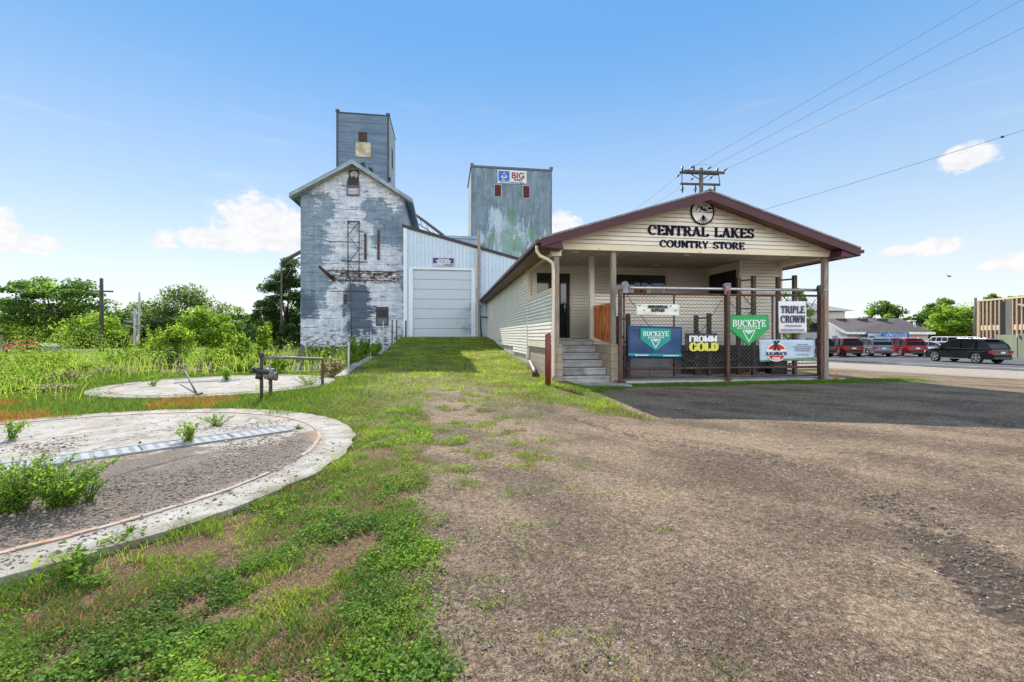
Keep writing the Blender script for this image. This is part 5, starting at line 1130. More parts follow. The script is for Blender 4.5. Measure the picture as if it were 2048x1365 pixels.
w = MB(); p = wpt(tk); w.ball(p, .07, 8, 6, sq=(1.6, 1, .8)); k_ = w.build('knob', ins_m, o); 
cable(PX(1350, 357), PX(1225, 450, 40), .1, .014, 'wire dropping left from the utility pole toward the store roof, upper one')
cable(PX(1378, 362), PX(1225, 462, 42), .1, .012, 'wire dropping left from the utility pole toward the store roof, lower one')
w = MB(); w.tube([PX(1390, 331), PX(1397, 330.5), PX(1415, 329), PX(1420, 330), PX(1424, 334)], .01, 5, caps=False); w.build('jumper_wire', wire_m, up)
# railway telegraph pole, signal and another pole at the left
D_ = 46.0; x_, y_ = pd(203, D_); tp = thing('telegraph_pole', (x_, y_, -.8), 'dark single crossarm pole standing alone at the left above the weeds', 'telegraph pole')
w = MB(); w.tube([(x_, y_, -1.0), (x_, y_, zd(557, D_))], [.21, .15], 12); w.build('pole', mat('dark_pole', (.07, .06, .058), .9, .4, 2, .5, stretch=(5, 5, .5)), tp)
w = MB(); w.bar(PX(184, 582.5, D_), PX(226, 583.5, D_), .12, .16); w.build('crossarm', arm_m, tp)
D_ = 52.0; rs = thing('railway_signal', (*pd(270, D_), -.9), 'pale railway signal mast with tangled arms and a round head in front of the trees', 'railway signal')
pale_m = mat('signal_grey', (.42, .42, .44), .6, .25, 3)
w = MB(); w.tube([PX(270, 702, D_), PX(270, 618, D_)], .14, 8); w.build('mast', pale_m, rs)
w = MB()
for a, b_, rr in (((248, 643), (270, 645), .12), ((258, 643), (268, 626), .08), ((262, 646), (270, 628), .08), ((262, 624), (266, 632), .06), ((252, 652), (262, 654), .10), ((272, 652), (288, 653), .13), ((276, 657), (283, 658), .08)): w.tube([PX(*a, D_), PX(*b_, D_)], rr, 6)
w.build('signal_arm', mat('signal_mixed', (.24, .23, .22), .7, .6, 2), rs)
w = MB(); p = PX(267, 678, D_); w.ball(p, .42, 12, 8, sq=(1, .35, 1.2)); w.build('signal_head', mat('signal_brown', (.16, .11, .10), .7, .3), rs)
w = MB(); w.prism([(PX(273, 674, D_).x, PX(273, 674, D_).z), (PX(280, 668, D_).x, PX(280, 668, D_).z), (PX(278, 680, D_).x, PX(278, 680, D_).z), (PX(275, 690, D_).x, PX(275, 690, D_).z)], 'y', PX(275, 680, D_).y-.1, PX(275, 680, D_).y); w.build('signal_blade', pale_m, rs)
D_ = 60; w = MB(); w.tube([PX(277, 690, D_), PX(279, 585, D_)], [.17, .12], 8); w.tube([PX(276, 600, D_), PX(281, 598, D_)], .1, 6)
one(w, 'telegraph_pole', pale_m, 'thin pale pole behind the railway signal', 'telegraph pole')
D_ = 62; w = MB(); w.tube([PX(1949.5, 690, D_), PX(1951, 596, D_)], [.22, .15], 10); w.tube([PX(1952.5, 612, D_), PX(1953.5, 630, D_)], [.28, .28], 10)
one(w, 'street_pole', pole_m, 'wooden street pole with a transformer left of the tan ribbed building', 'utility pole')
w = MB(); p = PX(1899, 553, 45); w.ball(p, .12, 8, 6, sq=(1.8, .6, .6)); w.add([p, p+Vector((.35, 0, .22)), p+Vector((.1, .1, .02)), p+Vector((-.3, 0, .2)), p+Vector((-.08, .12, .02))], [(0, 1, 2), (0, 4, 3), (2, 1, 0), (3, 4, 0)])
one(w, 'bird', dark_st, 'small dark bird flying in the clear sky at the right', 'bird')

# ------------------------------------------------------------------ buildings on the right and left
gz_ = -.75
low = thing('low_building', (*pd(1780, 64), gz_), 'low pale building with a dark hipped shingle roof and a blue sign', 'building')
DB = 62.0
def Q(px, py, D): return PX(px, py, D)
wallc = mat('pale_siding', (.46, .45, .41), .7, .08, 1, .1); roofs = shingle_mat('dark_shingles', (.13, .105, .10))
def quadprism(mb, p, q, depth, z0, z1, mi=0):
    """box whose front bottom edge runs p->q (xy), going back by depth"""
    p = Vector((p[0], p[1], 0)); q = Vector((q[0], q[1], 0)); d = (q-p).normalized(); n_ = Vector((-d.y, d.x, 0))
    pts = [p, q, q+n_*depth, p+n_*depth]; mb.prism([(v.x, v.y) for v in pts], 'z', z0, z1, mi)
p0, p1 = pd(1694, DB-1), pd(1856, DB+2)
eave = zd(665, DB)
w = MB(); quadprism(w, p0, p1, 11, gz_, eave); quadprism(w, pd(1600, DB+4), pd(1694.5, DB-.5), 9, gz_, eave); w.build('wall', wallc, low)
a, b_ = Vector((*pd(1692, DB-2), 0)), Vector((*pd(1870, DB+1.5), 0)); d = (b_-a).normalized(); n_ = Vector((-d.y, d.x, 0))
zr_ = zd(637, DB+6); r0 = Vector((*pd(1664, DB+6), zr_)); r1 = Vector((*pd(1800, DB+6.5), zr_))
A = a+Vector((0, 0, eave)); B = b_+Vector((0, 0, eave)); Cc = B+n_*13; Dd = A+n_*13-d*8; A2 = Vector((*pd(1600, DB+3), eave)); w = MB()
L0 = Vector((*pd(1600, DB+6), zr_)); w.add([A, B, r1, r0, Cc, Dd, L0, L0-Vector((0, 0, 2))], [(0, 1, 2, 3), (1, 4, 2), (4, 5, 3, 2), (0, 3, 6), (3, 5, 6)])
w.build('roof', roofs, low)
w = MB(); w.bar(A-Vector((0, 0, .12)), B-Vector((0, 0, .12)), .15, .32); w.bar(A-Vector((0, 0, .12)), Vector((*pd(1655, DB-1), zd(646, DB-1))), .2, .35); w.build('fascia', mat('white_fascia', (.75, .76, .76), .5), low)
w = MB()
gA = Vector((*pd(1694, DB-1.2), 0)); w.prism([(Q(1640, 650, DB-1).x, Q(1640, 650, DB-1).z), (Q(1640, 684, DB-1).x, gz_), (gA.x, gz_), (gA.x, eave-.3), (Q(1655, 650, DB-1).x, Q(1655, 648, DB-1).z)], 'y', gA.y, gA.y+.2); w.build('gable_end', mat('white_siding', (.66, .66, .64), .7), low)
w = MB(); pA, pB = Q(1733, 666.5, DB-1.6), Q(1815, 667, DB-.1); w.bar(Q(1735, 672, DB-1.3), Q(1815, 672, DB+.1), .1, .95); sgo = w.build('sign_panel', mat('sign_sky', (.42, .60, .74), .5, .15, .8), low)
yy = Q(1735, 672, DB-1.3)
w = MB()
for a_, b__ in (((1734, 665.3), (1816, 665.6)), ((1734, 665), (1734, 679)), ((1815.5, 665), (1815.5, 679))):
    w.bar(Q(*a_, DB-1.5), Q(*b__, DB-1.5+1.3*((b__[0]-a_[0])/82)), .1, .1)
w.build('sign_frame', dark_in, sgo)
cu = bpy.data.curves.new('t', 'FONT'); cu.body = "McConnell's"; cu.size = 1.0; cu.extrude = .01; cu.offset = .012; cu.align_x = 'CENTER'
to = bpy.data.objects.new('t', cu); COL.objects.link(to); bpy.context.view_layer.update(); me = bpy.data.meshes.new_from_object(to); bpy.data.objects.remove(to)
pc = Q(1787, 674.5, DB-.75)-Vector((0, .25, 0)); ang = math.atan2((Q(1815, 672, DB+.1)-yy).y, (Q(1815, 672, DB+.1)-yy).x)
me.transform(Matrix.Translation(pc-low.location) @ Matrix.Rotation(ang, 4, 'Z') @ Matrix.Rotation(R(90), 4, 'X')); me.materials.append(mat('sign_text_blue', (.02, .17, .50), .5, bp=0))
lo = bpy.data.objects.new('lettering', me); COL.objects.link(lo); lo.parent = sgo
for px, py in ((1684, 641), (1726, 641), (1766, 641)): w = MB(); p = Q(px, py, DB+4.6); w.box(p.x-.55, p.x+.55, p.y-.3, p.y+.5, p.z-.15, p.z+.22); w.build('roof_vent', dark_in, low)
w = MB(); w.tube([Q(1829, 657, DB+2), Q(1829, 644, DB+2)], .13, 10); w.tube([Q(1829, 643, DB+2), Q(1829, 641, DB+2)], .22, 10); w.build('flue', mat('pale_flue', (.45, .52, .52), .4), low)
w = MB(); w.bar(Q(1660, 676, DB-1.5), Q(1675, 676, DB-1.5), .06, .55); w.build('window', mat('bluish_window', (.2, .24, .34), .2), low)
w = MB(); D2 = 80; bz = zd(620, D2); xl, yl = pd(1560, D2); xr, yr = pd(1690, D2)
quadprism(w, (xl, yl), (xr, yr), 9, -.8, bz-.3)
one(w, 'far_house_wall', wallc, 'grey gabled house end behind the low building, beside the porch post', 'house'); hb = bpy.context.scene.objects['far_house_wall']; hb.name = 'far_house'
w = MB(); ctr = (Vector((xl, yl, 0))+Vector((xr, yr, 0)))/2; w.add([(xl-1, yl-1, bz-.2), (xr+1.2, yr-1, bz-.2), (xr+1.2, yr+9, bz-.2), (xl-1, yl+9, bz-.2), (ctr.x-2, ctr.y+4, zd(594, D2)), (ctr.x-2, ctr.y+4.1, zd(594, D2))], [(0, 1, 4), (1, 2, 5, 4), (2, 3, 5), (3, 0, 4, 5), (3, 2, 1, 0)])
hr = w.build('roof', mat('far_grey_roof', (.38, .38, .37), .8), None); hr.data.transform(Matrix.Translation(-hb.location)); hr.parent = hb

tan_b = mat('tan_panel', (.40, .29, .17), .8, .1, 2, .1); tan_l = mat('tan_rib', (.62, .47, .30), .7, .06, 2); brn = mat('brown_infill', (.16, .115, .08), .8, .15, 2)
DT = 50.0; tb = thing('tan_building', (*pd(2000, DT), gz_), 'two storey tan building with vertical ribs at the right edge', 'building')
ta, tb2 = Vector((*pd(1959, DT+1), 0)), Vector((*pd(2160, DT-9), 0)); td = (tb2-ta).normalized(); tn = Vector((-td.y, td.x, 0)); TL = (tb2-ta).length; ztp = zd(602, DT+1)
w = MB(); quadprism(w, (ta.x, ta.y), (tb2.x, tb2.y), 14, gz_, ztp); w.build('wall', tan_b, tb)
def TP(s, z, o=.0): v = ta+td*s-tn*o; return Vector((v.x, v.y, z))
w = MB(); mid0, mid1 = zd(661, DT), zd(651, DT)
for z0, z1 in ((mid1+.02, ztp-.15), (gz_+.3, mid0-.02)):
    w.bar(TP(.25, (z0+z1)/2, .02), TP(TL, (z0+z1)/2, .02), .03, z1-z0)
w.build('infill', brn, tb)
w = MB(); s = .1; i = 0
while s < TL:
    w.bar(TP(s, gz_, .10), TP(s, ztp, .10), .07 if i % 3 else .14, .1); s += .48; i += 1
w.bar(TP(0, (mid0+mid1)/2, .055), TP(TL, (mid0+mid1)/2, .055), .06, mid1-mid0); w.bar(TP(-.05, ztp, .1), TP(TL, ztp, .1), .14, .18); w.bar(TP(0, gz_, .03), TP(0, ztp, .03), .2, .3)
w.build('rib', tan_l, tb)
w = MB(); w.bar(TP(3.1, gz_+1, .2), TP(3.1, ztp-.3, .2), .25, .45); w.build('downpipe_recess', dark_in, tb)
w = MB(); w.bar(TP(3.6, gz_+2, .16), TP(3.6, ztp-.1, .16), .1, .5); w.build('grey_panel', mat('grey_panel', (.22, .2, .18), .8), tb)
w = MB(); w.bar(TP(5.1, zd(614, DT), .5), TP(5.8, zd(618, DT), .5), .3, .15); w.build('wall_light', mat('lamp_grey', (.35, .33, .3), .6), tb)
ge = MB(); g0, g1 = pd(1993, 45.0), pd(2034, 42.2); quadprism(ge, g0, g1, 3, gz_, zd(670, 44)); g2 = pd(2036, 42.1); g3 = pd(2100, 39); quadprism(ge, g2, g3, 3, gz_, zd(668, 42))
one(ge, 'dumpster_enclosure', mat('sage_fence', (.17, .19, .13), .8, .12, 1, .2, stretch=(5, 5, .3)), 'sage green board enclosure in front of the tan building', 'enclosure')
w = MB(); p = Q(2022, 672, 42.6); w.box(p.x-.22, p.x+.22, p.y-.6, p.y-.55, p.z-.15, p.z+.15); one(w, 'notice', white_paint, 'small white notice on the sage green enclosure', 'notice')
w = MB(); w.ball(Q(1744, 676, DB-1.55), .5, 12, 8, sq=(1.0, .12, .55)); w.build('sign_mark', mat('sign_dark_teal', (.02, .06, .12), .5), sgo)
# left edge: small white hut, red car, blue bins, platform
w = MB(); D_ = 60; quadprism(w, pd(-110, D_), pd(-72, D_), 5, -1.0, zd(663, D_)); one(w, 'white_hut', mat('hut_white', (.6, .58, .58), .7, .1), 'small white hut at the left edge of the field', 'hut'); hut = SC.objects['white_hut']
w = MB(); quadprism(w, pd(-115, D_-.5), pd(-70, D_-.5), 6, zd(663, D_)+.003, zd(660, D_)); r_o = w.build('roof', mat('hut_roof', (.5, .45, .42), .8), None); r_o.data.transform(Matrix.Translation(-hut.location)); r_o.parent = hut
bins = thing('storage_bin', (*pd(95, 64), -1.0), 'long blue container with a white ribbed lid behind the weeds, right of the red car', 'container')
w = MB(); quadprism(w, pd(74, 64), pd(120, 64), 2, -1.05, zd(693, 64)); w.build('body', mat('bin_blue', (.05, .10, .2), .6, .3), bins)
w = MB()
for k in range(9):
    a_, b__ = pd(73+5.3*k, 63.9), pd(73+5.3*k+4.4, 63.9); quadprism(w, a_, b__, 2.2, zd(693, 64)+.004, zd(687.5, 64))
w.build('lid', mat('bin_lid', (.72, .72, .7), .5), bins)
w = MB(); D_ = 58; quadprism(w, pd(122, D_), pd(243, D_), .4, zd(703, D_), zd(698.5, D_)); quadprism(w, pd(150, D_-.2), pd(236, D_-.2), .1, -1.0, zd(703.2, D_)); one(w, 'loading_platform', mat('platform_tan', (.42, .40, .3), .9, .2), 'low tan timber platform beyond the weeds at the foot of the dark pole', 'platform')
# ------------------------------------------------------------------ cars
tyre_m = mat('tyre', (.014, .014, .015), .8, .1); rim_m = mat('alloy_rim', (.55, .56, .58), .3, .1, metal=.7); cglass = mat('car_glass', (.010, .012, .015), .08, .05, bp=0, spec=.2)
plastic = mat('black_plastic', (.02, .02, .022), .5, .1); redl = mat('tail_red', (.32, .01, .012), .15, .05, bp=0, coat=.5); clear_l = mat('head_clear', (.6, .62, .65), .1, .05, bp=0, coat=.8); chrome = mat('chrome', (.7, .7, .72), .15, .02, bp=0, metal=1.0); plate_m = mat('plate', (.6, .66, .75), .4, .1, bp=0)
def paint(name, c): 
    m = mat(name, c, .3, .04, .8, 0, coat=.25, spec=.2); m.node_tree.nodes['Principled BSDF'].inputs['Coat Roughness'].default_value = .06; return m
KIND = {   # y forward; lower outline (top edge from rear to front), greenhouse outline, wheel y, wheel r, half width, roof z
 'suv': dict(low=[(-2.38, .42), (-2.42, .62), (-2.36, .98), (-2.28, 1.08), (.95, 1.08), (1.55, 1.04), (2.15, .92), (2.36, .72), (2.40, .45), (2.30, .28)], gh=[(-2.24, 1.06), (-2.08, 1.36), (-1.90, 1.56), (-1.70, 1.64), (-.9, 1.70), (-.2, 1.71), (.25, 1.66), (.6, 1.50), (1.25, 1.06)], wy=(-1.45, 1.48), wr=.38, hw=.96, pil=[-1.30, -.30]),
 'sedan': dict(low=[(-2.32, .40), (-2.38, .6), (-2.30, .95), (-1.75, 1.02), (.95, .98), (1.7, .88), (2.2, .74), (2.34, .5), (2.25, .25)], gh=[(-1.95, 1.0), (-1.25, 1.36), (-.5, 1.46), (.1, 1.45), (1.15, .97)], wy=(-1.38, 1.42), wr=.33, hw=.90, pil=[-1.2, -.3]),
 'van': dict(low=[(-2.5, .45), (-2.55, .7), (-2.5, 1.15), (1.35, 1.15), (2.1, 1.0), (2.42, .8), (2.45, .4)], gh=[(-2.48, 1.12), (-2.35, 1.85), (-2.1, 1.93), (.6, 1.92), (1.6, 1.12)], wy=(-1.5, 1.55), wr=.36, hw=.98, pil=[-1.5, -.4, .55]),
}
def car(kind, pm, x, y, z, az, label, cat='car', group='vehicles parked on the asphalt', roof_col=None):
    K = KIND[kind]; th = thing('parked_car' if kind != 'van' else 'parked_van', (0, 0, 0), label, cat, group)
    hw = K['hw']; wr = K['wr']; bottom = []
    for wy in K['wy'][::-1]:
        for k in range(9): a = math.pi*k/8; bottom.append((wy+math.cos(a)*(wr+.07), .30+max(0, math.sin(a))*(wr+.13)))
    out = K['low']+[(K['low'][-1][0], .26)]+bottom+[(K['low'][0][0], .30)]
    tap = lambda q: 1-.16*max(0, (abs(q)-1.45)/.95)**2
    w = MB(); n = len(out); cz = .7
    rings = []
    for xx, s_, dz in ((-hw, .0, 0), (-hw+.10, 1, 0), (hw-.10, 1, 0), (hw, 0, 0)):
        ring = []
        for (py_, pz) in out:
            tp = tap(py_)
            top = pz > .85; end = abs(py_) > 2.0
            k = 1.0 if s_ else (.985 if not top else .97)
            yy_ = py_*(.985 if s_ == 0 and end else 1); zz_ = pz-(0.05 if (s_ == 0 and top) else 0)
            ring.append((xx*tp, yy_, zz_))
        rings.append(ring)
    vs = [p for r in rings for p in r]; fs = [list(range(n)), [3*n+i for i in range(n)][::-1]]
    for j in range(3):
        for i in range(n): a = j*n+i; b = j*n+(i+1) % n; fs.append((b, a, a+n, b+n))
    w.add(vs, fs); body = w.build('body', pm, th, .035)
    def gx_(zz): t_ = (zz-1.0)/.75; return hw*.95-.18*max(0, t_)
    gh = K['gh']; w = MB(); n = len(gh)
    gt = lambda p: gx_(p[1])*(1-.10*max(0, (abs(p[0]+.3)-1.2)/.8)**2)
    L_ = [(-gt(p), p[0], p[1]) for p in gh]; R_ = [(gt(p), p[0], p[1]) for p in gh]
    w.add(L_+R_, [list(range(n)), [n+i for i in range(n)][::-1]]+[(i+1, i, n+i, n+i+1) for i in range(n-1)]+[(0, n-1, 2*n-1, n)]); w.build('windows', cglass, th)
    w = MB(); top = [p for p in gh if p[1] > gh[0][1]+.25]     # roof skin, rails and pillars in body colour
    for i in range(len(top)-1):
        a, b = top[i], top[i+1]; xa_, xb_ = gt(a)+.012, gt(b)+.012
        w.add([(-xa_, a[0], a[1]+.015), (xa_, a[0], a[1]+.015), (xb_, b[0], b[1]+.015), (-xb_, b[0], b[1]+.015), (-xa_-.02, a[0], a[1]-.06), (xa_+.02, a[0], a[1]-.06), (xb_+.02, b[0], b[1]-.06), (-xb_-.02, b[0], b[1]-.06)], [(0, 1, 2, 3), (0, 3, 7, 4), (1, 5, 6, 2)])
    for sg in (-1, 1):
        for (a, b) in ((gh[0], top[0]), (top[-1], gh[-1])): w.bar((sg*(gt(a)+.004), a[0], a[1]-.02), (sg*(gt(b)+.004), b[0], b[1]), .05, .09)
        for py_ in K['pil']:
            zt = np.interp(py_, [p[0] for p in gh], [p[1] for p in gh]); w.bar((sg*(gx_(1.05)+.004), py_-.04, 1.03), (sg*(gx_(zt)+.004), py_, zt-.02), .03, .06)
    w.build('roof', roof_col or pm, th)
    if kind == 'suv':
        for sg in (-1, 1):
            w = MB(); w.tube([(sg*.68, -1.6, 1.68), (sg*.68, -1.5, 1.73), (sg*.68, .0, 1.76), (sg*.68, .15, 1.69)], .018, 6); w.build('roof_rail', chrome, th)
        w = MB(); w.box(-.62, .62, -2.02, -1.70, 1.645, 1.68); w.build('spoiler', pm, th, .01)
    for wy in K['wy']:
        for sg in (-1, 1):
            w = MB(); xo = sg*(hw-.02); xi = sg*(hw-.24); ns = 24
            prof = [(xi, wr-.14), (xi, wr-.03), (xi+sg*.03, wr), (xo-sg*.03, wr), (xo, wr-.03), (xo, wr-.105)]
            vs = [(px_, wy+math.cos(2*math.pi*k/ns)*pr_, wr+math.sin(2*math.pi*k/ns)*pr_) for px_, pr_ in prof for k in range(ns)]
            m_ = len(prof); fs = [(j*ns+i, j*ns+(i+1) % ns, (j+1)*ns+(i+1) % ns, (j+1)*ns+i) for j in range(m_-1) for i in range(ns)]
            if sg > 0: fs = [f[::-1] for f in fs]
            w.add(vs, fs, 0, True); wh = w.build('wheel', tyre_m, th)
            w = MB(); xr_ = xo-sg*.03; w.disc((xr_-sg*.04, wy, wr), wr-.10, 'x', .03, 24, 1)
            for k in range(5):
                a = 2*math.pi*k/5+.3; a2 = .11
                for q in (-a2, a2): w.bar((xr_, wy+math.cos(a)*.05, wr+math.sin(a)*.05), (xr_, wy+math.cos(a+q)*(wr-.12), wr+math.sin(a+q)*(wr-.12)), .03, .035)
            for k in range(20): a0, a1 = 2*math.pi*k/20, 2*math.pi*(k+1)/20; w.bar((xr_, wy+math.cos(a0)*(wr-.115), wr+math.sin(a0)*(wr-.115)), (xr_, wy+math.cos(a1)*(wr-.115), wr+math.sin(a1)*(wr-.115)), .04, .03)
            w.disc((xr_, wy, wr), .05, 'x', .05, 12); w.build('rim', [rim_m, plastic], wh)
    zt = K['low'][2][1]; yr = K['low'][1][0]
    for sg in (-1, 1):
        w = MB(); w.box(sg*(hw-.40), sg*(hw-.10), yr-.01, yr+.22, zt-.26, zt-.06); w.build('taillight', redl, th, .01)
        w = MB(); yf = K['low'][-3][0]; w.box(sg*(hw-.45), sg*(hw-.14), yf-.22, yf+.03, .66, .80); w.build('headlight', clear_l, th, .01)
        w = MB(); w.box(sg*(hw+.0), sg*(hw+.18), .78, .90, 1.02, 1.17); w.build('mirror', pm, th, .02)
        w = MB(); w.box(sg*(hw-.02), sg*(hw+.012), -1.0, 1.0, .28, .33); w.build('sill_trim', chrome, th)
        for py_ in (-.55, .35):
            w = MB(); w.box(sg*hw, sg*(hw+.02), py_-.1, py_+.1, .93, .955); w.build('handle', pm, th)
    w = MB(); w.box(-.72, .72, yr-.05, yr+.05, .32, .50); w.build('rear_bumper', plastic, th, .02)
    w = MB(); w.box(-.17, .17, yr-.025, yr+.02, .72, .84); w.build('number_plate', plate_m, th)
    w = MB(); w.box(-.60, .60, yr-.015, yr+.03, zt-.13, zt-.10); w.build('tail_bar', redl if kind == 'suv' else chrome, th)
    th.location = (x, y, z); th.scale = (1, 1, 1.05 if kind == 'suv' else 1); th.rotation_euler = (0, 0, R(-az)); return th
p_black = paint('paint_black', (.006, .007, .011)); p_red = paint('paint_red', (.17, .006, .010)); p_silver = paint('paint_silver', (.36, .38, .40)); p_blue = paint('paint_steel', (.14, .16, .19)); p_white = paint('paint_white', (.62, .64, .64)); p_dred = paint('paint_dark_red', (.07, .004, .007))
zc = -.73
X_, Y_ = pd(1931, 34.4); car('suv', p_black, X_, Y_, zc, 3, 'glossy black station wagon in front, nearest of the parked vehicles')
for kind, pm_, px, D_, az, lab in (('suv', p_dred, 1684, 45.5, 22, 'dark red wagon parked just right of the porch corner post'), ('suv', p_blue, 1741, 45.5, 22, 'silver grey wagon parked between the two red wagons'),
        ('suv', p_red, 1802, 45.5, 19, 'bright red wagon parked left of the silver car'), ('sedan', p_silver, 1868, 46.5, 12, 'low silver car partly hidden behind the nose of the black wagon'),
        ('van', p_white, 1884, 55, 25, 'silver grey people carrier behind the silver car'), ('van', p_white, 1942, 54, 20, 'white pickup shaped van behind the roof of the black wagon'), ('suv', p_black, 1630, 45.5, 22, 'black vehicle seen in part left of the porch corner post')):
    X_, Y_ = pd(px, D_); car(kind, pm_, X_, Y_, zc, az, lab)
X_, Y_ = pd(42, 56); car('sedan', paint('paint_bright_red', (.42, .012, .015)), X_, Y_, -.72, -62, 'red car beyond the tall weeds at the left edge')

# ------------------------------------------------------------------ foliage
def leaf_material(name, dark, mid, lite, dry=(.20, .13, .05), trans=.55, gl=.02):
    m = bpy.data.materials.new(name); m.use_nodes = True; t = T(m.node_tree); nt = m.node_tree
    nt.nodes.remove(nt.nodes['Principled BSDF']); out = nt.nodes['Material Output']
    a = nt.nodes.new('ShaderNodeAttribute'); a.attribute_name = 'tint'
    r = nt.nodes.new('ShaderNodeValToRGB'); cr = r.color_ramp; nt.links.new(a.outputs['Fac'], r.inputs[0])
    cr.elements[0].position = 0.0; cr.elements[0].color = (*dry, 1); cr.elements[1].position = 1.0; cr.elements[1].color = (*lite, 1)
    e = cr.elements.new(.10); e.color = (*dry, 1); e = cr.elements.new(.16); e.color = (*dark, 1); e = cr.elements.new(.55); e.color = (*mid, 1)
    d = nt.nodes.new('ShaderNodeBsdfDiffuse'); tr = nt.nodes.new('ShaderNodeBsdfTranslucent'); g = nt.nodes.new('ShaderNodeBsdfGlossy'); g.inputs['Roughness'].default_value = .6
    nt.links.new(r.outputs[0], d.inputs[0])
    br = t.mulc(r.outputs[0], 2.0); nt.links.new(br, tr.inputs[0]); g.inputs[0].default_value = (.8, .85, .8, 1)
    m1 = nt.nodes.new('ShaderNodeMixShader'); m1.inputs[0].default_value = trans; nt.links.new(d.outputs[0], m1.inputs[1]); nt.links.new(tr.outputs[0], m1.inputs[2])
    m2 = nt.nodes.new('ShaderNodeMixShader'); m2.inputs[0].default_value = gl; nt.links.new(m1.outputs[0], m2.inputs[1]); nt.links.new(g.outputs[0], m2.inputs[2])
    nt.links.new(m2.outputs[0], out.inputs[0]); return m
leaf_a = leaf_material('leaf_deep', (.035, .08, .014), (.08, .15, .026), (.19, .29, .05))
leaf_b = leaf_material('leaf_bright', (.06, .13, .012), (.15, .25, .02), (.30, .40, .04))
leaf_c = leaf_material('leaf_olive', (.05, .09, .02), (.105, .16, .038), (.21, .27, .075))
leaf_d = leaf_material('leaf_dark', (.020, .05, .014), (.042, .09, .022), (.10, .17, .04), trans=.45)
bark = mat('bark', (.07, .055, .045), .95, .3, 3, .6, stretch=(4, 4, .7))
def leaf_quads(P, s, rng, up=.3, aspect=.6, nrm=None):
    """P (n,3) centres, s (n,) sizes -> verts (4n,3)"""
    n = len(P); N = rng.normal(size=(n, 3)); N[:, 2] = np.abs(N[:, 2])+up
    if nrm is not None: N = N*.8+nrm*1.0
    N /= np.linalg.norm(N, axis=1)[:, None]+1e-9
    A = np.cross(N, rng.normal(size=(n, 3))); A /= np.linalg.norm(A, axis=1)[:, None]+1e-9; B = np.cross(N, A)
    s = s[:, None]; a = A*s*.5; b = B*s*.5*aspect
    return np.stack([P-a, P-b, P+a, P+b], 1).reshape(-1, 3)
def tree(name, label, cat, px, ptop, wpx, D, mt, seed, nleaf=7000, ls=.28, cb=.25, group=None, flat=.9, clumps=46, trunk=True, czk=1.0, zb=None, spread=1.0, shoots=0):
    rng = np.random.default_rng(seed); x, y = pd(px, D); z0 = float(terr(x, y)) if zb is None else zb
    H = zd(ptop, D)-z0; rx = wpx/2*D/FPX; th = thing(name, (x, y, z0), label, cat, group)
    cz = z0+H*(cb+(1-cb)/2); rz = H*(1-cb)/2
    d = rng.normal(size=(clumps, 3)); d /= np.linalg.norm(d, axis=1)[:, None]; rad = rng.uniform(.30, .98, clumps)**.6
    C_ = np.stack([x+d[:, 0]*rad*rx*.86, y+d[:, 1]*rad*rx*.8, cz+d[:, 2]*rad*rz*flat], 1)
    cr = rx*rng.uniform(.14, .30, clumps)*spread; crz = cr*rng.uniform(.45, .8, clumps)*czk; crz = np.minimum(crz, rz*.4)
    per = rng.integers(0, clumps, nleaf); g = rng.normal(size=(nleaf, 3)); gl_ = np.linalg.norm(g, axis=1)[:, None]; g = g/gl_*np.minimum(gl_, 1.9)*.62
    P = C_[per]+g*np.stack([cr[per], cr[per], crz[per]], 1)
    if shoots:
        k = int(nleaf*.25); sh = rng.integers(0, shoots, k); a = rng.uniform(0, 6.28, shoots); rr = rng.uniform(0, .8, shoots)*rx; t_ = rng.random(k)
        P[:k] = np.stack([x+np.cos(a[sh])*rr[sh]+np.cos(a[sh])*t_*.15*rx, y+np.sin(a[sh])*rr[sh], z0+H*(.55+.5*t_*rng.uniform(.7, 1.1, shoots)[sh])], 1)+rng.normal(size=(k, 3))*.035*H/1.5
    P[:, 2] = np.maximum(P[:, 2], z0+.02)
    ctint = rng.normal(0, .16, clumps); tint = np.clip(.5+ctint[per]+rng.normal(0, .17, nleaf), .14, 1)
    V_ = leaf_quads(P, ls*rng.uniform(.6, 1.4, nleaf), rng, .25, .62)
    V_ -= np.array([x, y, z0]); o = np_mesh('crown', V_, np.arange(4*nleaf), 4, mt, np.repeat(tint, 4), th)
    if trunk:
        w = MB(); tr_ = max(.05, H*.022); b0 = Vector((x, y, z0-.3)); top = Vector((x, y, cz)); fork = b0.lerp(top, .55)
        w.tube([b0, b0.lerp(top, .3)+Vector((rng.normal()*.1, rng.normal()*.1, 0)), fork, top], [tr_*1.2, tr_, tr_*.75, tr_*.3], 8)
        idx = rng.permutation(clumps)[:14]
        for i in idx:
            c = Vector(C_[i]); st_ = b0.lerp(top, rng.uniform(.35, .8)); mid_ = st_.lerp(c, .5)+Vector((0, 0, (c.z-st_.z)*.12)); w.tube([st_, mid_, c], [tr_*.45, tr_*.28, tr_*.08], 5)
        w.build('trunk', bark, th)
    return th
G1 = 'trees along the far side of the field'
tree('broadleaf_tree', 'tree cut by the left edge of the picture above the white hut', 'tree', -12, 578, 90, 70, leaf_a, 1, 4000, .42, .2, G1)
tree('spreading_tree', 'large airy tree with layered spreading crown at the far left', 'tree', 104, 549, 186, 68, leaf_a, 2, 12000, .42, .28, G1, flat=1.0, clumps=58, spread=1.0, czk=.55)
tree('broadleaf_tree', 'olive green low tree below the spreading tree at the left', 'tree', 40, 625, 110, 66, leaf_b, 3, 4500, .36, .05, G1)
tree('round_bush', 'bright round bushy tree just left of the dark pole', 'tree', 178, 627, 118, 60, leaf_b, 4, 7000, .30, .03, G1, clumps=60)
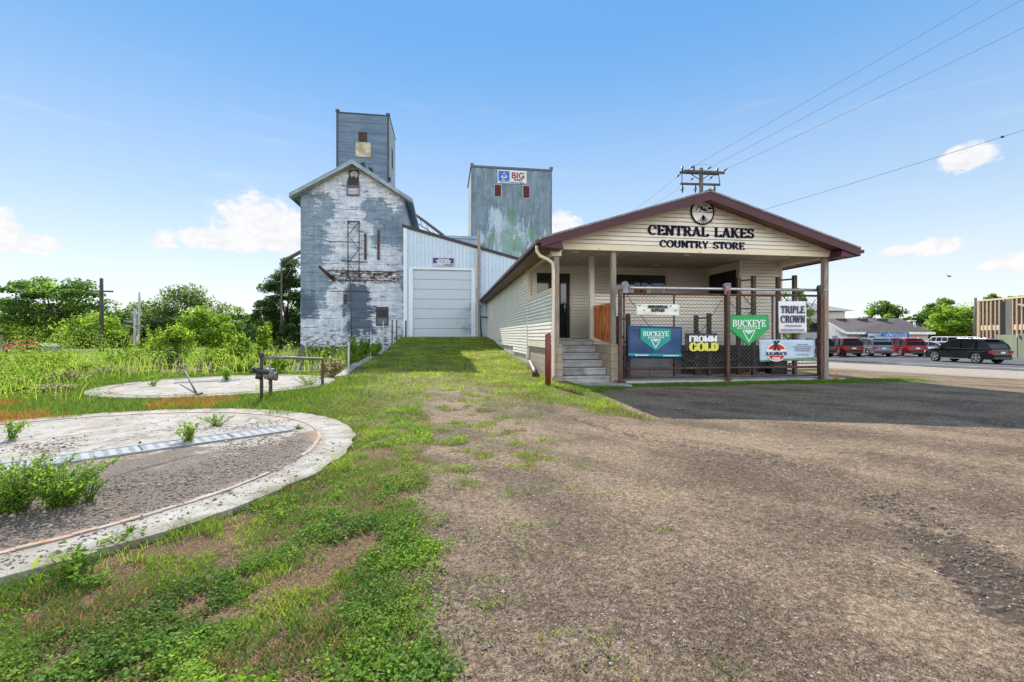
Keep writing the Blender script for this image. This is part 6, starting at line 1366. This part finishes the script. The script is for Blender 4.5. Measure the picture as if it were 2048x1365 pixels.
tree('broadleaf_tree', 'darker tree behind the crossarm pole', 'tree', 215, 604, 90, 80, leaf_a, 5, 4500, .42, .1, G1)
tree('broadleaf_tree', 'olive tree behind the railway signal', 'tree', 262, 600, 90, 84, leaf_c, 6, 5000, .42, .1, G1)
tree('broadleaf_tree', 'small dark tree right of the railway signal', 'tree', 300, 625, 70, 70, leaf_d, 7, 4000, .36, .05, G1)
tree('broadleaf_tree', 'tallest rounded tree in the middle of the left tree line', 'tree', 372, 571, 180, 78, leaf_c, 8, 11000, .40, .1, G1, clumps=64)
tree('round_bush', 'dense bright green round tree in front of the tree line', 'tree', 415, 613, 112, 46, leaf_b, 9, 10000, .22, .05, G1, clumps=70)
tree('broadleaf_tree', 'mid green tree in the gap left of the dark tree', 'tree', 480, 612, 90, 75, leaf_a, 10, 5000, .38, .1, G1)
tree('broadleaf_tree', 'low green tree between the bright round tree and the dark tree', 'tree', 458, 640, 70, 50, leaf_a, 11, 4500, .25, .02, G1)
tree('broadleaf_tree', 'broad dark low tree behind the red car and blue container', 'tree', 95, 650, 190, 75, leaf_d, 12, 6500, .42, .0, G1)
tree('broadleaf_tree', 'dark undergrowth tree low behind the railway signal', 'tree', 250, 652, 140, 72, leaf_d, 13, 6000, .4, .0, G1)
tree('elm_tree', 'tall dark tree crowding the left side of the elevator', 'tree', 572, 521, 104, 36, leaf_d, 14, 22000, .15, .04, None, clumps=130, flat=1.1, spread=.85)
tree('broadleaf_tree', 'shorter dark tree left of the elevator, in front of the taller one', 'tree', 528, 585, 70, 34, leaf_d, 15, 8000, .15, .04)
tree('leafy_shrub', 'dark leafy shrub at the foot of the elevator left corner', 'shrub', 575, 640, 62, 31, leaf_d, 16, 6000, .13, .0, trunk=False)
tree('leafy_shrub', 'large bright green weedy shrub behind the farther round pad', 'shrub', 345, 657, 96, 20, leaf_b, 17, 9000, .085, .0, None, clumps=60, trunk=False, shoots=26)
tree('leafy_shrub', 'dark shrub growing below the bright weedy shrub', 'shrub', 335, 700, 76, 18.6, leaf_a, 18, 6000, .07, .0, trunk=False)
tree('leafy_shrub', 'bright sapling standing between the dark tree and the pipe railing', 'shrub', 528, 652, 34, 17, leaf_b, 19, 2600, .08, .0, trunk=False, shoots=8)
tree('leafy_shrub', 'green weed shrub left of the bright sapling', 'shrub', 480, 672, 72, 19, leaf_b, 20, 4500, .08, .0, trunk=False, shoots=12)
tree('leafy_shrub', 'low bright bush behind the pipe railing', 'shrub', 560, 706, 44, 16, leaf_b, 21, 2200, .06, .0, trunk=False)
tree('leafy_shrub', 'tall yellow green weeds against the kerb wall', 'shrub', 733, 682, 66, 18.5, leaf_b, 22, 4200, .075, .0, trunk=False, shoots=20)
tree('leafy_shrub', 'mixed weed shrub left of the large bright weedy shrub', 'shrub', 262, 700, 92, 21, leaf_b, 25, 4500, .075, .0, trunk=False, shoots=16)
tree('leafy_shrub', 'low weed shrub near the left edge of the field', 'shrub', 70, 712, 130, 17, leaf_b, 26, 5000, .07, .0, trunk=False, shoots=22)
seedm = leaf_material('leaf_seed', (.12, .12, .06), (.24, .22, .12), (.34, .33, .18))
tree('leafy_shrub', 'greyish seeding weed patch left of the farther round pad', 'shrub', 225, 733, 70, 15.5, seedm, 27, 4200, .045, .0, trunk=False, shoots=22)
tree('leafy_shrub', 'low bright weeds behind the farther pad, left of its sapling', 'shrub', 425, 700, 84, 17.4, leaf_b, 28, 4500, .07, .0, trunk=False, shoots=20)
for i_, (px_, pt_, w__, D__, m__, lb_) in enumerate(((30, 735, 120, 12.5, 'g', 'tall mixed weeds at the left edge beyond the near pad'), (130, 742, 70, 12.8, 't', 'greyish seeding weed clump near the left edge, beyond the orange dry grass'), (165, 728, 60, 16, 'g', 'green weeds between two greyish weed clumps left of the farther pad'), (100, 770, 90, 10.6, 't', 'nearest greyish brown weeds behind the near pad at the left'), (15, 775, 80, 10.2, 'g', 'nearest green weeds cut by the left edge of the picture'), (300, 742, 44, 16.4, 'g', 'low green weeds below the large bright shrub, behind the farther pad'), (480, 722, 60, 16, 'g', 'low green weeds behind the farther pad left of the pipe railing'))):
    tree('leafy_shrub', lb_, 'shrub', px_, pt_, w__, D__, leaf_b if m__ == 'g' else seedm, 60+i_, 3200, .05, .0, trunk=False, shoots=26)
tree('leafy_shrub', 'weeds in front of the elevator foundation', 'shrub', 640, 698, 70, 22, leaf_a, 29, 3500, .08, .0, trunk=False, shoots=14)
tree('leafy_shrub', 'leafy weed by the near stake of the kerb wall', 'shrub', 703, 676, 26, 15.5, leaf_b, 23, 1500, .07, .0, trunk=False, shoots=8)
tree('leafy_shrub', 'greyish dry bush at the near end of the kerb wall', 'shrub', 668, 716, 62, 14.2, leaf_material('leaf_greytan', (.14, .13, .06), (.26, .23, .12), (.36, .36, .16)), 24, 3600, .05, .0, trunk=False, shoots=16)
G2 = 'trees behind the buildings on the right'
tree('maple_tree', 'round tree standing alone behind the low building roof', 'tree', 1763, 597, 84, 88, leaf_a, 30, 6000, .48, .12, G2, clumps=50)
tree('maple_tree', 'small tree behind the low building roof, left of the flue', 'tree', 1814, 628, 36, 90, leaf_a, 31, 2000, .42, .1, G2)
tree('maple_tree', 'airy tree left of the yellow green tree', 'tree', 1868, 592, 90, 84, leaf_a, 32, 6000, .45, .1, G2)
tree('maple_tree', 'yellow green full tree in front of the others at the right', 'tree', 1906, 604, 100, 76, leaf_b, 33, 9000, .42, .02, G2, clumps=64)
tree('maple_tree', 'dark tree behind the street pole', 'tree', 1948, 610, 66, 74, leaf_d, 34, 5000, .40, .0, G2)
tree('maple_tree', 'tree top showing above the tan building', 'tree', 1985, 581, 50, 78, leaf_a, 35, 3500, .42, .3, G2)
tree('maple_tree', 'tree top at the right end of the tan building roof', 'tree', 2036, 586, 44, 84, leaf_a, 36, 2500, .42, .3, G2)
tree('maple_tree', 'low trees left of the lone round tree', 'tree', 1716, 636, 70, 95, leaf_a, 37, 3500, .45, .05, G2)
tree('maple_tree', 'bright young tree seen through the porch at the right', 'tree', 1592, 566, 62, 40, leaf_b, 38, 4500, .22, .15)
tree('maple_tree', 'low dark trees behind the silver people carrier', 'tree', 1868, 650, 90, 80, leaf_a, 39, 4500, .42, .0, G2)
# a far wood closes the horizon (one mass nobody could count)
def wood(name, label, pts, mt, seed, n, ls):
    rng = np.random.default_rng(seed); P = []
    for (px, ptop, D) in pts:
        x, y = pd(px, D); h = zd(ptop, D)+1.2; k = n//len(pts); g = rng.normal(size=(k, 3)); r = h*.75
        z = -1.2+np.abs(rng.random(k))**.7*h; q = np.sqrt(np.clip(1-(z+1.2)/h, 0, 1))+.25
        P.append(np.stack([x+g[:, 0]*r*.6*q, y+g[:, 1]*r*.35*q, z], 1))
    P = np.concatenate(P); tint = np.clip(.45+rng.normal(0, .2, len(P)), .14, 1)
    V_ = leaf_quads(P, ls*rng.uniform(.6, 1.4, len(P)), rng); o = np_mesh(name, V_, np.arange(4*len(P)), 4, mt, np.repeat(tint, 4)); tag(o, label, None, None, 'stuff'); return o
wood('far_wood', 'distant wood along the left horizon', [(-60+26*k, 640+10*math.sin(k*1.7), 110) for k in range(26)], leaf_c, 50, 26000, .75)
wood('far_wood', 'distant wood along the right horizon', [(1560+24*k, 655+8*math.sin(k*2.1), 140) for k in range(24)], leaf_a, 51, 16000, .9)

# ------------------------------------------------------------------ grass, weeds, gravel
def inpad(x, y, m=0.0): return (np.hypot(x-PAD1[0], y-PAD1[1]) < PAD1[2]+m) | (np.hypot(x-PAD2[0], y-PAD2[1]) < PAD2[2]+m)
def blades(x, y, z, h, wd, lean, rng, tint):
    n = len(x); a = rng.uniform(0, 2*np.pi, n); b = rng.uniform(0, 2*np.pi, n)
    ca, sa = np.cos(a)*wd/2, np.sin(a)*wd/2; lx, ly = np.cos(b)*lean*h, np.sin(b)*lean*h
    V_ = np.empty((n, 6, 3)); 
    for j, (t_, ww) in enumerate(((0, 1.0), (.55, .8), (1.0, .12))):
        cx_ = x+lx*t_*t_; cy_ = y+ly*t_*t_; cz_ = z+h*t_*(1-.25*t_*lean)
        V_[:, 2*j] = np.stack([cx_-ca*ww, cy_-sa*ww, cz_], 1); V_[:, 2*j+1] = np.stack([cx_+ca*ww, cy_+sa*ww, cz_], 1)
    base = np.arange(n)[:, None]*6; F_ = np.concatenate([base+np.array([[0, 1, 3, 2]]), base+np.array([[2, 3, 5, 4]])], 1).reshape(-1)
    return V_.reshape(-1, 3), F_, np.repeat(tint, 6)
grass_m = leaf_material('grass_blade', (.055, .12, .012), (.12, .22, .018), (.32, .38, .035), dry=(.24, .15, .06), trans=.45)
rng = np.random.default_rng(101)
n = 2600000; x = rng.uniform(-4.5, 4.0, n); y = rng.uniform(.9, 31, n); D = y*CY+x*SY
keep = (rng.random(n) < np.minimum(1, (2.6/np.maximum(D, .1))**1.55)) & (y > 1.0) & (np.abs((x*CY-y*SY)/D) < 1.3)
x, y, D = x[keep], y[keep], D[keep]; gm_ = grassmask(x, y)
keep = (rng.random(len(x)) < gm_**1.6) & ~inpad(x, y, -.03-.30*sst(fbm(x, y, 1.7, 83), .5, .72)) & ~((x > 2.80) & (y > 11.6)) & ~((x > 2.9) & (y > 10.9) & (y < 11.75) & (x < 4.8)) & ~((x < -2.78) & (x > -3.1) & (y > 13.2) & (y < 24.3))
x, y, D = x[keep], y[keep], D[keep]
patch = fbm(x, y, 1.6, 41); p2 = fbm(x, y, 5.5, 43)
bare = (D < 9) & (p2 < .45) & (x < -.2) & (rng.random(len(x)) < .85)
bare |= (y > 8.5) & (fbm(x, y, 2.3, 47) < .47) & (rng.random(len(x)) < .72) & (y < 24)
x, y, D, patch, p2 = (q[~bare] for q in (x, y, D, patch, p2))
edge = np.exp(-((np.hypot(x-PAD1[0], y-PAD1[1])-PAD1[2]-.12)/.16)**2)
h = rng.uniform(.018, .065, len(x))*(.55+.9*fbm(x, y, 3.1, 71))*(1+1.3*sst(D, 4, 12)*.5+1.6*edge*rng.random(len(x)))*(.6+.8*p2)
wd = np.maximum(.0035, .00085*D)*rng.uniform(.7, 1.3, len(x))
tint = np.clip(.40+(patch-.5)*1.3+.32*sst(y, 6, 15)+rng.normal(0, .16, len(x)), .17, 1)
tint = np.where(rng.random(len(x)) < .09+.25*(patch < .42), rng.uniform(0, .1, len(x)), tint)
V1, F1, A1 = blades(x, y, terr(x, y)-.005, h, wd, rng.uniform(.3, 1.3, len(x)), rng, tint)
g1 = np_mesh('grass', V1, F1, 4, grass_m, A1); tag(g1, 'short green and yellowish grass on the ramp and beside the gravel', None, None, 'stuff')
print('grass blades', len(x))
# dead straw and litter in the bare patches of the verge
n = 150000; x = rng.uniform(-3.4, .2, n); y = rng.uniform(1.0, 8, n); D = np.hypot(x, y)
k_ = (rng.random(n) < np.minimum(1, (2.4/D)**1.5)*.55) & (rng.random(n) < grassmask(x, y)) & ~inpad(x, y, .02) & (fbm(x, y, 5.5, 43)+.1*rng.random(n) < .47); x, y = x[k_], y[k_]
V_, F_, A_ = blades(x, y, terr(x, y)+.002, rng.uniform(.008, .022, len(x)), rng.uniform(.002, .005, len(x)), rng.uniform(2, 6, len(x)), rng, rng.uniform(0, .1, len(x)))
tag(np_mesh('straw', V_, F_, 4, leaf_material('straw_litter', (.1, .06, .03), (.2, .12, .06), (.3, .2, .1), dry=(.27, .15, .085), trans=.1), A_), 'dead brown straw lying in the bare patches of the verge', None, None, 'stuff')
# low leafy ground cover near the camera
ns = 12000; cx_ = rng.uniform(-3.2, .25, ns*4); cy_ = rng.uniform(1.1, 8.5, ns*4); dd = np.hypot(cx_, cy_)
k_ = (rng.random(ns*4) < np.minimum(1, (2.4/dd)**1.6)) & (rng.random(ns*4) < grassmask(cx_, cy_)) & ~inpad(cx_, cy_, .02) & (fbm(cx_, cy_, 1.9, 61)+.12*rng.random(ns*4) > .52) & (fbm(cx_, cy_, 5.5, 43) > .38)
cx_, cy_ = cx_[k_], cy_[k_]; m_ = len(cx_); per = rng.integers(0, m_, m_*13); r_ = rng.gamma(2, .016, m_*13); a_ = rng.uniform(0, 6.28, m_*13)
lx, ly = cx_[per]+np.cos(a_)*r_, cy_[per]+np.sin(a_)*r_; lz = terr(lx, ly)+rng.uniform(.006, .062, len(lx))*(.45+.9*vnoise(lx, ly, 4.5, 88))*(1-.35*np.minimum(r_/.08, 1))
P = np.stack([lx, ly, lz], 1); s_ = rng.uniform(.009, .024, len(lx))*(.8+.5*vnoise(lx, ly, 3.1, 66)); tn_ = np.clip(.45+(fbm(lx, ly, 2.4, 77)-.5)*.7+rng.normal(0, .17, len(lx))+(fbm(lx, ly, 1.2, 99)-.5)*.7+.08, .17, 1)
V2 = leaf_quads(P, s_, rng, 1.4, .62)
cover_m = leaf_material('cover_leaf', (.055, .12, .012), (.14, .25, .022), (.29, .42, .035), trans=.5)
g2 = np_mesh('ground_cover', V2, np.arange(len(V2)), 4, cover_m, np.repeat(tn_, 4)); tag(g2, 'small leafy weeds covering the verge in the foreground', None, None, 'stuff')
print('cover leaves', len(lx))
# strip of grass at the slab and tufts in the gravel
n = 60000; x = rng.uniform(3.0, 14.5, n); y = rng.uniform(9.8, 11.7, n); k_ = (rng.random(n) < grassmask(x, y)) & ~((x > 2.9) & (x < 4.8) & (y > 10.9)) & ~((x > 4.78) & (x < 11.55) & (y > 11.45)); x, y = x[k_], y[k_]
V_, F_, A_ = blades(x, y, terr(x, y)-.005, rng.uniform(.02, .09, len(x)), .012, rng.uniform(.3, 1.2, len(x)), rng, np.clip(rng.normal(.4, .15, len(x)), .17, 1))
tx_, ty_, th_ = [], [], []
for px, py in ((925, 940), (1020, 930), (1025, 985), (1010, 990), (1140, 975), (1100, 1050), (1055, 1048), (1230, 1064), (1018, 995), (975, 970), (985, 880), (1010, 905), (1040, 870), (940, 905), (900, 870), (880, 860), (1060, 860), (965, 860), (990, 1160), (1000, 1200), (920, 1080), (880, 1210), (965, 1215), (1110, 1270), (1200, 1285), (1040, 1300), (1245, 1340), (1060, 1090), (915, 1160), (1160, 1105), (1380, 1315), (1430, 1345), (1330, 1060), (945, 1270), (990, 850), (960, 880), (930, 855), (1085, 905), (1020, 1060)):
    gx_0, gy_0 = gpt(px, py); k = int(rng.integers(14, 44)); r = rng.uniform(.02, .075)
    tx_ += list(gx_0+rng.normal(0, r, k)*1.6); ty_ += list(gy_0+rng.normal(0, r, k)); th_ += list(rng.uniform(.012, .05, k))
tx_, ty_, th_ = map(np.array, (tx_, ty_, th_)); Vt, Ft, At = blades(tx_, ty_, terr(tx_, ty_)-.003, th_, .0055, rng.uniform(.4, 1.5, len(tx_)), rng, np.clip(rng.normal(.45, .2, len(tx_)), .03, 1))
g3 = np_mesh('grass_tuft', np.concatenate([V_, Vt]), np.concatenate([F_, Ft+len(V_)]), 4, grass_m, np.concatenate([A_, At])); tag(g3, 'sparse tufts of grass in the gravel and along the porch slab', None, None, 'stuff')
# tall weeds of the field
def field(n, seed):
    rng = np.random.default_rng(seed); x = rng.uniform(-75, -2.0, n); y = rng.uniform(3, 70, n); D = y*CY+x*SY
    k = (rng.random(n) < np.minimum(1, (11/np.maximum(D, 1))**1.25)) & (D > 3) & (np.abs((x*CY-y*SY)/np.maximum(D, .1)) < 1.25) & ~inpad(x, y, .25) & ~((x > -3.15) & (y > 8)) & ~((x > -9.8) & (y > 30.5) & (y < 44)) & ~((y < 9.2) & (x > -7.6+0*y)) & ~((x > -3.6) & (y < 12)) & ~((y < 10.0) & (x > -8.6))
    return x[k], y[k], D[k], rng
weed_m = leaf_material('weed_leaf', (.07, .14, .012), (.18, .28, .022), (.34, .42, .05), dry=(.30, .25, .16), trans=.5)
x, y, D, rg_ = field(42000, 7); pn = fbm(x, y, .28, 91); hp = rg_.uniform(.22, .62, len(x))*(.6+.9*pn)*(.95+.65*sst(D, 8, 16))*(1-.78*sst(D, 24, 42)); hp = hp*(.85+.9*sst(fbm(x, y, .16, 12), .42, .62))*(1+.25*sst(D, 11, 13)*sst(D, 27, 24)); 
low_ = (y < 10.5+0*x); hp = np.where((x > -8.5) & (y < 10.5), hp*.5, hp)
nl = 24; per = np.repeat(np.arange(len(x)), nl); t_ = rg_.random(len(per))**.8
wx = x[per]+rg_.normal(0, .07, len(per))*(1.1-t_*.5)*(1+.03*D[per]); wy = y[per]+rg_.normal(0, .07, len(per))*(1+.03*D[per]); wz = terr(x, y)[per]+t_*hp[per]
tan_ = (fbm(x, y, .55, 97) > .55) & (D < 28)
tint = np.clip(.50+(pn[per]-.5)*1.1+rg_.normal(0, .13, len(per)), .17, 1); tint = np.where(tan_[per] & (rg_.random(len(per)) < .75), rg_.uniform(0, .1, len(per)), tint)
sz = np.maximum(.045, .0042*D[per])*rg_.uniform(.6, 1.3, len(per)); sz = np.where(tan_[per], sz*.55, sz)
V_ = leaf_quads(np.stack([wx, wy, wz], 1), sz, rg_, .1, .32)
g4 = np_mesh('weeds', V_, np.arange(len(V_)), 4, weed_m, np.repeat(tint, 4)); tag(g4, 'tall bright weeds filling the field at the left', None, None, 'stuff'); print('weed leaves', len(per))
x2, y2, D2_, rg_ = field(70000, 8); pn = fbm(x2, y2, .28, 91)
V_, F_, A_ = blades(x2, y2, terr(x2, y2), rg_.uniform(.25, .70, len(x2))*(.55+.9*pn)*(.8+.5*sst(D2_, 8, 16))*(1-.75*sst(D2_, 24, 42)), np.maximum(.010, .0011*D2_), rg_.uniform(.1, .7, len(x2)), rg_, np.where((fbm(x2, y2, .55, 97) > .60) | (rg_.random(len(x2)) < .05), rg_.uniform(0, .1, len(x2)), np.clip(.55+(pn-.5)+rg_.normal(0, .15, len(x2)), .17, 1)))
g5 = np_mesh('tall_grass', V_, F_, 4, weed_m, A_); tag(g5, 'tall grass stems among the weeds of the field', None, None, 'stuff')
# low rough grass round and between the pads, partly dry orange
n = 260000; x = rng.uniform(-12, -1.2, n); y = rng.uniform(2.0, 17, n); D = y*CY+x*SY
k_ = ~inpad(x, y, -.02-.35*sst(fbm(x, y, 1.5, 84), .48, .72)) & ~((x > -3.1) & (y > 13)) & (D > 2) & (np.abs((x*CY-y*SY)/np.maximum(D, .1)) < 1.25) & (rng.random(n) < np.minimum(1, (7/np.maximum(D, 1))**1.2)) 
k_ &= ~((x > -4.5) & (y < 3.2)) & (rng.random(n) < sst(x+(fbm(x, y, 1.2, 85)-.5)*1.6, -1.3, -3.2)*.85+.0); x, y, D = x[k_], y[k_], D[k_]
dry_ = (fbm(x, y, .9, 55) > .52) & (y > 7.5) & (y < 10.3) & (x < -4.2); near1 = np.exp(-((np.hypot(x-PAD1[0], y-PAD1[1])-PAD1[2])/.5)**2)
orange_m = leaf_material('rough_grass', (.05, .10, .012), (.10, .17, .02), (.20, .27, .03), dry=(.34, .125, .03), trans=.4)
V_, F_, A_ = blades(x, y, terr(x, y)-.01, rng.uniform(.05, .20, len(x)), np.maximum(.006, .001*D), rng.uniform(.2, 1.1, len(x)), rng, np.where(dry_ & (rng.random(len(x)) < .62*vnoise(x, y, 3.3, 12)+.25), rng.uniform(0, .1, len(x)), np.clip(rng.normal(.5, .2, len(x)), .17, 1)))
g6 = np_mesh('rough_grass', V_, F_, 4, orange_m, A_); tag(g6, 'rough grass round the concrete pads with rusty orange dry patches', None, None, 'stuff')
# plants growing on and by the pads
def plant(px, py, h, w_, n, label, seed, z=0.0, mt=cover_m, ls=.03, stems=9, name='weed_plant', lean=.8):
    rng = np.random.default_rng(seed); gx_, gy_ = gpt(px, py, z); th = thing(name, (gx_, gy_, z), label, 'weed'); w = MB(); P = []
    for k in range(stems):
        a = rng.uniform(0, 6.28); r = rng.uniform(.2, 1)*w_/2; hh = h*rng.uniform(.6, 1.0); p0 = Vector((gx_+rng.normal()*w_*.06, gy_+rng.normal()*w_*.06, z)); p2_ = p0+Vector((math.cos(a)*r, math.sin(a)*r, hh)); p1_ = p0.lerp(p2_, .5)+Vector((0, 0, hh*.12))
        w.tube([p0, p1_, p2_], [.004, .003, .0015], 4)
        for j in range(n//stems): t_ = rng.random(); q = (p0.lerp(p1_, t_*2) if t_ < .5 else p1_.lerp(p2_, t_*2-1)); P.append((q.x+rng.normal()*ls*.5, q.y+rng.normal()*ls*.5, max(z+.004, q.z+rng.normal()*ls*.3)))
    w.build('stem', mat('stem_green', (.10, .14, .04), .7, .2), th); P = np.array(P)
    V_ = leaf_quads(P, ls*rng.uniform(.6, 1.5, len(P)), rng, .3, .33)-np.array([gx_, gy_, z]); np_mesh('leaves', V_, np.arange(len(V_)), 4, mt, np.repeat(np.clip(rng.normal(.5, .2, len(P)), .17, 1), 4), th)
plant(378, 884, .26, .34, 420, 'spiky green weed growing through the near pad beside the grating', 201, ls=.042, stems=16, mt=weed_m)
plant(436, 852, .16, .55, 520, 'low leafy weed at the back of the near pad', 202, ls=.03, stems=14)
plant(120, 1012, .36, .70, 3200, 'feathery green weed clump on the near pad, right one of the pair', 203, ls=.030, stems=60, mt=cover_m)
plant(25, 1022, .38, .74, 3200, 'feathery green weed clump cut by the left edge of the picture', 204, ls=.030, stems=60, mt=cover_m)
plant(178, 1002, .22, .35, 420, 'thin seedy weed at the right end of the feathery clumps', 205, ls=.026, stems=14)
plant(22, 880, .26, .40, 380, 'small weed far left on the near pad beyond the grating', 206, ls=.04, stems=10)
plant(598, 858, .05, .25, 160, 'tiny tuft on the near pad close to the end of the grating', 207, ls=.02, stems=12, mt=grass_m)
plant(452, 762, .42, .42, 520, 'green weed standing on the farther pad right of the middle', 208, z=.03, ls=.06, stems=10)
plant(305, 772, .30, .50, 260, 'sparse brown green weed on the farther pad, left of the middle', 209, z=.03, ls=.05, stems=12, mt=weed_m)
plant(620, 772, .35, .9, 600, 'dry tangle of weeds under the pipe railing', 210, ls=.04, stems=30, mt=weed_m)
plant(150, 1172, .22, .34, 260, 'broad bladed grass clump against the near pad rim at lower left', 211, z=-.1, ls=.05, stems=18, mt=grass_m)
plant(250, 1105, .16, .3, 220, 'grass clump against the near pad rim above the lower left clump', 212, z=-.1, ls=.04, stems=16, mt=grass_m)
# stones
def stones(name, x, y, z, s, m, tint, rng, label):
    n = len(x); base = np.array([[1, 0, 0], [0, 1, 0], [-1, 0, 0], [0, -1, 0], [0, 0, 1], [0, 0, -1]], float)
    ang = rng.uniform(0, 6.28, n); sc_ = rng.uniform(.6, 1.2, (n, 3)); sc_[:, 2] *= .6
    V_ = base[None]*(1+rng.uniform(-.3, .3, (n, 6, 3)))*sc_[:, None]*s[:, None, None]
    c, s2 = np.cos(ang)[:, None], np.sin(ang)[:, None]; X_ = V_[:, :, 0]*c-V_[:, :, 1]*s2; Y_ = V_[:, :, 0]*s2+V_[:, :, 1]*c
    V_ = np.stack([X_+x[:, None], Y_+y[:, None], V_[:, :, 2]+z[:, None]], 2).reshape(-1, 3)
    f = np.array([[0, 1, 4], [1, 2, 4], [2, 3, 4], [3, 0, 4], [1, 0, 5], [2, 1, 5], [3, 2, 5], [0, 3, 5]]); F_ = (np.arange(n)[:, None, None]*6+f[None]).reshape(-1)
    o = np_mesh(name, V_, F_, 3, m, np.repeat(tint, 6)); tag(o, label, None, None, 'stuff'); return o
def stone_mat():
    m, t, b = newmat('stone'); a = t.node('ShaderNodeAttribute'); a.attribute_name = 'tint'; r = t.node('ShaderNodeValToRGB'); t.t.links.new(a.outputs['Fac'], r.inputs[0]); cr = r.color_ramp
    cr.elements[0].color = (.11, .085, .07, 1); cr.elements[1].color = (.50, .44, .40, 1); e = cr.elements.new(.4); e.color = (.24, .18, .135, 1); e = cr.elements.new(.75); e.color = (.36, .29, .23, 1)
    setc(t, b, r.outputs[0]); b.inputs['Roughness'].default_value = .9; return m
stm = stone_mat()
n = 620000; x = rng.uniform(-1.2, 11.5, n); y = rng.uniform(1.0, 11.2, n); D = y*CY+x*SY
k_ = (rng.random(n) < .42*np.minimum(1, (2.2/D)**1.35)) & (np.abs((x*CY-y*SY)/D) < 1.2) & (rng.random(n) > grassmask(x, y)*1.1) & (fbm(x, y, 1.3, 15)+.25*rng.random(n) > .42); x, y, D = x[k_], y[k_], D[k_]
s = np.clip(rng.lognormal(-5.6, .42, len(x)), .0022, .012)*(1+.05*D)
stones('gravel', x, y, terr(x, y)+s*.15, s, stm, rng.random(len(x))**1.35, rng, 'loose gravel stones on the yard in the foreground'); print('stones', len(x))
k = 520; t_ = rng.random(k); R1 = np.array(RUTS[1]); ii_ = np.minimum((t_*(len(R1)-1)).astype(int), len(R1)-2); ft = t_*(len(R1)-1)-ii_
cx1 = R1[ii_, 0]*(1-ft)+R1[ii_+1, 0]*ft+rng.normal(0, .13, k); cy1 = R1[ii_, 1]*(1-ft)+R1[ii_+1, 1]*ft+rng.normal(0, .10, k); s = np.clip(rng.lognormal(-4.5, .45, k), .005, .03)
stones('clods', cx1, cy1, terr(cx1, cy1)+s*.1, s, stm, rng.random(k)*.06, rng, 'dark clods of earth torn up along a wheel track at the right')
n = 150000; a = rng.uniform(0, 6.28, n); r = PAD1[2]*.97*np.sqrt(rng.random(n)); x = PAD1[0]+r*np.cos(a); y = PAD1[1]+r*np.sin(a); D = y*CY+x*SY
k_ = (D > 1.2) & (rng.random(n) < np.minimum(.7, (2.6/np.maximum(D, .5))**1.5*.6)*(.05+1.3*sst(fbm(x, y, 1.0, 19)-.10*(y-PAD1[1])+.05*(x-PAD1[0]), .40, .66))*(1-.8*(np.hypot(x-PAD1[0], y-PAD1[1]) > PAD1[2]*.885))); x, y = x[k_], y[k_]
s = np.clip(rng.lognormal(-5.0, .5, len(x)), .003, .026)
stones('rubble', x, y, np.full(len(x), .0)+s*.2, s, stm, rng.random(len(x))*.8, rng, 'crushed stone scattered on the near concrete pad'); print('rubble', len(x))
